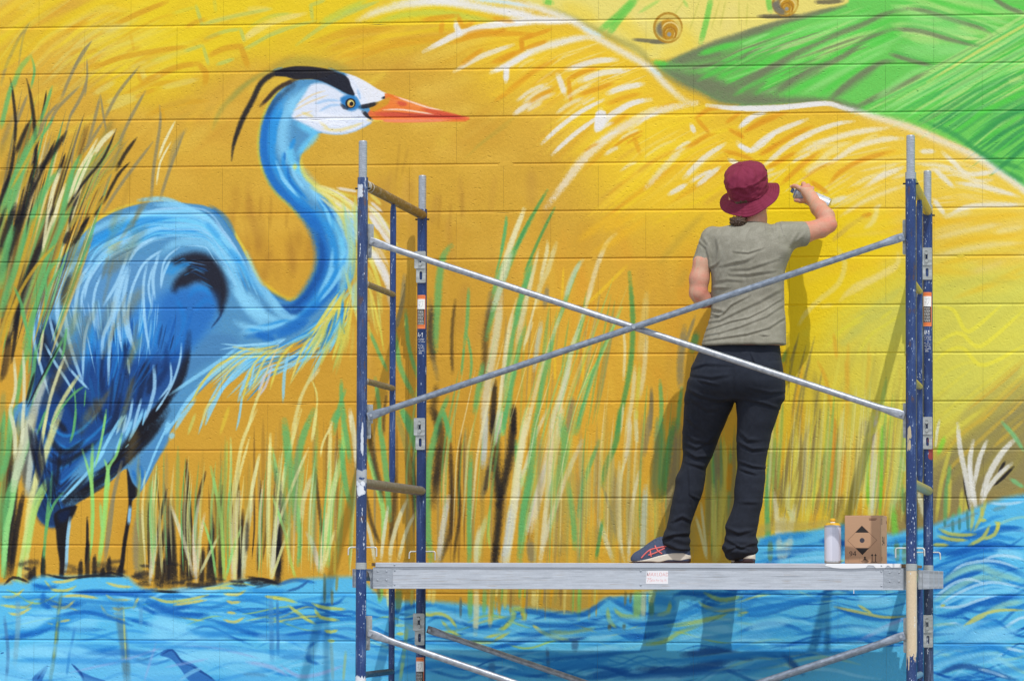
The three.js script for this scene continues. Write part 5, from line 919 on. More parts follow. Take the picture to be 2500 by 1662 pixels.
s(369,15,.56,.85,.5,.6,.6,[-2886,1459,-2844,1452,-2787,1481],[-2700,1489,-2639,1482,-2598,1512],[-2655,1530,-2579,1534,-2495,1523],[-2458,1590,-2405,1575,-2344,1572],[-2458,1538,-2427,1516,-2355,1516],[-2480,1490,-2449,1449,-2381,1431],[-2431,1483,-2404,1475,-2382,1483],[-2427,1457,-2389,1453],[-2340,1479,-2318,1524]);
s(370,15,.56,.85,.5,.6,.6,[-2269,1531,-2193,1509,-2103,1517,-2012,1539]);
s(369,15,.56,.85,.5,.6,.6,[-2163,1495,-2088,1506,-2020,1517],[-2035,1565,-1937,1569,-1900,1566],[-1945,1543,-1885,1540,-1851,1558],[-1933,1514,-1907,1506,-1873,1510],[-1944,1433,-1899,1422,-1854,1444],[-1929,1464,-1892,1460],[-1765,1533,-1682,1518],[-2661,1423,-2616,1430],[-2715,1415,-2692,1411]);
s(371,21,.56,.7,.35,.91,.86,[-2655,1545,-2666,1471,-2677,1337,-2701,1168]);
s(372,9,.56,.7,.35,.91,.86,[-2658,1523,-2673,1404,-2690,1234]);
s(373,43,.56,.7,.35,.91,.86,[-2397,1494,-2396,1427,-2377,1309,-2364,1170]);
s(374,10,.56,.7,.35,.91,.86,[-2382,1486,-2377,1368,-2369,1257]);
s(375,26,.56,.7,.35,.91,.86,[-2849,1529,-2844,1418,-2857,1240]);
s(376,17,.56,.7,.35,.91,.86,[-2905,1440,-2888,1292,-2895,1167]);
s(377,14,.56,.7,.35,.91,.86,[-1712,1533,-1711,1268],[-1734,1408,-1741,1268]);
s(378,21,.56,.7,.35,.91,.86,[-2306,1524,-2306,1405]);
s(379,14,.56,.7,.35,.91,.86,[-2615,1308,-2629,1189],[-2593,1404,-2615,1293]);
f(380,3.7,.85,.2,[-2222,1280,-2203,1302,-2169,1306,-2131,1266,-2078,1244,-2018,1200,-1980,1163,-2048,1148,-2100,1178,-2131,1222,-2176,1266]);
s(381,10,.5,.8,.35,.64,.56,[-2214,1280,-2169,1303,-2124,1251,-2086,1237],[-2086,1237,-2010,1193,-1980,1172]);
s(382,19,.5,.8,.35,.64,.56,[-2138,1171,-2086,1207,-2033,1229]);
f(380,3.7,.85,.2,[-2781,1168,-2766,1196,-2713,1237,-2717,1211,-2735,1174,-2743,1144]);
f(380,3.7,.85,.2,[-2608,1241,-2584,1219,-2523,1190,-2455,1165,-2538,1146,-2569,1190]);
s(381,10,.5,.8,.35,.64,.56,[-2607,1241,-2569,1205,-2553,1175],[-2728,1219,-2758,1174],[-2919,1284,-2907,1288]);
s(383,21,1,.6,.35,.64,.56,[-1860,1201,-1800,1201,-1755,1194],[-2327,1258,-2289,1261,-2267,1265]);
s(384,14,.9,.55,.35,.64,.56,[-2124,1318,-1973,1311,-1786,1268],[-2614,1204,-2388,1257,-2199,1317],[-2199,1229,-2011,1266],[-2289,1171,-2237,1339]);
s(157,15,.78,.7,.35,.6,.6,[-1847,1617,-1787,1606,-1711,1584]);
s(362,21,.78,.7,.35,.6,.6,[-1711,1581,-1637,1603,-1547,1592]);
s(381,15,.78,.7,.35,.6,.6,[-1674,1555,-1621,1570,-1577,1600]);
s(361,29,.78,.7,.35,.6,.6,[-1839,1562,-1756,1555,-1666,1555]);
s(362,19,.78,.7,.35,.6,.6,[-1621,1511,-1531,1497,-1457,1504,-1419,1534]);
s(361,26,.78,.7,.35,.6,.6,[-1845,1415,-1770,1400,-1696,1408,-1662,1437]);
s(362,22,.78,.7,.35,.6,.6,[-1695,1364,-1583,1379,-1486,1372,-1381,1350]);
s(362,21,.78,.7,.35,.6,.6,[-1583,1298,-1575,1261,-1530,1247]);
s(362,19,.78,.7,.35,.6,.6,[-1546,1338,-1575,1313,-1568,1269]);
s(362,24,.78,.7,.35,.6,.6,[-1322,1490,-1263,1468,-1203,1468,-1136,1491,-1025,1498]);
s(361,26,.78,.7,.35,.6,.6,[-1307,1446,-1210,1424,-1114,1425]);
s(362,21,.78,.7,.35,.6,.6,[-1069,1417,-1025,1447,-950,1433,-876,1411,-787,1404,-728,1433]);
s(363,34,.78,.7,.35,.6,.6,[-1188,1388,-1113,1373,-1061,1366]);
s(363,51,.78,.7,.35,.6,.6,[-1800,1356,-1658,1349],[-1800,1267,-1620,1298,-1426,1284]);
s(146,51,.78,.7,.35,.6,.6,[-913,1352,-765,1382,-654,1397]);
s(361,26,.78,.7,.35,.6,.6,[-1040,1498,-951,1477,-862,1470]);
s(362,17,.78,.7,.35,.6,.6,[-743,1404,-699,1448,-654,1470]);
s(385,22,.78,.7,.35,.6,.6,[-1845,1253,-1732,1231,-1664,1195]);
s(385,21,.78,.7,.35,.6,.6,[-1695,1239,-1620,1195,-1530,1203,-1426,1240]);
s(361,34,.78,.7,.35,.6,.6,[-1187,1212,-1024,1242,-913,1228]);
s(363,34,.78,.7,.35,.6,.6,[-1040,1462,-965,1455,-913,1425]);
s(362,22,.78,.7,.35,.6,.6,[-950,1286,-802,1265,-611,1302]);
s(386,17,.56,.85,.5,.6,.6,[-1756,1533,-1681,1522,-1629,1507],[-1561,1504,-1509,1486,-1419,1479],[-1550,1482,-1524,1445,-1445,1432],[-1505,1388,-1479,1383,-1452,1390],[-1493,1346,-1463,1344],[-1666,1496,-1598,1445,-1546,1416],[-1062,1454,-1010,1462,-965,1440,-935,1396],[-1002,1432,-965,1389,-920,1367],[-883,1349,-839,1342,-780,1342],[-817,1360,-743,1389,-699,1463],[-780,1345,-706,1390],[-699,1477,-662,1478,-647,1434],[-1203,1413,-1158,1413],[-1195,1377,-1165,1375],[-1099,1461,-1039,1454]);
s(387,26,.56,.8,.35,.91,.75,[-1741,1533,-1737,1408,-1732,1260]);
s(377,14,.56,.8,.35,.91,.75,[-1711,1503,-1706,1283]);
s(388,15,.56,.8,.35,.91,.75,[-1508,1629,-1507,1504]);
s(389,15,.56,.8,.35,.91,.75,[-1476,1563,-1475,1497]);
s(390,14,.56,.8,.35,.91,.75,[-1453,1622,-1457,1556]);
s(391,14,.56,.8,.35,.91,.75,[-1415,1299,-1425,1175]);
s(392,17,.56,.8,.35,.91,.75,[-1478,1342,-1470,1175]);
s(393,19,.56,.8,.35,.91,.75,[-1151,1403,-1165,1285,-1180,1177]);
s(286,22,.56,.8,.35,.91,.75,[-1233,1564,-1229,1490]);
s(394,29,.56,.8,.35,.91,.75,[-854,1565,-854,1462,-858,1374]);
s(395,26,.56,.8,.35,.91,.75,[-880,1565,-880,1448]);
s(52,17,.56,.8,.35,.91,.75,[-754,1565,-758,1463]);
s(396,21,.56,.8,.35,.91,.75,[-1036,1564,-1040,1506]);
s(396,17,.56,.8,.35,.91,.75,[-1055,1564,-1058,1513]);
s(397,22,.56,.8,.35,.91,.75,[-817,1565,-821,1462]);
s(398,14,.56,.8,.35,.91,.75,[-921,1528,-921,1447]);
s(399,26,.56,.8,.35,.91,.75,[-788,1565,-795,1411]);
s(180,34,.56,.8,.35,.91,.75,[-787,1258,-787,1179]);
s(400,26,.56,.8,.35,.91,.75,[-1263,1571,-1270,1512]);
s(401,17,.56,.8,.35,.91,.75,[-1278,1586,-1270,1527]);
s(402,34,.56,.8,.35,.91,.75,[-1189,1564,-1188,1476]);
s(403,17,.56,.8,.35,.91,.75,[-1129,1564,-1133,1498]);
f(404,29.6,.5,.2,[-787,1572,-787,1521,-639,1485,-477,1471,-359,1493,-344,1573]);
s(1,11,.56,.68,.35,.96,.68,[-533,1573,-535,1539,-537,1491]);
s(1,19,.56,.78,.35,.96,.68,[-651,1573,-654,1512,-656,1438]);
s(228,10,.56,.82,.35,.96,.68,[-342,1573,-345,1557,-347,1526]);
s(405,12,.56,.82,.35,.96,.68,[-704,1572,-706,1523,-708,1459]);
s(403,13,.56,.68,.35,.96,.68,[-412,1573,-414,1549,-416,1510]);
s(228,8,.56,.74,.35,.96,.68,[-560,1573,-562,1545,-565,1503]);
s(1,14,.56,.78,.35,.96,.68,[-592,1573,-594,1558,-596,1529]);
s(1,10,.56,.54,.35,.96,.68,[-749,1572,-751,1518,-753,1448]);
s(406,18,.56,.59,.35,.96,.68,[-782,1572,-784,1510,-786,1434]);
s(403,18,.56,.84,.35,.96,.68,[-728,1572,-730,1534,-732,1482]);
s(228,14,.56,.69,.35,.96,.68,[-667,1573,-669,1552,-671,1517]);
s(225,9,.56,.62,.35,.96,.68,[-693,1573,-695,1539,-697,1490]);
s(1,7,.56,.68,.35,.96,.68,[-779,1572,-781,1548,-783,1510]);
s(403,18,.56,.54,.35,.96,.68,[-339,1574,-342,1536,-344,1484]);
s(406,13,.56,.81,.35,.96,.68,[-412,1573,-414,1540,-416,1493]);
s(403,19,.56,.62,.35,.96,.68,[-343,1573,-345,1547,-347,1506]);
s(225,9,.56,.85,.35,.96,.68,[-406,1573,-408,1526,-410,1465]);
s(1,8,.56,.76,.35,.96,.68,[-338,1574,-340,1520,-342,1451]);
s(1,15,.56,.63,.35,.96,.68,[-670,1573,-672,1553,-674,1519]);
s(407,10,.56,.6,.35,.96,.68,[-555,1573,-557,1512,-559,1437]);
s(406,7,.56,.63,.35,.96,.68,[-576,1573,-579,1554,-581,1520]);
s(228,10,.56,.84,.35,.96,.68,[-636,1573,-638,1511,-640,1435]);
s(1,11,.56,.53,.35,.96,.68,[-645,1573,-647,1543,-649,1500]);
s(403,13,.56,.5,.35,.96,.68,[-659,1573,-661,1528,-663,1469]);
s(406,14,.56,.64,.35,.96,.68,[-666,1573,-668,1557,-670,1527]);
s(1,14,.56,.69,.35,.96,.68,[-650,1573,-652,1529,-654,1472]);
s(225,16,.56,.71,.35,.96,.68,[-443,1573,-445,1529,-448,1469]);
s(406,9,.56,.75,.35,.96,.68,[-437,1573,-439,1525,-441,1463]);
s(405,15,.56,.68,.35,.96,.68,[-492,1573,-495,1560,-497,1532]);
s(407,9,.56,.68,.35,.96,.68,[-590,1573,-592,1526,-594,1464]);
s(405,7,.56,.74,.35,.96,.68,[-556,1573,-558,1519,-560,1451]);
s(225,15,.56,.53,.35,.96,.68,[-422,1573,-424,1526,-426,1464]);
s(1,11,.56,.66,.35,.96,.68,[-768,1572,-770,1529,-772,1470]);
s(407,15,.56,.67,.35,.96,.68,[-764,1572,-766,1560,-768,1534]);
s(225,18,.56,.81,.35,.96,.68,[-785,1572,-787,1520,-790,1454]);
s(225,16,.56,.59,.35,.96,.68,[-745,1572,-747,1534,-749,1482]);
s(225,16,.56,.58,.35,.96,.68,[-753,1572,-755,1548,-757,1509]);
s(405,11,.56,.67,.35,.96,.68,[-489,1573,-491,1539,-494,1489]);
s(407,14,.56,.57,.35,.96,.68,[-474,1573,-476,1523,-478,1458]);
s(225,16,.56,.61,.35,.96,.68,[-512,1573,-514,1545,-517,1503]);
s(1,13,.56,.84,.35,.96,.68,[-527,1573,-529,1561,-531,1535]);
s(406,10,.56,.68,.35,.96,.68,[-741,1572,-743,1550,-746,1513]);
s(1,19,.56,.69,.35,.96,.68,[-574,1573,-576,1538,-578,1489]);
s(406,7,.56,.66,.35,.96,.68,[-644,1573,-646,1557,-648,1527]);
s(406,19,.56,.64,.35,.96,.68,[-412,1573,-414,1513,-416,1438]);
s(1,14,.56,.55,.35,.96,.68,[-368,1573,-370,1515,-372,1442]);
s(362,29,.67,.75,.35,.6,.6,[-698,1477,-602,1470,-491,1449,-403,1457,-329,1501,-285,1530],[-639,1426,-543,1412,-454,1413,-373,1420,-307,1450]);
s(362,31,.67,.75,.35,.6,.6,[-285,1530,-212,1494,-124,1458,-21,1465]);
s(362,27,.67,.75,.35,.6,.6,[-270,1464,-197,1428,-109,1421,16,1436]);
s(362,34,.67,.75,.35,.6,.6,[-300,1450,-256,1399,-175,1370,-50,1385]);
s(381,22,.67,.75,.35,.6,.6,[-565,1383,-491,1354,-388,1362]);
s(361,51,.67,.75,.35,.6,.6,[-182,1501,-109,1523,-21,1509,-21,1480]);
s(361,34,.67,.75,.35,.6,.6,[-256,1530,-160,1501]);
s(361,29,.67,.75,.35,.6,.6,[-786,1411,-713,1441,-654,1448]);
s(362,26,.67,.75,.35,.6,.6,[103,1517,206,1488,286,1503,337,1532],[-14,1531,23,1553,242,1546,300,1561]);
s(363,43,.67,.75,.35,.6,.6,[-373,1362,-270,1377]);
s(363,51,.67,.75,.35,.6,.6,[23,1407,96,1422,242,1393]);
s(361,34,.67,.75,.35,.6,.6,[242,1437,315,1474,430,1503],[344,1416,430,1423]);
s(363,34,.67,.75,.35,.6,.6,[8,1363,169,1371]);
s(362,26,.67,.75,.35,.6,.6,[-786,1316,-639,1353,-543,1383]);
s(364,34,.67,.75,.35,.6,.6,[-543,1383,-432,1376,-359,1398]);
s(146,34,.67,.75,.35,.6,.6,[-491,1288,-270,1319,-50,1341]);
s(381,51,.67,.75,.35,.6,.6,[-160,1232,-14,1218,96,1240,242,1277]);
s(361,51,.67,.75,.35,.6,.6,[-564,1244,-380,1260,-234,1319]);
s(363,34,.67,.75,.35,.6,.6,[-417,1303,-226,1319]);
s(361,43,.67,.75,.35,.6,.6,[96,1306,279,1328,430,1293]);
s(381,43,.67,.75,.35,.6,.6,[23,1291,169,1306,315,1278]);
s(363,26,.67,.75,.35,.6,.6,[-153,1182,-50,1199,23,1183]);
s(361,34,.67,.75,.35,.6,.6,[-786,1280,-712,1265,-638,1229]);
s(362,34,.67,.75,.35,.6,.6,[-373,1201,-197,1231]);
s(408,22,.67,.75,.5,.6,.6,[-764,1389,-713,1419,-691,1463,-720,1485],[-705,1485,-654,1478,-646,1434],[-609,1412,-550,1376,-462,1354],[-543,1390,-454,1383,-351,1402],[-293,1486,-285,1435,-256,1406],[-263,1486,-234,1457,-153,1450],[-138,1334,-50,1349,8,1385,111,1422],[-50,1414,37,1422,169,1451,242,1488],[96,1516,133,1488,227,1481,300,1488],[118,1553,191,1524,279,1539],[257,1459,300,1474],[-28,1516,-36,1472,-87,1458]);
s(409,17,.67,.8,.35,.64,.56,[-182,1395,-138,1403],[118,1498,191,1480,271,1492],[-609,1412,-572,1383]);
s(410,14,.56,.75,.35,.96,.75,[-216,1559,-219,1501]);
s(411,14,.56,.75,.35,.96,.75,[-193,1552,-197,1508]);
s(412,43,.56,.75,.35,.96,.75,[-164,1559,-168,1450]);
s(413,26,.56,.75,.35,.96,.75,[-138,1559,-142,1443]);
s(414,26,.56,.75,.35,.96,.75,[-109,1523,-105,1450]);
s(415,17,.56,.75,.35,.96,.75,[-285,1420,-285,1391]);
s(416,17,.56,.75,.35,.96,.75,[-223,1421,-223,1384]);
s(417,26,.56,.75,.35,.96,.75,[-606,1562,-609,1492]);
s(418,17,.56,.75,.35,.96,.75,[-550,1317,-542,1201]);
s(419,34,.56,.75,.35,.96,.75,[-432,1354,-432,1310]);
s(420,34,.56,.75,.35,.96,.75,[-102,1560,-109,1509]);
s(362,29,.73,.75,.35,.6,.6,[301,1648,374,1670,498,1721,607,1743]);
s(361,43,.73,.75,.35,.6,.6,[345,1757,440,1786,564,1801]);
s(361,34,.73,.75,.35,.6,.6,[257,1466,367,1474,498,1518,621,1533]);
s(362,22,.73,.75,.35,.6,.6,[257,1386,367,1423,461,1420,549,1387]);
s(362,31,.73,.75,.35,.6,.6,[658,1504,766,1461,875,1447,962,1461]);
s(362,24,.73,.75,.35,.6,.6,[257,1495,309,1503,334,1528]);
s(363,43,.73,.75,.35,.6,.6,[257,1357,403,1380]);
s(363,51,.73,.75,.35,.6,.6,[301,1408,476,1438],[766,1526,911,1519]);
s(385,22,.73,.75,.35,.6,.6,[766,1352,875,1410,969,1454]);
s(363,34,.73,.75,.35,.6,.6,[723,1410,839,1396,954,1425]);
s(381,34,.73,.75,.35,.6,.6,[440,1307,498,1249,534,1213]);
s(361,51,.73,.75,.35,.6,.6,[257,1219,367,1249,476,1278]);
s(362,34,.73,.75,.35,.6,.6,[607,1772,694,1765,723,1758]);
s(361,43,.73,.75,.35,.6,.6,[651,1816,694,1823]);
s(362,29,.73,.75,.35,.6,.6,[723,1700,839,1714,955,1700]);
s(361,34,.73,.75,.35,.6,.6,[694,1671,825,1685,940,1671]);
s(362,26,.73,.75,.35,.6,.6,[257,1285,330,1307,418,1293]);
s(361,34,.73,.75,.35,.6,.6,[897,1772,984,1780,1071,1802]);
n([361,362,361,146],[1027,1765,1201,1802,1330,1874,1458,1889],[984,1592,1200,1672,1330,1701,1458,1643],40,12,30,.4,.75,.3,.7,14,.6,.4);
n([361,363,146,362],[998,1534,1200,1628,1330,1672,1458,1629],[1041,1375,1200,1455,1329,1513,1457,1514],40,12,30,.35,.7,.3,.7,14,.6,.4);
n([361,363,363],[983,1375,1200,1426,1329,1470,1457,1485],[1026,1194,1199,1253,1329,1282,1456,1240],40,15,44,.3,.6,.3,.7,14,.6,.4);
s(362,38,.73,.75,.35,.6,.6,[1092,1592,1186,1657,1272,1693,1359,1679,1458,1629]);
s(362,31,.73,.75,.35,.6,.6,[1085,1715,1200,1729,1272,1751,1458,1744],[1100,1816,1186,1787,1287,1802,1388,1824,1458,1817]);
s(362,38,.73,.75,.35,.6,.6,[1084,1455,1171,1469,1272,1513,1358,1535,1457,1542]);
s(381,29,.73,.75,.35,.6,.6,[1091,1209,1170,1246,1242,1246,1343,1218,1429,1191]);
s(361,38,.73,.75,.35,.6,.6,[1084,1310,1199,1332,1307,1333,1457,1297]);
s(364,34,.73,.75,.35,.6,.6,[1099,1585,1186,1643,1272,1665,1344,1636,1458,1607]);
s(364,29,.73,.75,.35,.6,.6,[1085,1520,1186,1585,1287,1621,1387,1600],[1286,1463,1372,1506,1457,1521]);
s(421,60,.73,.75,.35,.6,.6,[1200,1542,1308,1556]);
s(422,69,.73,.75,.35,.6,.6,[1127,1368,1271,1383,1415,1384]);
s(363,51,.73,.75,.35,.6,.6,[1344,1730,1458,1708]);
s(423,15,.56,.8,.5,.68,.6,[1150,1635,1200,1672,1287,1690,1359,1686,1438,1658],[1085,1534,1157,1592,1229,1614,1301,1592],[1106,1505,1186,1556,1272,1592,1344,1600,1457,1578],[1092,1498,1185,1498,1272,1527,1344,1546],[1287,1694,1344,1712,1416,1708,1458,1694],[1271,1239,1329,1225,1386,1204],[1316,1932,1388,1928,1459,1939],[1386,1326,1457,1312]);
s(356,15,.62,.8,.35,.64,.56,[1207,1419,1272,1462,1358,1484,1457,1485],[1221,1426,1300,1463],[665,1497,766,1475,875,1454,962,1458],[766,1504,824,1468]);
s(424,19,.62,.8,.35,.64,.56,[1107,1823,1143,1805,1201,1798,1258,1802],[1100,1794,1157,1780,1222,1777],[1229,1755,1287,1787,1316,1838],[1287,1780,1337,1802,1356,1853],[1345,1816,1352,1845,1338,1853],[1273,1860,1302,1860],[1078,1758,1143,1755],[257,1477,301,1474],[279,1677,301,1684],[636,1678,709,1692],[1113,1502,1128,1505]);
s(425,19,.67,.7,.35,.64,.56,[1244,1918,1244,1860,1237,1816],[1302,1947,1280,1874,1251,1816],[1280,1918,1287,1874]);
s(426,15,.5,.7,.35,.64,.56,[1129,1860,1129,1831],[1161,1860,1163,1809],[1190,1874,1190,1816],[1222,1903,1226,1816]);
s(427,26,.5,.7,.35,.64,.56,[396,1772,396,1685],[926,1772,930,1686],[962,1758,958,1678]);
s(333,34,.67,.6,.35,.64,.56,[433,1786,436,1692],[462,1772,454,1692],[483,1786,469,1714]);
f(428,11.8,.6,.2,[345,1783,389,1812,498,1815,585,1830,709,1852,694,1867,549,1852,403,1852,345,1823]);
s(429,21,1,.5,.35,.64,.56,[1107,1823,1201,1860,1273,1896],[1330,1903,1388,1918]);
n([219,430,431,145],[-1461,3231,-1422,3018,-1447,2817],[-1373,3243,-1372,3017,-1370,2704],34,13,31,.3,.6,.2,.5,14,.9,.4);
n([206,432,433],[-1497,2730,-1522,2642,-1585,2518],[-1377,2767,-1382,2611,-1407,2454],30,9,21,.3,.55,.3,.6,14,.8,.4);
s(56,36,.9,.7,.35,.64,.56,[-1322,3180,-1258,3092,-1220,3016],[-1315,2998,-1257,2923,-1228,2829]);
n([157,154,154],[-2813,2288,-2773,2109,-2726,1916],[-2607,2183,-2636,2065,-2673,1916],26,10,25,.4,.7,.3,.7,14,.8,.4);
n([361,362,363,361,146],[-1385,1475,-787,1425,-158,1462,430,1567,1168,1689],[-1384,1179,-786,1113,-158,1186,430,1223,1167,1227],36,14,35,.35,.65,.12,.3,14,.7,.4);
n([361,362,363,363],[361,1739,603,1756,860,1757,1151,1809],[361,1532,602,1567,860,1568,1151,1603],40,11,28,.4,.7,.2,.5,14,.7,.4);
n([361,363,361,362],[-2993,1504,-2381,1489,-1846,1456,-1350,1457],[-2990,1205,-2379,1209,-1844,1211,-1349,1214],24,14,39,.3,.6,.12,.3,14,.8,.4);
s(363,60,1,.6,.35,.64,.56,[-2873,1292,-2691,1308,-2494,1294],[-2275,1369,-2124,1384,-2011,1362],[-2616,1404,-2495,1419],[-2842,1218,-2668,1234],[-2238,1443,-2162,1421]);
s(361,34,.9,.7,.35,.64,.56,[-2783,1367,-2669,1434,-2525,1464,-2389,1449],[-2921,1514,-2807,1522,-2723,1530],[-2465,1523,-2329,1494,-2238,1517],[-2102,1391,-2011,1370,-1876,1385]);
s(362,22,.78,.75,.35,.64,.56,[-2669,1448,-2556,1464,-2449,1442,-2343,1405],[-2299,1516,-2238,1480,-2125,1458,-2012,1458],[-2594,1545,-2496,1553,-2390,1542],[-2784,1582,-2723,1567,-2670,1574]);
n([361,362,363,146],[-4195,1536,-1843,1002,257,1085,2637,1471],[-4176,34,-1838,64,258,91,2628,122],110,18,88,.3,.65,.1,.3,14,.6,.4);
n([125,157,225,227,224],[-3851,3584,-3805,2691,-3939,1625],[-2939,3663,-2985,2687,-3030,1592],60,11,32,.5,.9,.3,.8,14,.6,.4);
n([53,45,16,2],[-4037,3765,-2946,4465,-1328,4615],[-3483,3401,-2400,4100,-795,4253],50,25,70,.3,.6,.3,.9,14,.6,.4);
}

const PX0 = -3.36, PX1 = 1.86, PY0 = 0.93, PY1 = 4.40, RES = 590;
const PW = Math.round((PX1 - PX0) * RES), PH = Math.round((PY1 - PY0) * RES);
const paint = new Float32Array(PW * PH * 3), cov = new Float32Array(PW * PH), edge = new Float32Array(PW * PH).fill(1e9);
{
  const rnd = mulberry(5), grain = new Float32Array(1 << 20);
  for (let j = 0; j < 1024; j++) for (let i = 0; i < 1024; i++) grain[j * 1024 + i] = 0.6 * N1(i * 0.5, j * 0.5) + 0.4 * N2(i * 0.25, j * 0.25);
  const X = (mm) => (mm / 1000 - PX0) * RES, Y = (mm) => (mm / 1000 - PY0) * RES, S = RES / 1000;
  const smooth = (p, closed) => {           // Catmull-Rom through the points
    const n = p.length / 2, o = [], at = (i) => closed ? (i + n) % n : Math.max(0, Math.min(n - 1, i));
    for (let i = 0; i < (closed ? n : n - 1); i++) {
      const a = at(i - 1), b = at(i), c = at(i + 1), e = at(i + 2);
      const x1 = X(p[2 * b]), y1 = Y(p[2 * b + 1]), x2 = X(p[2 * c]), y2 = Y(p[2 * c + 1]), x0 = X(p[2 * a]), y0 = Y(p[2 * a + 1]), x3 = X(p[2 * e]), y3 = Y(p[2 * e + 1]);
      const k = Math.max(1, Math.ceil(Math.hypot(x2 - x1, y2 - y1) / 14));
      for (let s = 0; s < k; s++) { const t = s / k, t2 = t * t, t3 = t2 * t; o.push(0.5 * (2 * x1 + (x2 - x0) * t + (2 * x0 - 5 * x1 + 4 * x2 - x3) * t2 + (3 * x1 - x0 - 3 * x2 + x3) * t3), 0.5 * (2 * y1 + (y2 - y0) * t + (2 * y0 - 5 * y1 + 4 * y2 - y3) * t2 + (3 * y1 - y0 - 3 * y2 + y3) * t3)); }
    }
    if (!closed) o.push(X(p[2 * n - 2]), Y(p[2 * n - 1]));
    return o;
  };
  const blend = (bx0, by0, bx1, by1, col, a, g) => {
    for (let j = by0; j <= by1; j++) for (let i = bx0, q = j * PW + bx0; i <= bx1; i++, q++) {
      let c = cov[q]; if (c <= 0) continue; cov[q] = 0;
      const gr = grain[((j & 1023) << 10) + (i & 1023)];
      c = clamp(c + (gr - 0.5) * g * 5 * c * (1 - c)) * a * (1 - g * 0.35 * (1 - gr));
      const k = 3 * q; paint[k] += (col[0] - paint[k]) * c; paint[k + 1] += (col[1] - paint[k + 1]) * c; paint[k + 2] += (col[2] - paint[k + 2]) * c;
    }
  };
  const stroke = (col, w, soft, a, g, t0, t1, P) => {
    const n = P.length / 2, len = [0]; for (let i = 1; i < n; i++) len.push(len[i - 1] + Math.hypot(P[2 * i] - P[2 * i - 2], P[2 * i + 1] - P[2 * i - 1]));
    const T = len[n - 1] || 1, h = w * S / 2, rad = (u) => Math.max(0.9, h * (u < 0.35 ? lerp(t0, 1, Math.sin(u / 0.35 * 1.5708)) : u > 0.6 ? lerp(t1, 1, Math.sin((1 - u) / 0.4 * 1.5708)) : 1));
    let B = [1e9, 1e9, -1, -1];
    for (let i = 0; i < n - 1; i++) {
      const x0 = P[2 * i], y0 = P[2 * i + 1], x1 = P[2 * i + 2], y1 = P[2 * i + 3], r0 = rad(len[i] / T), r1 = rad(len[i + 1] / T), R = Math.max(r0, r1) * (1 + soft * 0.4) + 1;
      const ax = Math.max(0, Math.floor(Math.min(x0, x1) - R)), bx = Math.min(PW - 1, Math.ceil(Math.max(x0, x1) + R)), ay = Math.max(0, Math.floor(Math.min(y0, y1) - R)), by = Math.min(PH - 1, Math.ceil(Math.max(y0, y1) + R));
      if (ax > bx || ay > by) continue;
      B = [Math.min(B[0], ax), Math.min(B[1], ay), Math.max(B[2], bx), Math.max(B[3], by)];
      const dx = x1 - x0, dy = y1 - y0, L2 = dx * dx + dy * dy || 1;
      for (let j = ay; j <= by; j++) for (let k = ax; k <= bx; k++) {
        const t = clamp(((k - x0) * dx + (j - y0) * dy) / L2), r = r0 + (r1 - r0) * t, ex = k - x0 - t * dx, ey = j - y0 - t * dy, d = Math.sqrt(ex * ex + ey * ey);
        const o = r * (1 + soft * 0.4) + 0.6; if (d >= o) continue;
        const u = (len[i] + t * (len[i + 1] - len[i])) / T, c = (1 - sstep(Math.max(0, r * (1 - soft)) - 0.4, o, d)) * Math.min(1, 0.35 + 4.5 * u, 0.35 + 4.5 * (1 - u)), q = j * PW + k; if (c > cov[q]) cov[q] = c;
      }
    }
    if (B[2] >= 0) blend(...B, col, a, g);
  };
  const fill = (col, soft, a, g, p) => {
    const P = smooth(p, true), n = P.length / 2, h = Math.max(0.7, soft * S);
    let ay = PH, by = -1; for (let i = 0; i < n; i++) { ay = Math.min(ay, P[2 * i + 1]); by = Math.max(by, P[2 * i + 1]); }
    ay = Math.max(0, Math.floor(ay - h)); by = Math.min(PH - 1, Math.ceil(by + h));
    for (let j = ay; j <= by; j++) {
      const xs = []; for (let i = 0; i < n; i++) { const y0 = P[2 * i + 1], e = (i + 1) % n, y1 = P[2 * e + 1]; if ((y0 <= j) !== (y1 <= j)) xs.push(P[2 * i] + (P[2 * e] - P[2 * i]) * (j - y0) / (y1 - y0)); }
      xs.sort((u, v) => u - v);
      for (let i = 0; i + 1 < xs.length; i += 2) for (let k = Math.max(0, Math.ceil(xs[i])); k <= Math.min(PW - 1, Math.floor(xs[i + 1])); k++) cov[j * PW + k] = 1;
    }
    // feathered border: signed distance near the outline
    const list = [];
    for (let i = 0; i < n; i++) {
      const x0 = P[2 * i], y0 = P[2 * i + 1], e = (i + 1) % n, x1 = P[2 * e], y1 = P[2 * e + 1];
      const ax = Math.max(0, Math.floor(Math.min(x0, x1) - h)), bx = Math.min(PW - 1, Math.ceil(Math.max(x0, x1) + h)), cy = Math.max(0, Math.floor(Math.min(y0, y1) - h)), dy2 = Math.min(PH - 1, Math.ceil(Math.max(y0, y1) + h));
      const dx = x1 - x0, dy = y1 - y0, L2 = dx * dx + dy * dy || 1;
      for (let j = cy; j <= dy2; j++) for (let k = ax; k <= bx; k++) { const t = clamp(((k - x0) * dx + (j - y0) * dy) / L2), ex = k - x0 - t * dx, ey = j - y0 - t * dy, d = Math.sqrt(ex * ex + ey * ey); if (d < h) { const q = j * PW + k; if (edge[q] === 1e9) list.push(q); if (d < edge[q]) edge[q] = d; } }
    }
    for (const q of list) { cov[q] = 1 - sstep(-h, h, cov[q] >= 1 ? -edge[q] : edge[q]); edge[q] = 1e9; }
    blend(0, ay, PW - 1, by, col, a, g);
  };
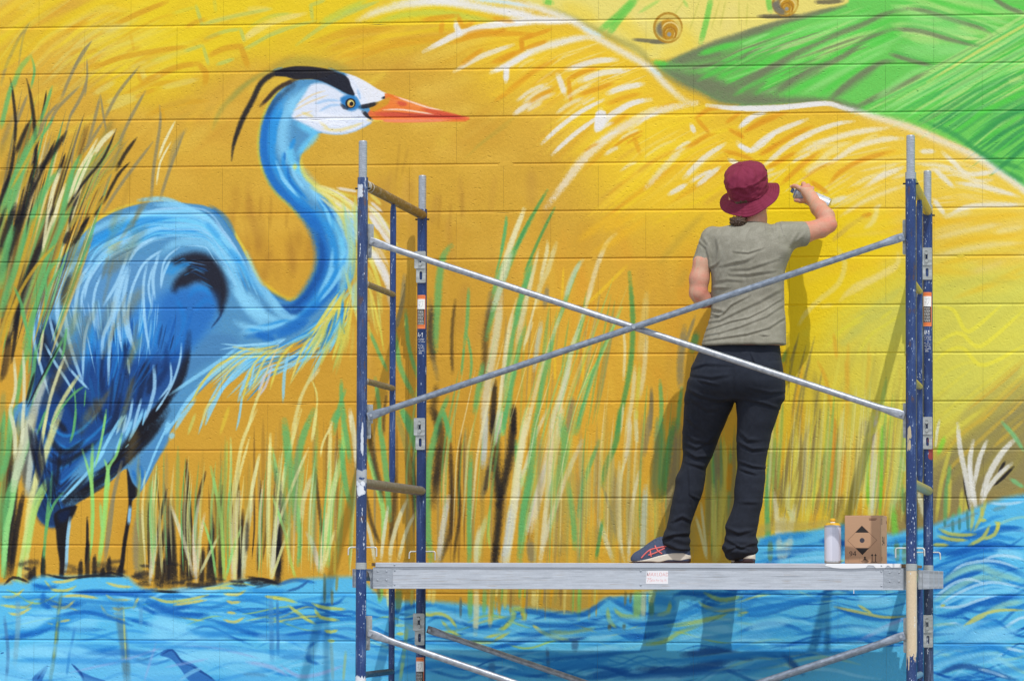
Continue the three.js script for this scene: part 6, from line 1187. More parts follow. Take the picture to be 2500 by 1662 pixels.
  const along = (P, t) => { const n = P.length / 2 - 1, x = clamp(t * n, 0, n - 1e-6), i = Math.floor(x), f = x - i; return [lerp(P[2 * i], P[2 * i + 2], f), lerp(P[2 * i + 1], P[2 * i + 3], f)]; };
  const rr = (a, b) => a + (b - a) * rnd();
  paintMural({
    s: (c, w, soft, a, g, t0, t1, ...ps) => { for (const p of ps) stroke(PAINTS[c], w, soft, a, g, t0, t1, smooth(p)); },
    f: (c, soft, a, g, p) => fill(PAINTS[c], soft, a, g, p),
    n: (cs, A, B, n, w0, w1, a0, a1, l0, l1, jit, soft, g) => { for (let k = 0; k < n; k++) { const u = rnd(), L = rr(l0, l1), s0 = rr(0, Math.max(0, 1 - L)), jx = rr(-jit, jit), jy = rr(-jit, jit), p = []; for (let m = 0; m < 5; m++) { const t = s0 + L * m / 4, a = along(A, t), b = along(B, t); p.push(lerp(a[0], b[0], u) + jx, lerp(a[1], b[1], u) + jy); } stroke(PAINTS[cs[Math.floor(rnd() * cs.length)]], rr(w0, w1), soft, rr(a0, a1), g, 0.3, 0.3, smooth(p)); } },
    w: (cs, [x0, t0, x1, t1, , yb], n, w0, w1, A0, A1, la0, la1, L0, L1, a0, a1) => { for (let k = 0; k < n; k++) { const l = rr(L0, L1), x = rr(x0, Math.max(x0 + 1, x1 - l)), v = rnd(), ph = rr(0, 6.28), A = rr(A0, A1), la = rr(la0, la1), p = []; for (let q = 0; q < 7; q++) { const X = x + l * q / 6; p.push(X, lerp(lerp(t0, t1, (X - x0) / (x1 - x0)), yb, v) + A * Math.sin(6.28 * X / la + ph)); } stroke(PAINTS[cs[Math.floor(rnd() * cs.length)]], rr(w0, w1), 0.75, rr(a0, a1), 0.4, 0.6, 0.6, smooth(p)); } },
    b: (cs, [x0, y0, x1, y1], n, w0, w1, a0, a1, ang, L) => { for (let k = 0; k < n; k++) { const x = rr(x0, x1), y = rr(y0, y1), th = ang + rr(-0.25, 0.25), l = rr(0.4, 1) * L, dx = Math.cos(th) * l, dy = Math.sin(th) * l; stroke(PAINTS[cs[Math.floor(rnd() * cs.length)]], rr(w0, w1), 1, rr(a0, a1), 0.5, 0.6, 0.6, smooth([x - dx, y - dy, x, y, x + dx, y + dy])); } },
  });
}
function paintAt(x, y) { const i = clamp(Math.round((x - PX0) * RES), 0, PW - 1), j = clamp(Math.round((y - PY0) * RES), 0, PH - 1), k = 3 * (j * PW + i); return [paint[k], paint[k + 1], paint[k + 2]]; }

// ---------------------------------------------------------------- block wall
const bumpTex = (() => {
  const n = 2048, r = mulberry(91), h = new Float32Array(n * n);
  for (let j = 0; j < n; j++) for (let i = 0; i < n; i++) h[j * n + i] = 0.6 + 0.10 * (N1(i / 2, j / 2) - 0.5) + 0.12 * (N2(i / 4, j / 4) - 0.5) * (0.4 + 1.2 * N3(i / 64, j / 64)) + 0.14 * (N3(i / 8, j / 8) - 0.5) + 0.16 * (N1(i / 32, j / 32) - 0.5);
  for (let k = 0; k < 7000; k++) {           // pits of the cast concrete
    const x = r() * n, y = r() * n, a = 1.2 + 6.5 * r() ** 3, b = 0.9 + 2.6 * r() ** 3, dep = 0.12 + 0.4 * r(), th = (r() - 0.5) * 1.2, ct = Math.cos(th), st = Math.sin(th), R = Math.ceil(Math.max(a, b)) + 1;
    for (let j = -R; j <= R; j++) for (let i = -R; i <= R; i++) { const u = (i * ct + j * st) / a, v = (-i * st + j * ct) / b, q = u * u + v * v; if (q < 1) { const m = (((y | 0) + j) & 2047) * n + (((x | 0) + i) & 2047); h[m] -= dep * (1 - q); } }
  }
  const d = new Uint8Array(n * n * 4); for (let i = 0; i < n * n; i++) { const v = clamp(h[i]) * 255; d[4 * i] = d[4 * i + 1] = d[4 * i + 2] = v; d[4 * i + 3] = 255; }
  const t = texOf(d, n, n, false); t.repeat.set(1 / 2.6, 1 / 2.6); return t;
})();
const TILES = [[0, 1720], [PW - 1720, 1720]].map(([x0, w]) => {
  const d = new Uint8Array(w * PH * 4);
  for (let j = 0; j < PH; j++) for (let i = 0; i < w; i++) { const s = 3 * (j * PW + x0 + i), k = 4 * (j * w + i); d[k] = clamp(paint[s], 0, 255); d[k + 1] = clamp(paint[s + 1], 0, 255); d[k + 2] = clamp(paint[s + 2], 0, 255); d[k + 3] = 255; }
  const t = texOf(d, w, PH, true, false), sx = RES / w, sy = RES / PH;
  t.repeat.set(sx, sy); t.offset.set(-(PX0 + x0 / RES) * sx, -PY0 * sy);
  return { min: PX0 + x0 / RES, max: PX0 + (x0 + w) / RES, mat: new THREE.MeshPhysicalMaterial({ map: t, bumpMap: bumpTex, bumpScale: 0.0036, roughness: 0.58, specularIntensity: 0.3 }) };
});
{
  const wall = thing('block_wall', 'painted concrete block wall with heron, reeds and water mural', 'wall');
  const P = 0.2032, JY = 3.985, BL = 0.4064, JT = 0.0064, JX = -1.1475, r = mulberry(3);
  const quadStrip = (rows, uvz) => {            // rows: arrays of points, same length; faces +z
    const pos = [], uv = [], idx = [], n = rows[0].length;
    for (const row of rows) for (const p of row) { pos.push(...p); uv.push(p[0] + (uvz ? p[2] : 0), p[1] + (uvz ? p[2] : 0)); }
    for (let a = 0; a + 1 < rows.length; a++) for (let i = 0; i + 1 < n; i++) { const q = a * n + i; idx.push(q, q + 1, q + n + 1, q, q + n + 1, q + n); }
    const g = new THREE.BufferGeometry(); g.setAttribute('position', new THREE.Float32BufferAttribute(pos, 3)); g.setAttribute('uv', new THREE.Float32BufferAttribute(uv, 2)); g.setIndex(idx); return g;
  };
  const block = (x0, x1, y0, y1) => {
    const zo = (r() - 0.5) * 0.0007, tl = (r() - 0.5) * 0.0006, n = 7, rows = [[], [], [], []];
    for (let i = 0; i < n; i++) {
      const t = i / (n - 1), x = lerp(x0, x1, t), edge = i === 0 || i === n - 1, jt = () => (r() - 0.5) * 0.0016, z = zo + tl * (t - 0.5) * 2 - (edge ? 0.00015 : 0);
      const xi = i === 0 ? x + 0.0003 : i === n - 1 ? x - 0.0003 : x;
      const chip = !edge && r() < 0.05 ? 0.004 * r() : 0;
      rows[0].push([x, y0, -0.0024]); rows[1].push([xi, y0 + 0.0022 + jt() + 0.001, z]); rows[2].push([xi, y1 - 0.0026 - jt() - 0.001 - chip, z]); rows[3].push([x, y1 - chip, -0.0024]);
    }
    const g = quadStrip(rows).toNonIndexed(); g.computeVertexNormals(); return g;
  };
  const joint = (x0, x1, y) => { const pr = [[-JT / 2 - 0.0006, -0.0020], [-JT / 4, -0.0033], [0, -0.0042], [JT / 4, -0.0042], [JT / 2 + 0.0006, -0.0020]], n = 12; const g = quadStrip(pr.map(([dy, z]) => Array.from({ length: n }, (_, i) => [lerp(x0, x1, i / (n - 1)), y + dy, z + (r() - 0.5) * 0.0006]))); g.computeVertexNormals(); return g; };
  const rest = [];
  const far = (g, x, y) => {                    // wall beyond the photographed part: the mural's edge colours carried on
    const X = clamp(x, PX0 + 0.35, PX1 - 0.35), Y = clamp(y, PY0 + 0.15, PY1 - 0.15), c = [0, 0, 0];
    for (let i = 0; i < 60; i++) { const q = paintAt(X + (i % 10 - 4.5) * 0.07, Y + (Math.floor(i / 10) - 2.5) * 0.05); for (let m = 0; m < 3; m++) c[m] += q[m] / 60; }
    const k = lin(...c.map((v) => v + (r() - 0.5) * 6)), h = g.index ? g.toNonIndexed() : g, m = h.attributes.position.count, b = new Float32Array(m * 3);
    for (let i = 0; i < m; i++) b.set([k.r, k.g, k.b], 3 * i);
    h.setAttribute('color', new THREE.Float32BufferAttribute(b, 3)); rest.push(h);
  };
  for (let row = -7; row < 20; row++) {         // course between joint row and row + 1, counted downwards
    const yt = JY - row * P - JT / 2, yb = JY - (row + 1) * P + JT / 2; if (yb < 0) continue;
    const off = ((row % 2) + 2) % 2 === 1 ? 0 : BL / 2;
    const inY = yt < PY1 - 0.02 && yb > PY0;
    for (let k = -16; k < 22; k++) {
      const x0 = JX + off + k * BL + 0.00015, x1 = x0 + BL - 0.0003, tile = inY && TILES.find((t) => x0 > t.min + 0.004 && x1 < t.max - 0.004);
      const g = block(x0, x1, yb, yt);
      if (tile) part('block', g, tile.mat, wall);
      else far(g, (x0 + x1) / 2, (yt + yb) / 2);
      const hg = quadStrip([[[x1, yb, -0.0005], [x1 + 0.0003, yb, -0.0005]], [[x1, yt, -0.0005], [x1 + 0.0003, yt, -0.0005]]]); hg.computeVertexNormals();
      if (tile) part('head_joint', hg, tile.mat, wall); else far(hg, x1, yt);
    }
    const y = JY - row * P;
    if (y < PY1 - 0.02 && y > PY0 + 0.02) { const xm = 0.5 * (TILES[0].max + TILES[1].min); part('bed_joint', joint(PX0 + 0.01, xm, y), TILES[0].mat, wall); part('bed_joint', joint(xm, PX1 - 0.01, y), TILES[1].mat, wall); far(joint(-8, PX0 + 0.01, y), PX0, y); far(joint(PX1 - 0.01, 8, y), PX1, y); }
    else if (y > 0.05) far(joint(-8, 8, y), -1, y);
  }
  for (const [px, k, w, h] of [[-0.733, 3, 0.032, 0.011], [0.02, 8, 0.012, 0.006], [-2.1, 6, 0.014, 0.006], [-1.62, 11, 0.012, 0.006], [1.2, 5, 0.016, 0.006], [-0.35, 5, 0.014, 0.007]]) {      // mortar smeared flush across a joint
    const y = JY - k * P, n = 18, pos = [px, y, 0.0007], uv = [px, y], idx = []; for (let i = 0; i < n; i++) { const a = i / n * Math.PI * 2, q = 0.8 + 0.4 * r(), X = px + Math.cos(a) * w * q, Yy = y + Math.sin(a) * h * q; pos.push(X, Yy, Math.abs(Yy - y) < 0.004 ? -0.001 : 0.0002); uv.push(X, Yy); idx.push(0, 1 + i, 1 + (i + 1) % n); }
    const g = new THREE.BufferGeometry(); g.setAttribute('position', new THREE.Float32BufferAttribute(pos, 3)); g.setAttribute('uv', new THREE.Float32BufferAttribute(uv, 2)); g.setIndex(idx); g.computeVertexNormals(); part('mortar_smear', g, (TILES.find((t) => px > t.min + 0.1 && px < t.max - 0.1)).mat, wall);
  }
  const rm = part('outer_blocks', mergeGeometries(rest), M({ vertexColors: true, bumpMap: bumpTex, bumpScale: 0.0036, roughness: 0.62 }), wall); rm.userData.kind = 'stuff';
  part('wall_core', new THREE.BoxGeometry(15, 5.36, 0.18).translate(0, 2.68, -0.0992), M({ color: lin(150, 145, 138), roughness: 0.95 }), wall);
  part('coping', new THREE.BoxGeometry(15.1, 0.07, 0.28).translate(0, 5.43, -0.095), M({ color: lin(170, 168, 162), roughness: 0.9 }), wall);
}
// ---------------------------------------------------------------- scaffold tower
const ZB = 0.156, ZF = 1.69, FX = 1.067, FH = 1.527, TR = 0.0206;
function tube(a, b, r, seg = 20, r2 = r) { const d = new THREE.Vector3().subVectors(b, a), L = d.length(); const g = new THREE.CylinderGeometry(r2, r, L, seg, 1); g.rotateY(Math.PI); g.translate(0, L / 2, 0); g.applyQuaternion(new THREE.Quaternion().setFromUnitVectors(V(0, 1, 0), d.normalize())); g.translate(a.x, a.y, a.z); return g; }
function wire(pts, r, seg = 8) { return new THREE.TubeGeometry(new THREE.CatmullRomCurve3(pts.map((p) => V(...p)), false, 'catmullrom', 0.15), pts.length * 6, r, seg); }
function bevelBox(w, h, d, r = 0.002) { return new RoundedBoxGeometry(w, h, d, 2, Math.min(r, w / 2.1, h / 2.1, d / 2.1)); }
// worn enamel on steel tube, one texture for each post (v from its foot to its head)
function postTexture(seed, base, o = {}) {
  const r = mulberry(seed), w = 128, h = 1024, d = new Uint8Array(w * h * 4), sx = r() * 200, sy = r() * 200;
  for (let j = 0; j < h; j++) for (let i = 0; i < w; i++) {
    const k = 4 * (j * w + i), a = N1(sx + i * 0.25, sy + j * 0.03), b = N2(sx + i * 0.5, sy + j * 0.5), c = N3(sx + i * 0.06, sy + j * 0.02);
    let R = base[0], G = base[1], B = base[2]; const v = (b - 0.5) * 14 + (c - 0.5) * 22; R += v; G += v; B += v * 1.2;
    const sc = sstep(o.scuff ?? 0.62, 0.95, a * 0.55 + c * 0.45 + (b - 0.5) * 0.2); R = lerp(R, 122, sc * 0.7); G = lerp(G, 134, sc * 0.7); B = lerp(B, 158, sc * 0.7);
    if (o.rust) { const u = 0.8 * sstep(0.76, 0.92, N3(sx + 40 + i * 0.11, sy + j * 0.035) * 0.8 + b * 0.25); R = lerp(R, 98, u); G = lerp(G, 66, u); B = lerp(B, 58, u); }
    const y = j / h;
    for (const [y0, y1, col, rag] of o.bands || []) { const q = (N1(sx + i * 0.16, 3) - 0.5) * rag + (N2(i * 0.4, j * 0.12) - 0.5) * rag * 0.6; if (y > y0 + q && y < y1 + (y1 < 0.99 ? q : 0)) { const n = (b - 0.5) * 16; R = col[0] + n; G = col[1] + n; B = col[2] + n; } }
    d[k] = clamp(R, 0, 255); d[k + 1] = clamp(G, 0, 255); d[k + 2] = clamp(B, 0, 255); d[k + 3] = 255;
  }
  const dot = (x, y, rx, ry, c, al) => { for (let j = -Math.ceil(ry); j <= ry; j++) for (let i = -Math.ceil(rx); i <= rx; i++) if ((i / rx) ** 2 + (j / ry) ** 2 <= 1) { const k = 4 * (clamp(Math.round(y + j), 0, h - 1) * w + ((Math.round(x + i) + w) & 127)); for (let m = 0; m < 3; m++) d[k + m] = lerp(d[k + m], c[m], al); } };
  for (let k = 0; k < (o.specks ?? 220); k++) { const s = 0.6 + 1.5 * r() ** 3; dot(r() * w, r() * h, s * 1.1, s * (1 + r()), [212, 220, 230], 0.5 + 0.5 * r()); }
  for (let k = 0; k < (o.smears ?? 10); k++) { const x = r() * w, y = r() * h, n = 3 + r() * 9; for (let m = 0; m < n; m++) dot(x + (r() - 0.5) * 6, y + m * (2 + 3 * r()), 0.6 + 1.3 * r(), 1.2 + 3.5 * r(), [226, 230, 234], 0.8); }
  for (const [x, y, rx, ry, col] of o.marks || []) for (let m = 0; m < 26; m++) dot(x * w + (r() - 0.5) * rx * w, y * h + (r() - 0.5) * ry * h, 1 + rx * w * 0.22, 1.5 + ry * h * 0.12, col, 0.9);
  return texOf(d, w, h, true, false);
}
const steelMat = (c, s = 1) => { const t = dataTex(128, 128, (i, j, o) => { const v = (N1(i * 0.5 + s * 9, j * 0.5) - 0.5) * 26 + (N2(i * 0.06, j * 0.2 + s) - 0.5) * 34; o[0] = c[0] + v; o[1] = c[1] + v; o[2] = c[2] + v; }); t.repeat.set(1, 3); return M({ map: t, metalness: 0.45, roughness: 0.42 }); };
const galv = steelMat([168, 174, 182], 1), braceSteel = steelMat([164, 168, 175], 2), braceDull = steelMat([138, 147, 160], 5), zinc = steelMat([176, 180, 178], 3), alum = steelMat([206, 210, 216], 4), dark = M({ color: lin(30, 30, 32), roughness: 0.7 }), wireMat = M({ color: lin(206, 206, 200), metalness: 0.4, roughness: 0.4 });
const barMat = (c, seed) => { const t = dataTex(64, 256, (i, j, o) => { const a = N1(i * 0.2 + seed, j * 0.15), b = N2(i * 0.5, j * 0.5 + seed), u = sstep(0.55, 0.8, a * 0.7 + b * 0.3); for (let m = 0; m < 3; m++) o[m] = lerp(c[m], [150, 152, 156][m], u * 0.55) + (b - 0.5) * 26; }); return M({ map: t, metalness: 0.25, roughness: 0.45 }); };
function stickerTex() { return canvasTex(128, 300, (c, w, h) => { c.fillStyle = '#f0854a'; c.fillRect(0, 0, w, h); c.fillStyle = '#f2f2ee'; c.fillRect(5, 36, w - 12, 92); c.fillStyle = '#191718'; c.fillRect(5, 126, w - 18, h - 160); c.strokeStyle = '#555'; c.lineWidth = 2; c.beginPath(); c.moveTo(40, 60); c.lineTo(92, 54); c.lineTo(84, 90); c.moveTo(52, 62); c.lineTo(44, 110); c.moveTo(84, 90); c.lineTo(60, 112); c.moveTo(30, 84); c.lineTo(46, 92); c.stroke(); c.fillStyle = '#c85a20'; for (let i = 0; i < 6; i++) { c.fillRect(14 + i * 17, 12, 12, 9); c.fillRect(14 + i * 17, h - 24, 12, 9); } const r = mulberry(4); c.fillStyle = '#d8d6d0'; for (let y = 136; y < h - 44; y += 13) for (let x = 14; x < w - 30;) { const l = 6 + r() * 18; c.fillRect(x, y, Math.min(l, w - 26 - x), 6); x += l + 5; } }); }
function stencilTex() { return canvasTex(128, 300, (c, w, h) => { c.clearRect(0, 0, w, h); c.fillStyle = '#dfe4ea'; c.font = 'bold 58px sans-serif'; c.fillText('A-1', 10, 60); const r = mulberry(8); for (let y = 74; y < 190; y += 14) { if (y > 108 && y < 122) continue; for (let x = 16; x < w - 24;) { const l = 4 + r() * 16; if (r() < 0.85) c.fillRect(x, y, l, 5); x += l + 5; } } c.font = 'bold 24px sans-serif'; c.fillText('USA', 34, 216); c.globalCompositeOperation = 'destination-out'; for (let k = 0; k < 260; k++) { c.beginPath(); c.arc(r() * w, r() * h, 1 + r() * 2.4, 0, 7); c.fill(); } }); }
const stickerMat = M({ map: stickerTex(), roughness: 0.5 }), stencilMat = M({ map: stencilTex(), transparent: true, roughness: 0.6 });
const patch = (y0, y1, r = TR + 0.0007, arc = 1.9) => new THREE.CylinderGeometry(r, r, y1 - y0, 14, 1, true, -arc / 2 - 0.06, arc).translate(0, (y0 + y1) / 2, 0);
const lockPlate = (() => {
  const shape = (w, h, r) => { const s = new THREE.Shape(); s.moveTo(-w + r, -h); s.lineTo(w - r, -h); s.quadraticCurveTo(w, -h, w, -h + r); s.lineTo(w, h - r); s.quadraticCurveTo(w, h, w - r, h); s.lineTo(-w + r, h); s.quadraticCurveTo(-w, h, -w, h - r); s.lineTo(-w, -h + r); s.quadraticCurveTo(-w, -h, -w + r, -h); return s; };
  const slot = (cy, h) => { const p = new THREE.Path(); p.absarc(0, cy + h, 0.0065, 0, Math.PI, false); p.absarc(0, cy - h, 0.0065, Math.PI, 2 * Math.PI, false); p.closePath(); return p; };
  const a = shape(0.0195, 0.066, 0.005); a.holes.push(slot(-0.036, 0.012), slot(0.026, 0.02));
  const b = shape(0.023, 0.036, 0.004); b.holes.push(slot(0, 0.018));
  const ex = (s, d) => new THREE.ExtrudeGeometry(s, { depth: d, bevelEnabled: true, bevelSize: 0.001, bevelThickness: 0.001, bevelSegments: 1, curveSegments: 8 });
  return { plate: ex(a, 0.003), slider: ex(b, 0.003).translate(-0.0035, 0.03, 0.0045), bolts: [new THREE.CylinderGeometry(0.0062, 0.007, 0.016, 12).rotateX(Math.PI / 2).translate(-0.003, 0.044, 0.01), new THREE.CylinderGeometry(0.007, 0.008, 0.014, 12).rotateX(Math.PI / 2).translate(-0.002, 0.012, 0.01)] };
})();
function scaffoldFrame(side, y0, label, o) {
  const f = thing('scaffold_section', label, 'scaffold frame', [side * FX, y0, 0], 'welded scaffold end frames');
  const post = (z, tex, upTop) => {
    const g = new THREE.CylinderGeometry(TR, TR, FH, 28, 1).rotateY(Math.PI).translate(0, FH / 2, z);
    part('post', g, M({ map: tex, roughness: 0.42, metalness: 0.05 }), f);
    if (!o.lower) part('coupling_pin', mergeGeometries([new THREE.CylinderGeometry(0.0165, 0.0165, 0.14, 24).translate(0, FH + 0.07, z), new THREE.CylinderGeometry(0.0138, 0.0165, 0.004, 24).translate(0, FH + 0.142, z)]), galv, f);
    if (upTop) part('collar', new THREE.CylinderGeometry(TR + 0.0006, TR + 0.0006, 0.026, 28).translate(0, FH - 0.0125, z), galv, f);
    if (!o.lower) { part('collar', new THREE.CylinderGeometry(TR + 0.0009, TR + 0.0009, 0.026, 28).translate(0, 0.0135, z), zinc, f);
      part('pull_pin', tube(V(-0.03, FH - 0.043, z), V(0.03, FH - 0.043, z), 0.0035, 8), dark, f); }
  };
  post(ZF, o.front, o.collars); post(ZB, o.back, o.collars);
  const yT = FH - 0.025, yB = 0.335;
  part('top_rail', tube(V(0, yT, ZF - 0.012), V(0, yT, ZB + 0.006), TR - 0.0008, 24), o.rail, f);
  part('bottom_rail', tube(V(0, yB, ZF - 0.012), V(0, yB, ZB + 0.006), TR - 0.0008, 24), o.rail2, f);
  part('ladder_post', [tube(V(0, yB + 0.045, 0.935), V(0, yT - 0.045, 0.935), 0.0126, 20), tube(V(0, yB + 0.012, 0.935), V(0, yB + 0.046, 0.935), 0.0085, 16, 0.0126), tube(V(0, yT - 0.046, 0.935), V(0, yT - 0.012, 0.935), 0.0126, 16, 0.0085)], o.ladder, f);
  for (const y of [1.117, 0.736]) part('rung', tube(V(0, y, ZF - 0.01), V(0, y, 0.93), 0.0124, 18), o.rung, f);
  for (const [y, z] of [[1.117, ZF], [0.736, ZF]]) if (o.tape) for (const [q, w, r] of [[0.03, 0.028, 0.0133], [0.075, 0.009, 0.0129]]) part('tape_wrap', tube(V(0, y, z - q), V(0, y, z - q - w), r, 16), o.tape, f);
  if (o.tape && !o.lower) [0.035, 0.062, 0.084, 0.15].forEach((q, i) => part('tape_wrap', tube(V(0, yT, ZF - q), V(0, yT, ZF - q - 0.016 + i * 0.003), TR + 0.0004 + 0.0004 * (i % 2), 20), o.tape, f));
  for (const y of [1.28, 0.575]) for (const [z, dir] of [[ZB, 1], [ZF, -1]]) {
    const q = new THREE.Group(); q.name = 'brace_lock'; q.position.set(dir > 0 ? -0.0015 : -side * 0.012, y, z + dir * (TR + 0.001)); if (dir < 0) q.rotation.y = Math.PI; f.add(q);
    part('lock_plate', lockPlate.plate, zinc, q); part('lock_slider', lockPlate.slider, zinc, q); for (const b of lockPlate.bolts) part('bolt', b, zinc, q);
  }
  if (!o.lower) for (const [z, y] of [[ZF, 0.086], [ZB, 0.08]]) { const e = o.wire || 1; part('locking_pin', wire([[-0.05, y - 0.03, z + 0.004], [-0.049, y - 0.006, z + 0.004], [-0.042, y, z], [0, y, z], [0.055, y, z], [0.06, y - 0.006, z], [0.06, y - 0.036, z]].map(([x, yy, zz]) => [x * e, yy, zz]), 0.0032), wireMat, f); }
  const st = new THREE.Group(); st.name = 'warning_sticker'; st.position.set(0, 0, ZB); f.add(st);
  part('sticker_sheet', patch(o.sticker ?? 1.02, (o.sticker ?? 1.02) + 0.142), stickerMat, st);
  if (!o.lower) part('maker_stencil', patch(0.875, 1.012, TR + 0.0006), stencilMat, st);
  if (o.lower) for (const z of [ZF, ZB]) { part('jack_screw', new THREE.CylinderGeometry(0.015, 0.015, 0.115, 16).translate(0, -0.0555, z), galv, f); part('jack_nut', new THREE.CylinderGeometry(0.032, 0.032, 0.018, 6).translate(0, -0.012, z), galv, f); part('base_plate', bevelBox(0.15, 0.008, 0.15).translate(0, -0.113, z), galv, f); }
  return f;
}
const railL = barMat([112, 92, 66], 3), railL2 = barMat([122, 116, 112], 8), rungL = barMat([120, 108, 92], 13), railR = barMat([186, 168, 84], 17), tapeMat = M({ color: lin(206, 200, 186), roughness: 0.7 });
const ladderMat = (s) => M({ map: postTexture(s, [26, 58, 114], { specks: 260, smears: 6 }), roughness: 0.42 });
scaffoldFrame(-1, 1.645, 'upper blue scaffold frame with brown tape-wrapped top rail beside the painted heron', { front: postTexture(21, [44, 66, 112], { specks: 240, smears: 26, scuff: 0.5, rust: 1, marks: [[0.5, 0.235, 0.5, 0.03, [176, 180, 184]], [0.53, 0.33, 0.07, 0.07, [206, 212, 220]], [0.48, 0.205, 0.25, 0.03, [226, 230, 236]], [0.4, 0.965, 0.2, 0.03, [214, 218, 224]]] }), back: postTexture(22, [26, 54, 106], { specks: 160, smears: 16 }), rail: railL, rail2: railL2, ladder: ladderMat(31), rung: rungL, tape: tapeMat });
scaffoldFrame(1, 1.645, 'upper blue scaffold frame with mustard yellow rungs and rails', { front: postTexture(23, [31, 58, 110], { specks: 460, smears: 10, rust: 1, marks: [[0.44, 0.33, 0.1, 0.05, [196, 178, 140]]] }), back: postTexture(24, [28, 56, 110], { specks: 520, smears: 6, marks: [[0.62, 0.335, 0.2, 0.05, [150, 58, 58]]] }), rail: railR, rail2: barMat([168, 160, 96], 5), ladder: ladderMat(32), rung: railR, collars: true, wire: -1 });
scaffoldFrame(-1, 0.118, 'lower blue scaffold frame with white chipped band, under the left plank ends', { lower: true, front: postTexture(25, [28, 60, 116], { specks: 260, smears: 30, scuff: 0.55, bands: [[0.60, 0.727, [222, 226, 230], 0.01]] }), back: postTexture(26, [22, 51, 100], { specks: 90, smears: 4 }), rail: railL2, rail2: railL2, ladder: ladderMat(33), rung: barMat([52, 82, 108], 7), sticker: 1.02 });
scaffoldFrame(1, 0.118, 'lower blue scaffold frame with a cream painted front post', { lower: true, front: postTexture(27, [31, 58, 110], { specks: 200, smears: 18, bands: [[0.775, 1.0, [214, 192, 160], 0.05]] }), back: postTexture(28, [52, 66, 96], { specks: 120, smears: 20, scuff: 0.45 }), rail: railR, rail2: railL2, ladder: ladderMat(34), rung: barMat([118, 142, 160], 9), sticker: 0.72 });
// cross braces: two tubes with hammered ends, riveted where they cross
function braceTube(a, b) {
  const secs = [[0, 0.0155, 0.0032], [0.028, 0.0165, 0.0034], [0.05, 0.0158, 0.006], [0.085, 0.0130, 0.0118], [0.11, 0.0126, 0.0126]], d = new THREE.Vector3().subVectors(b, a), L = d.length(), n = 20, all = [...secs, ...secs.slice().reverse().map(([s, h, t]) => [L - s, h, t])];
  const pos = [], idx = [], uv = [];
  all.forEach(([s, h, t], k) => { for (let i = 0; i <= n; i++) { const q = i / n * Math.PI * 2; pos.push(s, Math.sin(q) * h, Math.cos(q) * t); uv.push(i / n, s); } });
  for (let k = 0; k + 1 < all.length; k++) for (let i = 0; i < n; i++) { const p = k * (n + 1) + i; idx.push(p, p + n + 1, p + 1, p + 1, p + n + 1, p + n + 2); }
  const g = new THREE.BufferGeometry(); g.setAttribute('position', new THREE.Float32BufferAttribute(pos, 3)); g.setAttribute('uv', new THREE.Float32BufferAttribute(uv, 2)); g.setIndex(idx); g.computeVertexNormals();
  g.applyQuaternion(new THREE.Quaternion().setFromUnitVectors(V(1, 0, 0), d.clone().normalize())); g.translate(a.x, a.y, a.z); return g;
}
function crossBrace(label, z, yTop, yBot) {
  const yc = (yTop + yBot) / 2, o = thing('cross_brace', label, 'brace', [0, yc, z], 'scaffold cross braces'), h = (yTop - yBot) / 2, e = FX - 0.0255;
  const ends = (dz, m, s) => part('brace_tube', braceTube(V(-e, -h * s, dz), V(e, h * s, dz)), m, o);
  ends(0.0135, braceDull, 1); ends(-0.0135, braceSteel, -1);
  part('pivot_rivet', new THREE.CylinderGeometry(0.007, 0.0085, 0.06, 14).rotateX(Math.PI / 2), galv, o);
  for (const sx of [-1, 1]) for (const sy of [-1, 1]) part('stud', tube(V(sx * (e - 0.014), sy * h * 0.985, -0.03), V(sx * (e - 0.014), sy * h * 0.985, 0.022), 0.006, 10), galv, o);
  return o;
}
crossBrace('galvanised cross brace in front of the painter, riveted at its crossing', ZF, 2.925, 2.238);
crossBrace('galvanised cross brace below the plank deck, on the side away from the wall', ZF, 1.398, 0.711);
crossBrace('dull cross brace below the plank deck, close to the wall', ZB, 1.398, 0.711);
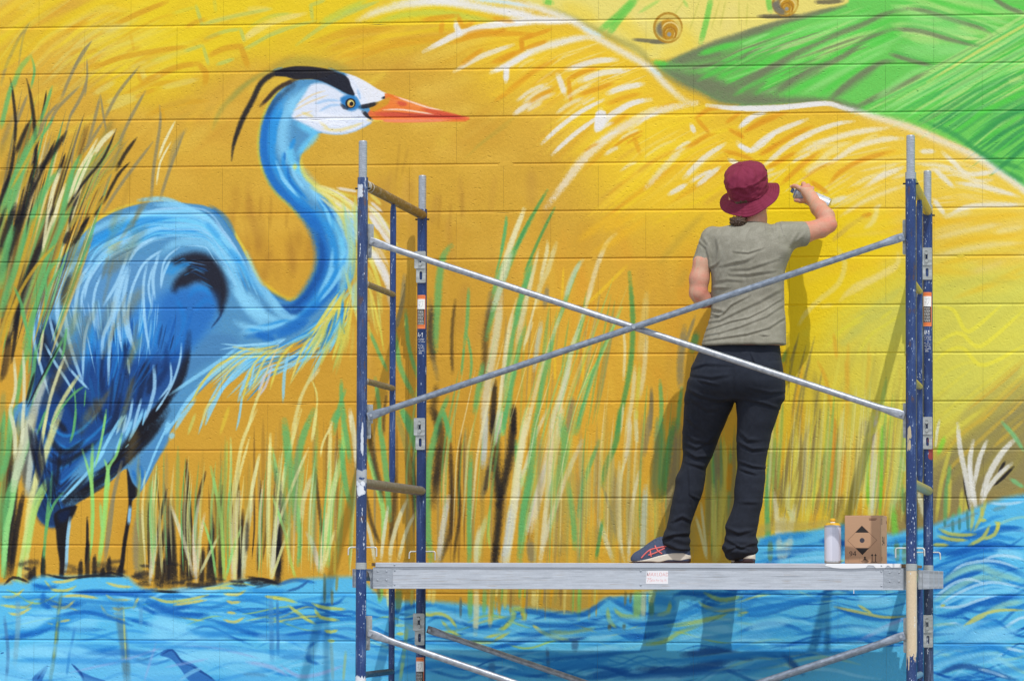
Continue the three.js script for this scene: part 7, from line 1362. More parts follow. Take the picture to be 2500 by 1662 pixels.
// aluminium planks with plywood decks, hooked over the lower frames' top rails
{
  const PYT = 1.672, ply = M({ map: dataTex(256, 64, (i, j, o) => { const v = (N1(i * 0.05, j * 0.6) - 0.5) * 50 + (N2(i * 0.4, j * 0.4) - 0.5) * 24; o[0] = 132 + v; o[1] = 104 + v; o[2] = 74 + v * 0.8; }), roughness: 0.85 });
  const alumFace = (() => { const t = dataTex(1024, 128, (i, j, o) => { const v = (N1(i * 0.02, j * 0.7) - 0.5) * 16 + (N2(i * 0.5, j * 0.5) - 0.5) * 10 + (N3(i * 0.05, j * 0.12) - 0.5) * 14; const sc = sstep(0.76, 0.9, N1(i * 0.015 + 50, j * 0.45 + 9)); const rs = sstep(0.84, 0.95, N2(i * 0.03 + 9, j * 0.3 + 70)); o[0] = 190 + v - sc * 30 - rs * 10; o[1] = 195 + v - sc * 30 - rs * 18; o[2] = 203 + v - sc * 30 - rs * 26; }); return M({ map: t, metalness: 0.25, roughness: 0.5 }); })();
  const W = 0.48;
  function plank(label, zFront) {
    const o = thing('scaffold_plank', label, 'plank', [0, PYT, zFront], 'aluminium scaffold planks');
    part('deck_board', bevelBox(2.076, 0.012, W - 0.02).translate(0.006, -0.0075, -W / 2), ply, o);
    for (const s of [0, 1]) {
      const q = new THREE.Group(); q.name = 'side_rail'; q.position.set(0.006, 0, s ? -W : 0); if (s) q.rotation.y = Math.PI; o.add(q);
      part('rail_lip', bevelBox(2.042, 0.0185, 0.012, 0.0018).translate(0, -0.0093, -0.004), alumFace, q);
      part('rail_web', bevelBox(2.06, 0.082, 0.004, 0.001).translate(0, -0.0595, -0.0055), alumFace, q); part('rail_flange', bevelBox(2.06, 0.006, 0.009, 0.0012).translate(0, -0.0985, -0.004), alumFace, q); part('rail_flange', bevelBox(2.06, 0.005, 0.008, 0.0012).translate(0, -0.0215, -0.005), alumFace, q);
      for (const sx of [-1, 1]) {
        part('end_plate', bevelBox(0.078, 0.079, 0.003, 0.001).translate(sx * 0.992, -0.0588, -0.0022), galv, q);
        for (const [x, y] of [[1.012, -0.034], [0.977, -0.034], [1.012, -0.068], [0.977, -0.068], [0.945, -0.03], [0.945, -0.085], [0.945, -0.0085]]) part('rivet', new THREE.SphereGeometry(0.0042, 10, 6, 0, Math.PI * 2, 0, Math.PI / 2).scale(1, 0.7, 1).rotateX(Math.PI / 2).translate(sx * x, y, y > -0.01 ? 0.0018 : x > 0.95 ? -0.0008 : -0.0036), galv, q);
      }
      for (const y of [-0.03, -0.084]) part('rivet', new THREE.SphereGeometry(0.0045, 10, 6, 0, Math.PI * 2, 0, Math.PI / 2).scale(1, 0.7, 1).rotateX(Math.PI / 2).translate(0.017, y, -0.0036), galv, q);
    }
    for (const sx of [-1, 1]) for (const z of [-0.03, -W + 0.03]) {
      const s = new THREE.Shape(); s.moveTo(0, -0.1); s.lineTo(0.034, -0.1); s.lineTo(0.034, -0.072); s.absarc(0.064, -0.0505, 0.0235, Math.PI, 0, true); s.lineTo(0.0875, -0.098); s.lineTo(0.128 - (sx < 0 ? 0.022 : 0), -0.096); s.lineTo(0.128 - (sx < 0 ? 0.022 : 0), -0.026); s.lineTo(0, -0.026); s.closePath();
      const g = new THREE.ExtrudeGeometry(s, { depth: 0.006, bevelEnabled: true, bevelSize: 0.001, bevelThickness: 0.001, bevelSegments: 1 });
      g.translate(1.003, 0, z - 0.003); if (sx < 0) { g.rotateY(Math.PI); g.translate(0, 0, 2 * z); }
      part('hook', [g, bevelBox(0.005, 0.072, 0.012, 0.001).translate(sx * 1.092, -0.061, z + 0.002), bevelBox(0.003, 0.07, 0.012, 0.001).translate(sx * 1.108, -0.061, z + 0.001)].map(norm), galv, o);
      part('hook_rivet', new THREE.SphereGeometry(0.0045, 10, 6).translate(sx * 1.082, -0.042, z + 0.004), galv, o);
    }
    return o;
  }
  const front = plank('aluminium plank bearing the faded load label and white paint', 1.666);
  plank('middle aluminium plank between two other planks of the deck', 1.666 - 0.4865);
  plank('aluminium plank next to the wall, the painter stands on it', 1.666 - 0.973);
  const lt = canvasTex(256, 150, (c, w, h) => { c.fillStyle = '#ece8ea'; c.fillRect(0, 0, w, h); c.fillStyle = '#dc9a9a'; c.font = '56px sans-serif'; c.fillText('MAX', 6, 62); c.fillText('LOAD', 122, 62); c.font = '58px sans-serif'; c.fillText('75', 6, 126); c.font = '34px sans-serif'; c.fillText('lbs Per Sq. Ft', 68, 122, 170); const r = mulberry(2); c.fillStyle = '#e9e5e8'; for (let k = 0; k < 130; k++) { c.beginPath(); c.arc(r() * w, r() * h, 1 + 3 * r(), 0, 7); c.fill(); } c.fillStyle = '#cfd2d8'; c.beginPath(); c.moveTo(0, 0); c.lineTo(24, 0); c.lineTo(10, 60); c.lineTo(0, 110); c.fill(); c.fillStyle = '#5a4a4e'; c.fillRect(18, 28, 7, 26); });
  part('load_label', new THREE.BoxGeometry(0.086, 0.0505, 0.0006).translate(0.086, -0.0545, -0.003), M({ map: lt, roughness: 0.6 }), front);
  const s = new THREE.Shape(), r = mulberry(77); s.moveTo(0.742, -0.0015); s.lineTo(1.022, -0.0015); let x = 1.022; const low = [[1.02, -0.014], [0.99, -0.015], [0.975, -0.006], [0.965, -0.016], [0.93, -0.0165], [0.92, -0.007], [0.9, -0.006], [0.89, -0.0165], [0.85, -0.018], [0.82, -0.0185], [0.79, -0.0182], [0.765, -0.016], [0.752, -0.012], [0.735, -0.009]];
  for (const [a, b] of low) s.lineTo(a, b); s.closePath();
  part('paint_spill', new THREE.ExtrudeGeometry(s, { depth: 0.0006, bevelEnabled: true, bevelSize: 0.0006, bevelThickness: 0.0005, bevelSegments: 2 }).translate(0, 0, 0.0024), M({ color: lin(236, 236, 238), roughness: 0.5 }), front);
  part('paint_drip', [tube(V(0.845, -0.098, 0.002), V(0.8452, -0.113, 0.002), 0.0016, 8, 0.0014), new THREE.SphereGeometry(0.0018, 8, 6).translate(0.8452, -0.114, 0.002)], M({ color: lin(236, 236, 238), roughness: 0.5 }), front);
}
// ---------------------------------------------------------------- spray cans and carton
function canBody(mat) { return new THREE.LatheGeometry([[0, 0.001], [0.026, 0], [0.031, 0.0015], [0.0335, 0.004], [0.0325, 0.0065], [0.0322, 0.01], [0.0322, 0.142], [0.0335, 0.1445], [0.0335, 0.147], [0.031, 0.149]].map(([a, b]) => new THREE.Vector2(a, b)), 36); }
const canSteel = M({ color: lin(196, 200, 206), metalness: 0.7, roughness: 0.3 });
function sprayCan(label, labelTex, capCol, pos) {
  const o = thing('spray_can', label, 'spray can', pos, 'spray paint cans');
  part('can_body', canBody(), canSteel, o);
  part('printed_label', new THREE.CylinderGeometry(0.0326, 0.0326, 0.131, 36, 1, true).translate(0, 0.0758, 0), M({ map: labelTex, roughness: 0.35, metalness: 0.1 }), o);
  part('shoulder_ring', new THREE.LatheGeometry([[0.031, 0.148], [0.0305, 0.150], [0.026, 0.156], [0.0225, 0.158], [0.012, 0.1585]].map(([a, b]) => new THREE.Vector2(a, b)), 32), M({ color: capCol, roughness: 0.4 }), o);
  part('valve', new THREE.CylinderGeometry(0.009, 0.0115, 0.007, 20).translate(0, 0.161, 0), M({ color: lin(224, 220, 206), roughness: 0.4 }), o);
  const cap = part('spray_cap', new THREE.LatheGeometry([[0, 0.1635], [0.0105, 0.1635], [0.011, 0.166], [0.0105, 0.173], [0.009, 0.1755], [0, 0.1765]].map(([a, b]) => new THREE.Vector2(a, b)), 24), M({ color: capCol, roughness: 0.45 }), o);
  part('nozzle', new THREE.CylinderGeometry(0.0022, 0.0022, 0.003, 10).rotateX(Math.PI / 2).translate(0, 0.1695, -0.0112), dark, cap);
  return o;
}
const canLabel = canvasTex(512, 330, (c, w, h) => { c.fillStyle = '#e2e4f4'; c.fillRect(0, 0, w, h); c.fillStyle = '#d0d3e4'; c.fillRect(0, 0, 150, h); c.fillStyle = '#4a4d55'; c.fillRect(190, 8, 4, h - 16); c.fillStyle = '#2a2c30'; c.font = 'bold 96px sans-serif'; c.fillText('94', 296, 168); c.fillStyle = '#5c6072'; const r = mulberry(6); for (let y = 176; y < 262; y += 9) { c.fillRect(252, y, 6 + r() * 16, 4); } for (let y = 160; y < 300; y += 8) c.fillRect(212, y, 3 + r() * 10, 3); for (let y = 20; y < 90; y += 8) c.fillRect(262, y, 5 + r() * 14, 3); c.fillStyle = '#3b4066'; c.beginPath(); c.arc(222, 310, 9, 0, 7); c.fill(); c.fillRect(150, 270, 20, 3); c.fillRect(152, 280, 16, 3); c.fillRect(150, 290, 22, 3); c.fillRect(153, 300, 18, 3); c.fillStyle = '#3c3e48'; c.fillRect(322, 176, 60, h); });
sprayCan('lavender spray can with yellow cap standing on the plank beside the carton', canLabel, lin(226, 172, 30), [0.7453, 1.673, 1.36]);
{
  const o = thing('cardboard_box', 'brown paint carton printed 94 with a black diamond mark on the plank', 'carton', [0.8705, 1.6728, 1.288]); o.rotation.y = -0.13;
  const w = 0.141, h = 0.187, d = 0.145;
  const board = (c, W, H, seed) => { c.fillStyle = '#c29a7a'; c.fillRect(0, 0, W, H); const r = mulberry(seed); for (let k = 0; k < 900; k++) { c.fillStyle = r() < 0.5 ? 'rgba(150,112,84,0.13)' : 'rgba(206,172,140,0.13)'; c.fillRect(r() * W, r() * H, 10 + r() * 60, 1); } };
  const fTex = canvasTex(512, 680, (c, W, H) => { board(c, W, H, 3); c.strokeStyle = '#5c3a26'; c.lineWidth = 4; c.beginPath(); c.moveTo(248, 138); c.lineTo(470, 346); c.lineTo(256, 560); c.lineTo(38, 352); c.closePath(); c.stroke(); c.fillStyle = '#2e2a2a'; c.beginPath(); c.moveTo(248, 138); c.lineTo(350, 238); c.lineTo(150, 238); c.fill(); c.beginPath(); c.moveTo(256, 560); c.lineTo(352, 460); c.lineTo(156, 460); c.fill(); c.fillStyle = '#45434c'; c.beginPath(); c.arc(252, 350, 36, 0, 7); c.fill(); c.fillStyle = '#332c2a'; c.font = 'bold 92px monospace'; c.fillText('94', 58, 574); c.strokeStyle = 'rgba(110,80,60,0.6)'; c.lineWidth = 2; c.strokeRect(46, 590, 166, 80);
    for (const x of [400, 450]) { c.fillRect(x - 5, 560, 10, 100); c.beginPath(); c.moveTo(x, 540); c.lineTo(x + 20, 574); c.lineTo(x - 20, 574); c.fill(); } c.fillRect(376, 660, 98, 8); c.beginPath(); c.arc(292, 600, 15, 0, 7); c.fill(); c.beginPath(); c.moveTo(292, 610); c.lineTo(340, 640); c.lineTo(252, 640); c.fill(); c.fillRect(232, 650, 120, 6); c.fillRect(244, 662, 100, 5); c.fillStyle = '#6a4636'; c.fillRect(352, 32, 120, 11); c.fillRect(358, 50, 96, 10); });
  const sTex = canvasTex(512, 680, (c, W, H) => { board(c, W, H, 5); c.fillStyle = '#3a302c'; c.font = 'bold 180px sans-serif'; c.fillText('94', 130, 420); c.fillStyle = '#7a5a46'; for (let y = 40; y < 130; y += 18) c.fillRect(50, y, 110, 9); for (let y = 590; y < 640; y += 16) c.fillRect(60, y, 100, 8); c.fillStyle = '#6a2a22'; c.fillRect(450, 66, 40, 40); });
  const bT = canvasTex(256, 256, (c, W, H) => board(c, W, H, 9));
  const bm = M({ map: bT, roughness: 0.9 });
  part('carton_shell', bevelBox(w, h, d, 0.0025).translate(0, h / 2, 0), bm, o);
  part('printed_face', new THREE.BoxGeometry(w - 0.004, h - 0.004, 0.0006).translate(0, h / 2, d / 2), M({ map: fTex, roughness: 0.9 }), o);
  part('printed_face', new THREE.BoxGeometry(d - 0.004, h - 0.004, 0.0006).rotateY(Math.PI / 2).translate(w / 2, h / 2, 0), M({ map: sTex, roughness: 0.9 }), o);
  for (const s of [-1, 1]) part('flap', new THREE.BoxGeometry(w - 0.003, 0.0016, d / 2 - 0.0012).rotateX(s * 0.01).translate(0, h + 0.0006, s * d / 4), bm, o);
}
// ---------------------------------------------------------------- the painter (signed distance fields meshed with surface nets)
function surfaceNet(f, [x0, y0, z0], [x1, y1, z1], h) {
  const nx = Math.ceil((x1 - x0) / h) + 1, ny = Math.ceil((y1 - y0) / h) + 1, nz = Math.ceil((z1 - z0) / h) + 1, F = new Float32Array(nx * ny * nz);
  for (let K = 0; K < nz; K += 4) for (let J = 0; J < ny; J += 4) for (let I = 0; I < nx; I += 4) {
    const c = f(x0 + (I + 1.5) * h, y0 + (J + 1.5) * h, z0 + (K + 1.5) * h), far = Math.abs(c) > 5.2 * h + 0.012;
    for (let k = K; k < Math.min(nz, K + 4); k++) for (let j = J; j < Math.min(ny, J + 4); j++) for (let i = I; i < Math.min(nx, I + 4); i++) F[i + nx * (j + ny * k)] = far ? c : f(x0 + i * h, y0 + j * h, z0 + k * h);
  }
  const id = new Int32Array(nx * ny * nz).fill(-1), pos = [], at = (i, j, k) => i + nx * (j + ny * k);
  const E = [[0, 1], [2, 3], [4, 5], [6, 7], [0, 2], [1, 3], [4, 6], [5, 7], [0, 4], [1, 5], [2, 6], [3, 7]];
  for (let k = 0; k < nz - 1; k++) for (let j = 0; j < ny - 1; j++) for (let i = 0; i < nx - 1; i++) {
    const v = [], p = at(i, j, k); let m = 0; for (let c = 0; c < 8; c++) { const w = F[p + (c & 1) + nx * ((c >> 1) & 1) + nx * ny * (c >> 2)]; v.push(w); if (w < 0) m |= 1 << c; }
    if (m === 0 || m === 255) continue;
    let X = 0, Y = 0, Z = 0, n = 0;
    for (const [a, b] of E) if ((v[a] < 0) !== (v[b] < 0)) { const t = v[a] / (v[a] - v[b]); X += lerp(a & 1, b & 1, t); Y += lerp((a >> 1) & 1, (b >> 1) & 1, t); Z += lerp(a >> 2, b >> 2, t); n++; }
    id[p] = pos.length / 3; pos.push(x0 + (i + X / n) * h, y0 + (j + Y / n) * h, z0 + (k + Z / n) * h);
  }
  const idx = [], quad = (a, b, c, d, s) => { if (a < 0 || b < 0 || c < 0 || d < 0) return; if (s) idx.push(a, c, b, a, d, c); else idx.push(a, b, c, a, c, d); };
  for (let k = 1; k < nz - 1; k++) for (let j = 1; j < ny - 1; j++) for (let i = 1; i < nx - 1; i++) {
    const a = F[at(i, j, k)] < 0;
    if (a !== F[at(i + 1, j, k)] < 0) quad(id[at(i, j, k)], id[at(i, j - 1, k)], id[at(i, j - 1, k - 1)], id[at(i, j, k - 1)], !a);
    if (a !== F[at(i, j + 1, k)] < 0) quad(id[at(i, j, k)], id[at(i, j, k - 1)], id[at(i - 1, j, k - 1)], id[at(i - 1, j, k)], !a);
    if (a !== F[at(i, j, k + 1)] < 0) quad(id[at(i, j, k)], id[at(i - 1, j, k)], id[at(i - 1, j - 1, k)], id[at(i, j - 1, k)], !a);
  }
  const g = new THREE.BufferGeometry(), uv = new Float32Array(pos.length / 3 * 2), nor = new Float32Array(pos.length), e = h * 0.6;
  for (let i = 0; i < pos.length / 3; i++) { const x = pos[3 * i], y = pos[3 * i + 1], z = pos[3 * i + 2]; uv[2 * i] = x + z * 0.8; uv[2 * i + 1] = y; let a = f(x + e, y, z) - f(x - e, y, z), b = f(x, y + e, z) - f(x, y - e, z), c = f(x, y, z + e) - f(x, y, z - e); const L = Math.hypot(a, b, c) || 1; nor[3 * i] = a / L; nor[3 * i + 1] = b / L; nor[3 * i + 2] = c / L; }
  g.setAttribute('position', new THREE.Float32BufferAttribute(pos, 3)); g.setAttribute('normal', new THREE.Float32BufferAttribute(nor, 3)); g.setAttribute('uv', new THREE.Float32BufferAttribute(uv, 2)); g.setIndex(idx);
  return g;
}
const smin = (a, b, k) => { const h = Math.max(k - Math.abs(a - b), 0) / k; return Math.min(a, b) - h * h * k * 0.25; };
const smax = (a, b, k) => -smin(-a, -b, k);
function cone(x, y, z, a, b) { const dx = b[0] - a[0], dy = b[1] - a[1], dz = b[2] - a[2], t = clamp(((x - a[0]) * dx + (y - a[1]) * dy + (z - a[2]) * dz) / (dx * dx + dy * dy + dz * dz)); return Math.hypot(x - a[0] - t * dx, y - a[1] - t * dy, z - a[2] - t * dz) - lerp(a[3], b[3], t); }
const chain = (x, y, z, pts, k = 0.012) => { let d = 1e9; for (let i = 0; i + 1 < pts.length; i++) d = smin(d, cone(x, y, z, pts[i], pts[i + 1]), k); return d; };
const ell = (x, y, z, c, r) => { const k = Math.hypot((x - c[0]) / r[0], (y - c[1]) / r[1], (z - c[2]) / r[2]); return (k - 1) * Math.min(...r); };
// a stack of rounded cross-sections: rows [y, xLeft, xRight, zCentre, halfDepth] from the top down
function loft(rows, pw = 2.3) {
  return (x, y, z) => {
    let i = 0; while (i < rows.length - 2 && y < rows[i + 1][0]) i++;
    const A = rows[i], B = rows[i + 1]; let t = clamp((A[0] - y) / (A[0] - B[0])); 
    const P = rows[Math.max(0, i - 1)], Q = rows[Math.min(rows.length - 1, i + 2)], cr = (m) => { const p0 = P[m], p1 = A[m], p2 = B[m], p3 = Q[m]; return 0.5 * (2 * p1 + (p2 - p0) * t + (2 * p0 - 5 * p1 + 4 * p2 - p3) * t * t + (3 * p1 - p0 - 3 * p2 + p3) * t * t * t); };
    const l = cr(1), r = cr(2), zc = cr(3), b = cr(4), a = (r - l) / 2, dx = Math.abs(x - (l + r) / 2) / a, dz = Math.abs(z - zc) / b;
    const d = (Math.pow(Math.pow(dx, pw) + Math.pow(dz, pw), 1 / pw) - 1) * Math.min(a, b);
    return smax(d, Math.max(y - rows[0][0], rows[rows.length - 1][0] - y), 0.012);
  };
}
// creases of the cloth seen from behind: ridge lines with a valley below, in millimetres
function creaseMap(lines, x0, x1, y0, y1, amp, w, seed) {
  const h = 0.002, nx = Math.ceil((x1 - x0) / h) + 2, ny = Math.ceil((y1 - y0) / h) + 2, m = new Float32Array(nx * ny), r = mulberry(seed);
  for (const L of lines) {
    const A = amp * (0.6 + 0.7 * r()), W = w * (0.75 + 0.6 * r());
    for (let j = 0; j < ny; j++) for (let i = 0; i < nx; i++) {
      const x = x0 + i * h, y = y0 + j * h; let best = 1e9, sd = 0, tt = 0; const n = L.length - 1;
      for (let s = 0; s < n; s++) { const ax = L[s][0] / 1000, ay = L[s][1] / 1000, dx = L[s + 1][0] / 1000 - ax, dy = L[s + 1][1] / 1000 - ay, t = clamp(((x - ax) * dx + (y - ay) * dy) / (dx * dx + dy * dy)), ex = x - ax - t * dx, ey = y - ay - t * dy, d = Math.hypot(ex, ey); if (d < best) { best = d; sd = (dx * ey - dy * ex) > 0 ? d : -d; tt = (s + t) / n; } }
      if (best > 4 * W) continue;
      const sg = L[0][0] <= L[L.length - 1][0] ? sd : -sd, env = Math.sin(Math.PI * clamp(0.08 + tt * 0.84)) ** 0.8;
      m[j * nx + i] += A * env * (Math.exp(-((sg - 0.3 * W) ** 2) / (W * W)) - 0.9 * Math.exp(-((sg + 1.1 * W) ** 2) / (W * W * 0.8)));
    }
  }
  return (x, y) => { const u = clamp((x - x0) / h, 0, nx - 2), v = clamp((y - y0) / h, 0, ny - 2), i = u | 0, j = v | 0, a = u - i, b = v - j, k = j * nx + i; return lerp(lerp(m[k], m[k + 1], a), lerp(m[k + nx], m[k + nx + 1], a), b); };
}
{
  const BX = 0.25, BY = 1.674, BZ = 0.37;
  const person = thing('person', 'person in a maroon bucket hat, grey t-shirt and black trousers, spray painting the wall', 'person', [BX, BY, BZ]);
  const add = (name, g, mat, parent = person) => { if (parent === person) g.translate(-BX, -BY, -BZ); return part(name, g, mat, parent); };
  const cloth = (c, amt, sc, seed) => { const t = dataTex(256, 256, (i, j, o) => { const v = ((i & 1) ^ (j & 1) ? 1 : -1) * amt * 0.25 + (N1(i * 0.5 + seed, j * 0.5) - 0.5) * amt + (N2(i * 0.06, j * 0.06 + seed) - 0.5) * amt * 0.9; for (let m = 0; m < 3; m++) o[m] = c[m] + v; }); t.repeat.set(sc, sc); return t; };
  const weave = dataTex(256, 256, (i, j, o) => { o[0] = o[1] = o[2] = 128 + ((i % 4 < 2) ^ (j % 4 < 2) ? 30 : -30) + (N1(i * 0.5, j * 0.5) - 0.5) * 60; }, false); weave.repeat.set(7, 7);
  const skin = M({ map: (() => { const t = dataTex(256, 256, (i, j, o) => { const a = (N1(i * 0.5, j * 0.5) - 0.5) * 14, b = (N2(i * 0.07, j * 0.07) - 0.5) * 22; const c = (N3(i * 0.02 + 7, j * 0.02) - 0.5) * 26; o[0] = 204 + a + b * 0.6; o[1] = 148 + a - b * 0.6 - c; o[2] = 124 + a - b * 0.5 - c * 0.8; }); t.repeat.set(4, 4); return t; })(), bumpMap: weave, bumpScale: 0.00025, roughness: 0.68 });
  const shirtMat = M({ map: cloth([144, 140, 125], 18, 4, 3), bumpMap: weave, bumpScale: 0.0003, roughness: 0.95 });
  const pantsMat = M({ map: cloth([29, 35, 48], 8, 5, 7), bumpMap: weave, bumpScale: 0.0003, roughness: 0.95 });
  const hatMat = M({ map: cloth([124, 28, 60], 12, 5, 11), bumpMap: weave, bumpScale: 0.0003, roughness: 0.85 });
  // --- t-shirt
  const SF = [[[237, 2899], [278, 2909], [335, 2919], [367, 2934]], [[278, 2883], [346, 2885], [419, 2908], [470, 2928]], [[211, 2837], [263, 2842], [325, 2836]], [[195, 2811], [263, 2808]], [[190, 2691], [237, 2701], [273, 2738], [346, 2774]], [[174, 2671], [226, 2676], [304, 2712], [393, 2753], [470, 2799]], [[169, 2640], [211, 2650], [273, 2670], [346, 2685], [408, 2716], [475, 2762]], [[159, 2614], [226, 2624], [315, 2649], [418, 2690], [481, 2737]], [[154, 2593], [242, 2603], [346, 2618], [429, 2643], [486, 2685]], [[193, 2725], [247, 2712]], [[187, 2706], [232, 2691]], [[413, 3085], [419, 3038]], [[452, 3084], [465, 3037], [470, 3001]], [[439, 3079], [460, 3006]], [[473, 3084], [491, 3027]], [[133, 3009], [167, 2977], [180, 2930], [182, 2894]], [[148, 3029], [174, 2988], [185, 2946]], [[180, 2894], [206, 2904], [226, 2920]], [[211, 3024], [221, 2967], [216, 2904]], [[527, 2990], [564, 3026]], [[517, 2985], [548, 3047]], [[289, 2956], [346, 2950], [408, 2970]], [[273, 2862], [346, 2862], [450, 2877]], [[304, 2784], [367, 2810], [450, 2835]], [[398, 2613], [429, 2612]]];
  const sc = creaseMap(SF, 0.1, 0.62, 2.54, 3.12, 0.0037, 0.0066, 5);
  const torsoRows = [[3.088, 0.30, 0.405, 0.405, 0.06], [3.075, 0.262, 0.428, 0.408, 0.072], [3.06, 0.205, 0.470, 0.41, 0.085], [3.024, 0.178, 0.507, 0.415, 0.1], [2.972, 0.182, 0.517, 0.418, 0.112], [2.92, 0.183, 0.503, 0.418, 0.114], [2.863, 0.184, 0.489, 0.414, 0.108], [2.795, 0.184, 0.485, 0.408, 0.1], [2.738, 0.183, 0.485, 0.405, 0.1], [2.686, 0.178, 0.488, 0.405, 0.106], [2.634, 0.161, 0.491, 0.405, 0.116], [2.598, 0.149, 0.495, 0.404, 0.124], [2.574, 0.139, 0.499, 0.403, 0.128]];
  const torso = loft(torsoRows, 2.35);
  const plane = (x, y, z, p, n) => (x - p[0]) * n[0] + (y - p[1]) * n[1] + (z - p[2]) * n[2];
  const unit = (a) => { const l = Math.hypot(...a); return a.map((v) => v / l); };
  const rS = [0.478, 3.03, 0.408, 0.058], rH = [0.575, 3.043, 0.352, 0.0505], rN = unit([0.085, 0.012, -0.05]), lS = [0.192, 3.018, 0.42, 0.052], lH = [0.145, 2.905, 0.434, 0.0425], lN = unit([-0.05, -0.117, 0.012]);
  const neckHole = (x, y, z) => ell(x, y, z, [0.358, 3.105, 0.395], [0.068, 0.045, 0.062]);
  const shirt = (x, y, z) => {
    let d = torso(x, y, z);
    d = smin(d, smax(cone(x, y, z, rS, [rH[0] + 0.02, rH[1], rH[2] - 0.014, rH[3]]), plane(x, y, z, [0.570, 3.043, 0.356], rN), 0.004), 0.03);
    d = smin(d, smax(cone(x, y, z, lS, [lH[0] - 0.01, lH[1] - 0.025, lH[2], lH[3]]), plane(x, y, z, [0.1455, 2.909, 0.433], lN), 0.004), 0.024);
    if (d > 0.03) return d;
    const back = sstep(0.36, 0.44, z), e = sc(x, y) * (0.25 + 0.75 * back);
    const soft = 0.0022 * (Math.sin(x * 38 + y * 21 + 3 * N1(x * 9, y * 9)) * 0.6 + (N2(x * 16 + 3, y * 22 - x * 8) - 0.5) * 1.6);
    const hem = 0.0012 * (1 - sstep(0.0, 0.0012, Math.abs(y - 2.592 + (x - 0.3) * 0.02))) ;
    return smax(d - e - soft * sstep(3.06, 2.9, y) + hem, -neckHole(x, y, z), 0.006);
  };
  add('t_shirt', surfaceNet(shirt, [0.09, 2.55, 0.25], [0.62, 3.11, 0.57], 0.0042), shirtMat);
  // --- trousers
  const PF = [[[109, 2480], [169, 2496], [257, 2489]], [[112, 2451], [194, 2438], [269, 2449]], [[94, 2390], [144, 2364], [219, 2345], [269, 2352]], [[62, 2214], [112, 2183], [169, 2177], [207, 2214]], [[62, 2177], [119, 2152], [181, 2183]], [[69, 2142], [119, 2114], [188, 2120]], [[112, 2346], [169, 2308], [225, 2314]], [[75, 2095], [144, 2075], [163, 2083]], [[338, 2351], [413, 2332], [469, 2314]], [[307, 2214], [338, 2183], [382, 2183]], [[294, 2176], [357, 2145], [413, 2151]], [[301, 2095], [357, 2076], [407, 2070]], [[307, 2064], [369, 2045]], [[307, 1927], [382, 1927]], [[351, 2395], [432, 2376], [482, 2382]], [[94, 1958], [131, 1939]], [[-32, 1773], [19, 1794], [88, 1798]], [[251, 1774], [313, 1740], [369, 1761]], [[244, 1724], [294, 1746], [351, 1733]], [[144, 2427], [219, 2408]], [[81, 2283], [119, 2239]], [[357, 2539], [382, 2476]], [[87, 2064], [94, 1927]], [[20, 1850], [60, 1870], [95, 1850]], [[250, 1820], [300, 1800], [360, 1815]]];
  const pc = creaseMap(PF, -0.08, 0.52, 1.66, 2.62, 0.0052, 0.0068, 9);
  const hips = loft([[2.6, 0.150, 0.462, 0.398, 0.098], [2.579, 0.146, 0.466, 0.398, 0.1], [2.541, 0.128, 0.470, 0.4, 0.108], [2.491, 0.103, 0.478, 0.404, 0.12], [2.428, 0.091, 0.482, 0.402, 0.124], [2.385, 0.083, 0.482, 0.394, 0.112], [2.35, 0.08, 0.478, 0.386, 0.085]], 2.5);
  const legL = loft([[2.43, 0.088, 0.282, 0.392, 0.105], [2.354, 0.074, 0.277, 0.372, 0.094], [2.304, 0.064, 0.259, 0.352, 0.087], [2.266, 0.06, 0.24, 0.336, 0.083], [2.216, 0.055, 0.217, 0.316, 0.078], [2.166, 0.052, 0.195, 0.300, 0.073], [2.116, 0.055, 0.175, 0.294, 0.068], [2.072, 0.045, 0.154, 0.294, 0.064], [2.034, 0.028, 0.148, 0.296, 0.064], [1.99, 0.022, 0.142, 0.298, 0.064], [1.928, 0.009, 0.123, 0.300, 0.064], [1.877, -0.001, 0.103, 0.300, 0.063], [1.84, -0.009, 0.09, 0.300, 0.064], [1.802, -0.022, 0.084, 0.299, 0.066], [1.771, -0.034, 0.085, 0.299, 0.066], [1.752, -0.022, 0.088, 0.299, 0.064], [1.733, -0.0, 0.091, 0.299, 0.062]], 2.2);
  const legR = loft([[2.43, 0.283, 0.482, 0.392, 0.108], [2.354, 0.284, 0.478, 0.38, 0.096], [2.316, 0.286, 0.465, 0.374, 0.09], [2.266, 0.287, 0.449, 0.37, 0.085], [2.216, 0.286, 0.432, 0.366, 0.078], [2.178, 0.284, 0.424, 0.362, 0.074], [2.128, 0.286, 0.41, 0.36, 0.069], [2.072, 0.287, 0.404, 0.362, 0.065], [2.028, 0.282, 0.403, 0.366, 0.066], [1.99, 0.278, 0.401, 0.368, 0.067], [1.928, 0.275, 0.393, 0.37, 0.067], [1.878, 0.259, 0.382, 0.37, 0.068], [1.84, 0.242, 0.376, 0.37, 0.07], [1.79, 0.239, 0.366, 0.37, 0.072], [1.752, 0.229, 0.374, 0.372, 0.078], [1.721, 0.231, 0.370, 0.372, 0.08], [1.692, 0.250, 0.348, 0.374, 0.07]], 2.2);
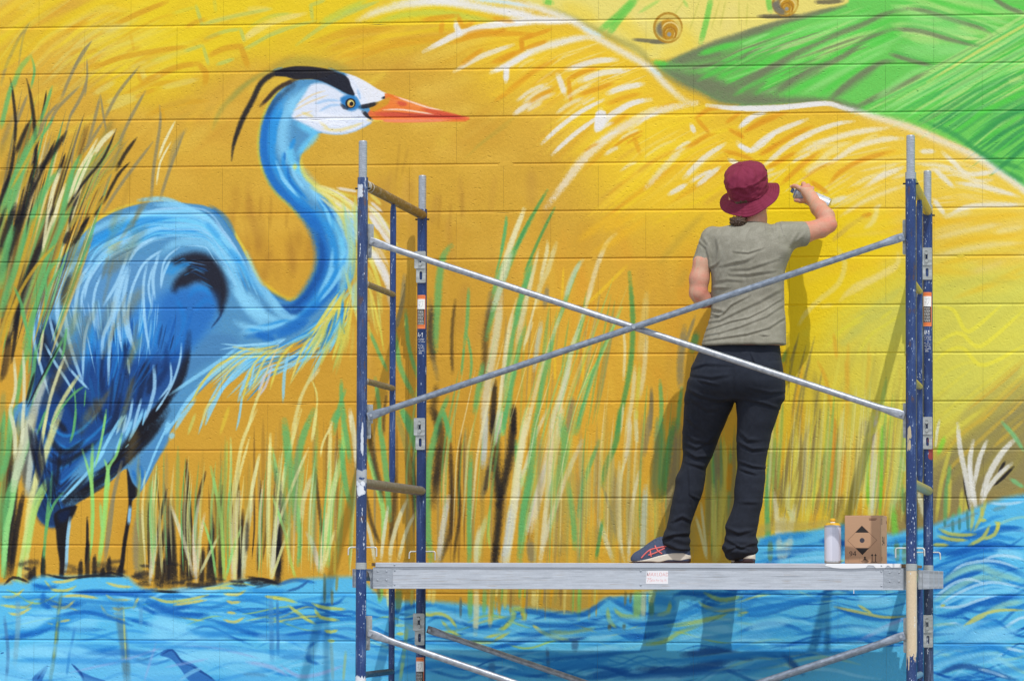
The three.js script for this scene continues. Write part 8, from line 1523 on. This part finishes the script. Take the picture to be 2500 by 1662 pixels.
  const trousers = (x, y, z) => {
    let d = y > 2.3 ? hips(x, y, z) : 1e9;
    if (y < 2.45) d = smin(d, Math.min(legL(x, y, z), legR(x, y, z)), 0.02);
    if (d > 0.03) return d;
    const back = sstep(0.27, 0.36, z), cl = -0.006 * Math.exp(-(((x - 0.283) / 0.012) ** 2)) * sstep(2.34, 2.40, y) * sstep(2.53, 2.45, y) * back;
    const soft = 0.0024 * ((N1(x * 20 + 5, y * 26 + x * 6) - 0.5) * 1.5 + (N2(x * 9, y * 40) - 0.5) * sstep(2.3, 2.05, y));
    const bunch = 0.0032 * sstep(1.86, 1.74, y) * Math.sin(y * 150 + 6 * N3(x * 14, z * 14) + x * 30);
    const seam = 0.0012 * Math.exp(-(((y - 2.478 - Math.abs(x - 0.283) * 0.18) / 0.0018) ** 2)) * back;
    return d - pc(x, y) * (0.3 + 0.7 * back) - soft - bunch - cl + seam;
  };
  const tr = add('trousers', surfaceNet(trousers, [-0.08, 1.665, 0.20], [0.53, 2.615, 0.56], 0.005), pantsMat);
  part('drawcord_end', wire([[0.221 - BX, 2.585 - BY, 0.498 - BZ], [0.226 - BX, 2.578 - BY, 0.503 - BZ], [0.233 - BX, 2.577 - BY, 0.503 - BZ]], 0.0016, 6), M({ color: lin(220, 220, 216), roughness: 0.7 }), tr);
  part('drawcord_end', wire([[0.268 - BX, 2.577 - BY, 0.506 - BZ], [0.276 - BX, 2.575 - BY, 0.507 - BZ], [0.28 - BX, 2.582 - BY, 0.505 - BZ]], 0.0016, 6), M({ color: lin(220, 220, 216), roughness: 0.7 }), tr);
  // --- body: one continuous skin surface; hands and head on finer grids
  const rArm = [[0.46, 3.01, 0.41, 0.04], [0.565, 3.045, 0.358, 0.0425], [0.632, 3.066, 0.317, 0.038], [0.664, 3.082, 0.298, 0.0315], [0.648, 3.118, 0.272, 0.037], [0.617, 3.158, 0.226, 0.033], [0.594, 3.188, 0.192, 0.0265]];
  const lArm = [[0.200, 3.01, 0.42, 0.036], [0.150, 2.92, 0.436, 0.0372], [0.137, 2.85, 0.444, 0.0402], [0.133, 2.792, 0.448, 0.036], [0.150, 2.765, 0.43, 0.034], [0.205, 2.768, 0.33, 0.033], [0.262, 2.782, 0.245, 0.0255]];
  const rHand = (x, y, z) => {
    let d = chain(x, y, z, [[0.594, 3.188, 0.192, 0.0255], [0.583, 3.205, 0.182, 0.024], [0.568, 3.222, 0.168, 0.023]], 0.015);
    d = smin(d, chain(x, y, z, [[0.585, 3.2, 0.185, 0.017], [0.552, 3.238, 0.163, 0.0135], [0.545, 3.245, 0.16, 0.011]], 0.012), 0.014);
    d = smin(d, chain(x, y, z, [[0.588, 3.205, 0.183, 0.016], [0.578, 3.236, 0.16, 0.013]], 0.012), 0.014);
    const fs = [[[0.545, 3.240, 0.161, 0.0112], [0.520, 3.2545, 0.157, 0.0092], [0.508, 3.258, 0.142, 0.0083], [0.4975, 3.2565, 0.128, 0.0072]], [[0.556, 3.245, 0.16, 0.0115], [0.549, 3.2655, 0.137, 0.0096], [0.545, 3.2700, 0.112, 0.0086], [0.541, 3.262, 0.092, 0.0074]], [[0.568, 3.242, 0.159, 0.0112], [0.567, 3.259, 0.134, 0.0094], [0.563, 3.261, 0.109, 0.0084], [0.559, 3.251, 0.090, 0.0072]], [[0.580, 3.236, 0.158, 0.0102], [0.584, 3.249, 0.136, 0.0084], [0.580, 3.25, 0.113, 0.0076], [0.576, 3.24, 0.096, 0.0066]], [[0.580, 3.197, 0.178, 0.0135], [0.560, 3.1955, 0.164, 0.0122], [0.536, 3.194, 0.150, 0.0096], [0.514, 3.199, 0.134, 0.0082]]];
    for (const f of fs) d = smin(d, chain(x, y, z, f, 0.004), 0.0028);
    return d;
  };
  const lHand = (x, y, z) => {
    let d = chain(x, y, z, [[0.262, 2.782, 0.245, 0.0245], [0.285, 2.785, 0.225, 0.024], [0.308, 2.785, 0.213, 0.022]], 0.015);
    d = smin(d, cone(x, y, z, [0.29, 2.80, 0.222, 0.017], [0.29, 2.765, 0.222, 0.016]), 0.014);
    [[0.806, 0.0098], [0.789, 0.0102], [0.772, 0.0098], [0.757, 0.0086]].forEach(([yy, r], i) => { const Y = 2 + yy; d = smin(d, chain(x, y, z, [[0.318, Y, 0.214, r * 1.1], [0.342, Y, 0.222, r], [0.344, Y - 0.003, 0.244, r * 0.92], [0.324, Y - 0.004, 0.252, r * 0.8]], 0.006), 0.005); });
    d = smin(d, chain(x, y, z, [[0.29, 2.805, 0.23, 0.013], [0.312, 2.818, 0.246, 0.0112], [0.335, 2.812, 0.256, 0.009]], 0.008), 0.007);
    return d;
  };
  const HC = [0.337, 3.205, 0.385];
  const head = (x, y, z) => {
    let d = ell(x, y, z, [HC[0], HC[1] + 0.012, HC[2] + 0.004], [0.070, 0.082, 0.084]);
    d = smin(d, ell(x, y, z, [HC[0] + 0.008, HC[1] - 0.04, HC[2] - 0.03], [0.056, 0.07, 0.062]), 0.03);       // jaw and face
    d = smin(d, chain(x, y, z, [[HC[0] + 0.006, HC[1] + 0.012, HC[2] - 0.083, 0.006], [HC[0] + 0.01, HC[1] - 0.018, HC[2] - 0.102, 0.0105]], 0.01), 0.012);   // nose
    for (const s of [-1, 1]) { d = smax(d, -ell(x, y, z, [HC[0] + 0.005 + s * 0.03, HC[1] + 0.01, HC[2] - 0.09], [0.014, 0.008, 0.012]), 0.008); d = smin(d, ell(x, y, z, [HC[0] + 0.005 + s * 0.03, HC[1] + 0.01, HC[2] - 0.076], [0.0125, 0.0115, 0.0115]), 0.003); d = smin(d, smax(ell(x, y, z, [HC[0] + s * 0.074, HC[1] - 0.024, HC[2] + 0.012], [0.009, 0.031, 0.019]), -ell(x, y, z, [HC[0] + s * 0.083, HC[1] - 0.022, HC[2] + 0.004], [0.006, 0.02, 0.011]), 0.004), 0.006); }
    d = smin(d, ell(x, y, z, [HC[0] + 0.009, HC[1] - 0.048, HC[2] - 0.085], [0.022, 0.005, 0.009]), 0.005); d = smin(d, ell(x, y, z, [HC[0] + 0.009, HC[1] - 0.058, HC[2] - 0.083], [0.019, 0.006, 0.01]), 0.004);   // lips
    return smin(d, chain(x, y, z, [[0.345, 3.165, 0.40, 0.05], [0.36, 3.10, 0.404, 0.05], [0.358, 3.05, 0.408, 0.058]], 0.02), 0.02);
  };
  const inner = loft(torsoRows.map(([y, l, r, zc, b]) => [y, l + 0.014, r - 0.014, zc, b - 0.014]), 2.3);
  const bodyF = (x, y, z) => {
    let d = 1e9;
    if (y > 2.5) { d = inner(x, y, z); d = smin(d, chain(x, y, z, rArm, 0.014), 0.012); d = smin(d, chain(x, y, z, lArm, 0.014), 0.012); if (y > 2.95) { d = smin(d, head(x, y, z), 0.02); } }
    if (y < 2.66) { let e = chain(x, y, z, [[0.2, 2.46, 0.39, 0.088], [0.17, 2.3, 0.352, 0.062], [0.105, 2.09, 0.297, 0.036], [0.07, 1.97, 0.3, 0.034], [0.04, 1.74, 0.3, 0.026]], 0.02); e = smin(e, chain(x, y, z, [[0.37, 2.46, 0.39, 0.09], [0.365, 2.3, 0.374, 0.07], [0.345, 2.09, 0.362, 0.04], [0.338, 1.97, 0.368, 0.04], [0.305, 1.74, 0.37, 0.03]], 0.02), 0.02); d = smin(d, e, 0.03); }
    if (x > 0.48 && y > 3.1) d = smin(d, rHand(x, y, z), 0.01); if (y < 2.86 && y > 2.7 && z < 0.32) d = smin(d, lHand(x, y, z), 0.01);
    return d;
  };
  const cut = (g, keep) => { const p = g.attributes.position, s = g.index.array, o = []; for (let i = 0; i < s.length; i += 3) if (keep(p.getX(s[i]), p.getY(s[i]), p.getZ(s[i]))) o.push(s[i], s[i + 1], s[i + 2]); g.setIndex(o); return g; };
  const fineR = (x, y, z) => x > 0.478 && x < 0.71 && y > 3.0 && y < 3.3 && z < 0.375 && x - z > 0.205, fineL = (x, y, z) => y > 2.74 && y < 2.84 && z < 0.262 && x > 0.25 && x < 0.37, fineH = (x, y, z) => y > 3.075 && x > 0.24 && x < 0.45 && z > 0.26 && z < 0.5;
  const coarse = cut(surfaceNet(bodyF, [-0.02, 1.70, 0.05], [0.72, 3.33, 0.53], 0.009), (x, y, z) => !fineR(x, y, z) && !fineL(x, y, z) && !fineH(x, y, z));
  const gR = cut(surfaceNet(bodyF, [0.47, 2.99, 0.07], [0.72, 3.3, 0.385], 0.003), (x, y, z) => x - z > 0.199), gL = surfaceNet(bodyF, [0.242, 2.73, 0.19], [0.37, 2.85, 0.27], 0.003), gH = cut(surfaceNet(bodyF, [0.235, 3.06, 0.25], [0.455, 3.335, 0.51], 0.004), (x, y, z) => y > 3.066);
  const body = add('body', mergeGeometries([coarse, gR, gL, gH]), skin);
  const nail = M({ color: lin(222, 170, 150), roughness: 0.35 });
  part('fingernail', new THREE.SphereGeometry(1, 10, 8).scale(0.0045, 0.0055, 0.0018).rotateY(-0.7).translate(0.4935 - BX, 3.2575 - BY, 0.1335 - BZ), nail, body);
  part('fingernail', new THREE.SphereGeometry(1, 10, 8).scale(0.0055, 0.0045, 0.0018).translate(0.515 - BX, 3.1995 - BY, 0.1415 - BZ), nail, body);
  part('earring', new THREE.TorusGeometry(0.006, 0.0007, 8, 18).rotateY(0.8).translate(HC[0] + 0.076 - BX, HC[1] - 0.066 - BY, HC[2] + 0.012 - BZ), M({ color: lin(200, 190, 160), metalness: 0.9, roughness: 0.3 }), body);
  // --- hair gathered in a low knot under the brim
  const hairF = (x, y, z) => {
    let d = ell(x, y, z, [0.303, 3.082, 0.474], [0.033, 0.024, 0.026]);
    d = smin(d, ell(x, y, z, [0.283, 3.09, 0.458], [0.02, 0.016, 0.02]), 0.012);
    d = smin(d, chain(x, y, z, [[0.325, 3.13, 0.432, 0.026], [0.312, 3.095, 0.452, 0.02]], 0.02), 0.016);
    d = smin(d, ell(x, y, z, [HC[0], HC[1] - 0.012, HC[2] + 0.016], [0.072, 0.075, 0.078]), 0.012);
    const a = Math.atan2(y - 3.083, x - 0.303), r = Math.hypot(x - 0.303, y - 3.083);
    return d - 0.0022 * Math.sin(a * 11 + r * 160 + z * 60) * sstep(0.0, 0.01, r) - 0.0016 * (N1(x * 220, y * 90 + z * 120) - 0.5) * 2;
  };
  const hairTex = dataTex(128, 128, (i, j, o) => { const v = (N1(i * 0.7, j * 0.1) - 0.5) * 40 + (N2(i * 0.2, j * 0.05) - 0.5) * 26; o[0] = 74 + v; o[1] = 54 + v * 0.9; o[2] = 40 + v * 0.8; }); hairTex.repeat.set(12, 6);
  add('hair', surfaceNet((x, y, z) => smax(hairF(x, y, z), -(z - 0.34), 0.02), [0.24, 3.04, 0.33], [0.44, 3.32, 0.52], 0.003), M({ map: hairTex, roughness: 0.5 }));
  // --- bucket hat
  {
    const hat = new THREE.Group(); hat.name = 'bucket_hat'; hat.position.set(0.338 - BX, 3.212 - BY, 0.394 - BZ); hat.rotation.set(0.52, 0.1, 0.235, 'ZXY'); person.add(hat);
    const surf = (fn, nu, nv) => { const pos = [], uv = [], idx = []; for (let j = 0; j <= nv; j++) for (let i = 0; i <= nu; i++) { const p = fn(i / nu * Math.PI * 2, j / nv); pos.push(...p); uv.push(i / nu * 0.6, p[1] + j * 0.001); } for (let j = 0; j < nv; j++) for (let i = 0; i < nu; i++) { const a = j * (nu + 1) + i; idx.push(a, a + nu + 1, a + 1, a + 1, a + nu + 1, a + nu + 2); } const g = new THREE.BufferGeometry(); g.setAttribute('position', new THREE.Float32BufferAttribute(pos, 3)); g.setAttribute('uv', new THREE.Float32BufferAttribute(uv, 2)); g.setIndex(idx); g.computeVertexNormals(); return g; };
    const crownPt = (th, t, inset = 0) => {          // t 0 at the seam with the brim, 1 at the apex
      const up = t < 0.62 ? t / 0.62 : 1, k = t < 0.62 ? 0 : (t - 0.62) / 0.38;
      const R = (0.0845 + 0.0085 * Math.sin(up * 1.9) - 0.004 * up * up) * (k > 0 ? Math.max(1e-4, Math.cos(k * 1.5708)) ** 0.9 : 1), y = 0.080 * up + (k > 0 ? 0.046 * Math.sin(k * 1.5708) : 0);
      const c = Math.cos(th), s = Math.sin(th);
      const sag = 0.004 * Math.sin(th * 3 + 1) * up * (1 - k) + 0.0042 * (N1(8 + th * 2.6, 4 + t * 7) - 0.5) * 2 * Math.min(1, up * 1.4) + 0.0026 * (N2(th * 6, t * 12) - 0.5) * 2;
      const dent = -0.008 * Math.exp(-(((th - 1.75 - t * 0.5) / 0.11) ** 2)) * Math.exp(-(((t - 0.42) / 0.2) ** 2)) - 0.006 * Math.exp(-(((th - 1.35 - t * 0.4) / 0.09) ** 2)) * Math.exp(-(((t - 0.45) / 0.16) ** 2)) - 0.004 * Math.exp(-(((th - 2.15) / 0.1) ** 2)) * Math.exp(-(((t - 0.4) / 0.2) ** 2)) + 0.005 * Math.exp(-(((t - 0.56) / 0.06) ** 2));
      const r = R + (sag + dent) * Math.min(1, R / 0.03) - inset;
      return [c * r * 0.985, y + 0.35 * sag, s * r * 1.1];
    };
    part('crown', surf((th, t) => crownPt(th, t), 96, 44), hatMat, hat);
    part('crown_seam', new THREE.TubeGeometry(new THREE.CatmullRomCurve3(Array.from({ length: 48 }, (_, i) => V(...crownPt(i / 48 * Math.PI * 2, 0.62, 0.0002))), true), 96, 0.0011, 6, true), hatMat, hat);
    const brimPt = (th, t, off) => {
      const back = Math.max(0, Math.sin(th)), right = Math.max(0, Math.cos(th)), R = 0.076 + 0.0545 * t - 0.006 * t * t * back, wav = 0.004 * Math.sin(th * 2 + 0.6) * t + 0.0035 * Math.sin(th * 5 + 2) * t * t;
      const y = 0.004 - 0.0305 * t - 0.014 * t * back + 0.012 * t * right ** 3 + wav + 0.0011 * Math.sin(t * Math.PI * 2 * 5.5) - off;
      return [Math.cos(th) * R * 0.99, y, Math.sin(th) * R * 1.08];
    };
    part('brim', mergeGeometries([surf((th, t) => brimPt(th, t, 0), 96, 30), surf((th, t) => brimPt(th, t, 0.002), 96, 12), surf((th, t) => { const p = brimPt(th, 1, 0.002 * t); return p; }, 96, 2)]), hatMat, hat);
    part('hat_stitching', new THREE.TubeGeometry(new THREE.CatmullRomCurve3(Array.from({ length: 64 }, (_, i) => V(...brimPt(i / 64 * Math.PI * 2, 0.985, 0.0006))), true), 128, 0.0014, 6, true), hatMat, hat);
  }
  // --- running shoes (built toe towards -x, heel at +x)
  const top = (x) => 0.012 + 0.034 * sstep(-0.13, 0.06, x) - 0.010 * sstep(0.085, 0.118, x) ;
  const half = (x) => 0.047 * Math.pow(clamp(1 - Math.pow(Math.abs((x + 0.012) / 0.131), 3.2)), 0.42) * (1 - 0.16 * sstep(-0.03, 0.05, x) * (1 - sstep(0.05, 0.11, x)));
  const soleF = (x, y, z) => smax(smax(Math.abs(z) - Math.max(half(x), 0.0005) - 0.005 * sstep(0.02, 0.04, y) * 0, y - top(x), 0.006), Math.max(0.009 + 0.010 * sstep(0.0, 0.1, x) + 0.004 * Math.sin(x * 60) * sstep(-0.05, 0.0, x) - y, Math.abs(x + 0.011) - 0.131), 0.004);
  const outF = (x, y, z) => smax(smax(Math.abs(z) - Math.max(half(x), 0.0005) + 0.002, y - (0.0095 + 0.010 * sstep(0.0, 0.1, x) + 0.004 * Math.sin(x * 60) * sstep(-0.05, 0.0, x)), 0.002), Math.max(0.0008 + 0.010 * sstep(0.10, 0.125, x) + 0.006 * sstep(-0.10, -0.14, x) - y, Math.abs(x + 0.011) - 0.129), 0.003);
  const upperRows = (x) => [Math.max(0.03, 0.034 + 0.068 * sstep(-0.135, 0.0, x)), half(x)];
  const upF = (x, y, z) => { const [hh, w] = upperRows(x), yy = Math.max(0, y - 0.012) / hh, d = (Math.sqrt(yy * yy + (z / Math.max(w * 0.98, 0.001)) ** 2) - 1) * Math.min(hh, Math.max(w, 0.004)); return smax(smax(d, 0.01 - y, 0.004), Math.abs(x + 0.008) - 0.118 - 0.012 * (1 - yy), 0.02); };
  const shoe = new THREE.Group(); shoe.name = 'shoe';
  const knit = dataTex(128, 128, (i, j, o) => { const v = ((i + j) % 4 < 2 ? 10 : -8) + (N1(i * 0.3, j * 0.3) - 0.5) * 20; o[0] = 66 + v; o[1] = 78 + v; o[2] = 104 + v; }); knit.repeat.set(14, 14);
  const upper = part('upper', surfaceNet(upF, [-0.16, -0.004, -0.065], [0.135, 0.13, 0.065], 0.0034), M({ map: knit, roughness: 0.85 }), shoe);
  part('midsole', surfaceNet(soleF, [-0.16, -0.006, -0.065], [0.135, 0.07, 0.065], 0.0028), M({ color: lin(226, 218, 204), roughness: 0.7 }), shoe);
  part('outsole', surfaceNet(outF, [-0.16, -0.006, -0.065], [0.135, 0.04, 0.065], 0.0028), M({ color: lin(64, 46, 50), roughness: 0.8 }), shoe);
  const stripeMat = M({ color: lin(232, 112, 108), roughness: 0.5 }), onUpper = (x, y, s) => { let a = 0, b = 0.07; for (let k = 0; k < 24; k++) { const m = (a + b) / 2; if (upF(x, y, m) < 0) a = m; else b = m; } return [x, y, s * (a + 0.0004)]; };
  for (const s of [-1, 1]) for (const L of [[[-0.086, 0.024], [-0.07, 0.042], [-0.05, 0.058], [-0.02, 0.066], [0.018, 0.074]], [[-0.05, 0.058], [-0.045, 0.03]], [[-0.03, 0.076], [-0.018, 0.055], [0.0, 0.042]], [[-0.056, 0.036], [-0.03, 0.045], [0.012, 0.066]]]) {
    const g = new THREE.TubeGeometry(new THREE.CatmullRomCurve3(L.map(([x, y]) => V(...onUpper(x, y, s)))), 20, 0.003, 8); part('side_stripe', g, stripeMat, upper);
  }
  for (let k = 0; k < 5; k++) { const x = -0.052 + k * 0.013, [hh, w] = upperRows(x); part('lace', wire([[x, 0.012 + hh * 0.9, -w * 0.42], [x + 0.003, 0.012 + hh * 1.01, 0], [x, 0.012 + hh * 0.9, w * 0.42]], 0.002, 6), M({ color: lin(60, 70, 84), roughness: 0.9 }), upper); }
  const shoeL = shoe, shoeR = shoe.clone();
  shoeL.position.set(-0.029 - BX, 0, 0.3 - BZ); shoeL.rotation.y = 0.05; shoeL.scale.set(1, 1, 1);
  shoeR.position.set(0.312 - BX, 0, 0.315 - BZ); shoeR.rotation.y = -Math.PI / 2 + 0.22;
  person.add(shoeL, shoeR);
  // --- the can in the right hand
  const held = sprayCan('silver spray can held up to the wall in the painter\'s hand', canvasTex(256, 128, (c, w, h) => { c.fillStyle = '#bcc2cb'; c.fillRect(0, 0, w, h); c.fillStyle = '#aeb6c2'; c.fillRect(0, 18, w, 10); c.fillRect(0, 96, w, 6); c.fillStyle = '#8a94a6'; for (let i = 0; i < 10; i++) c.fillRect(20 + i * 22, 44, 10, 30); }), lin(120, 140, 178), [0.655, 3.174, 0.118]);
  const ax = V(0.508 - 0.655, 3.238 - 3.174, 0.0).normalize(); held.quaternion.setFromUnitVectors(V(0, 1, 0), ax); held.userData.group = undefined; delete held.userData.group;
}


renderer.render(scene, camera);
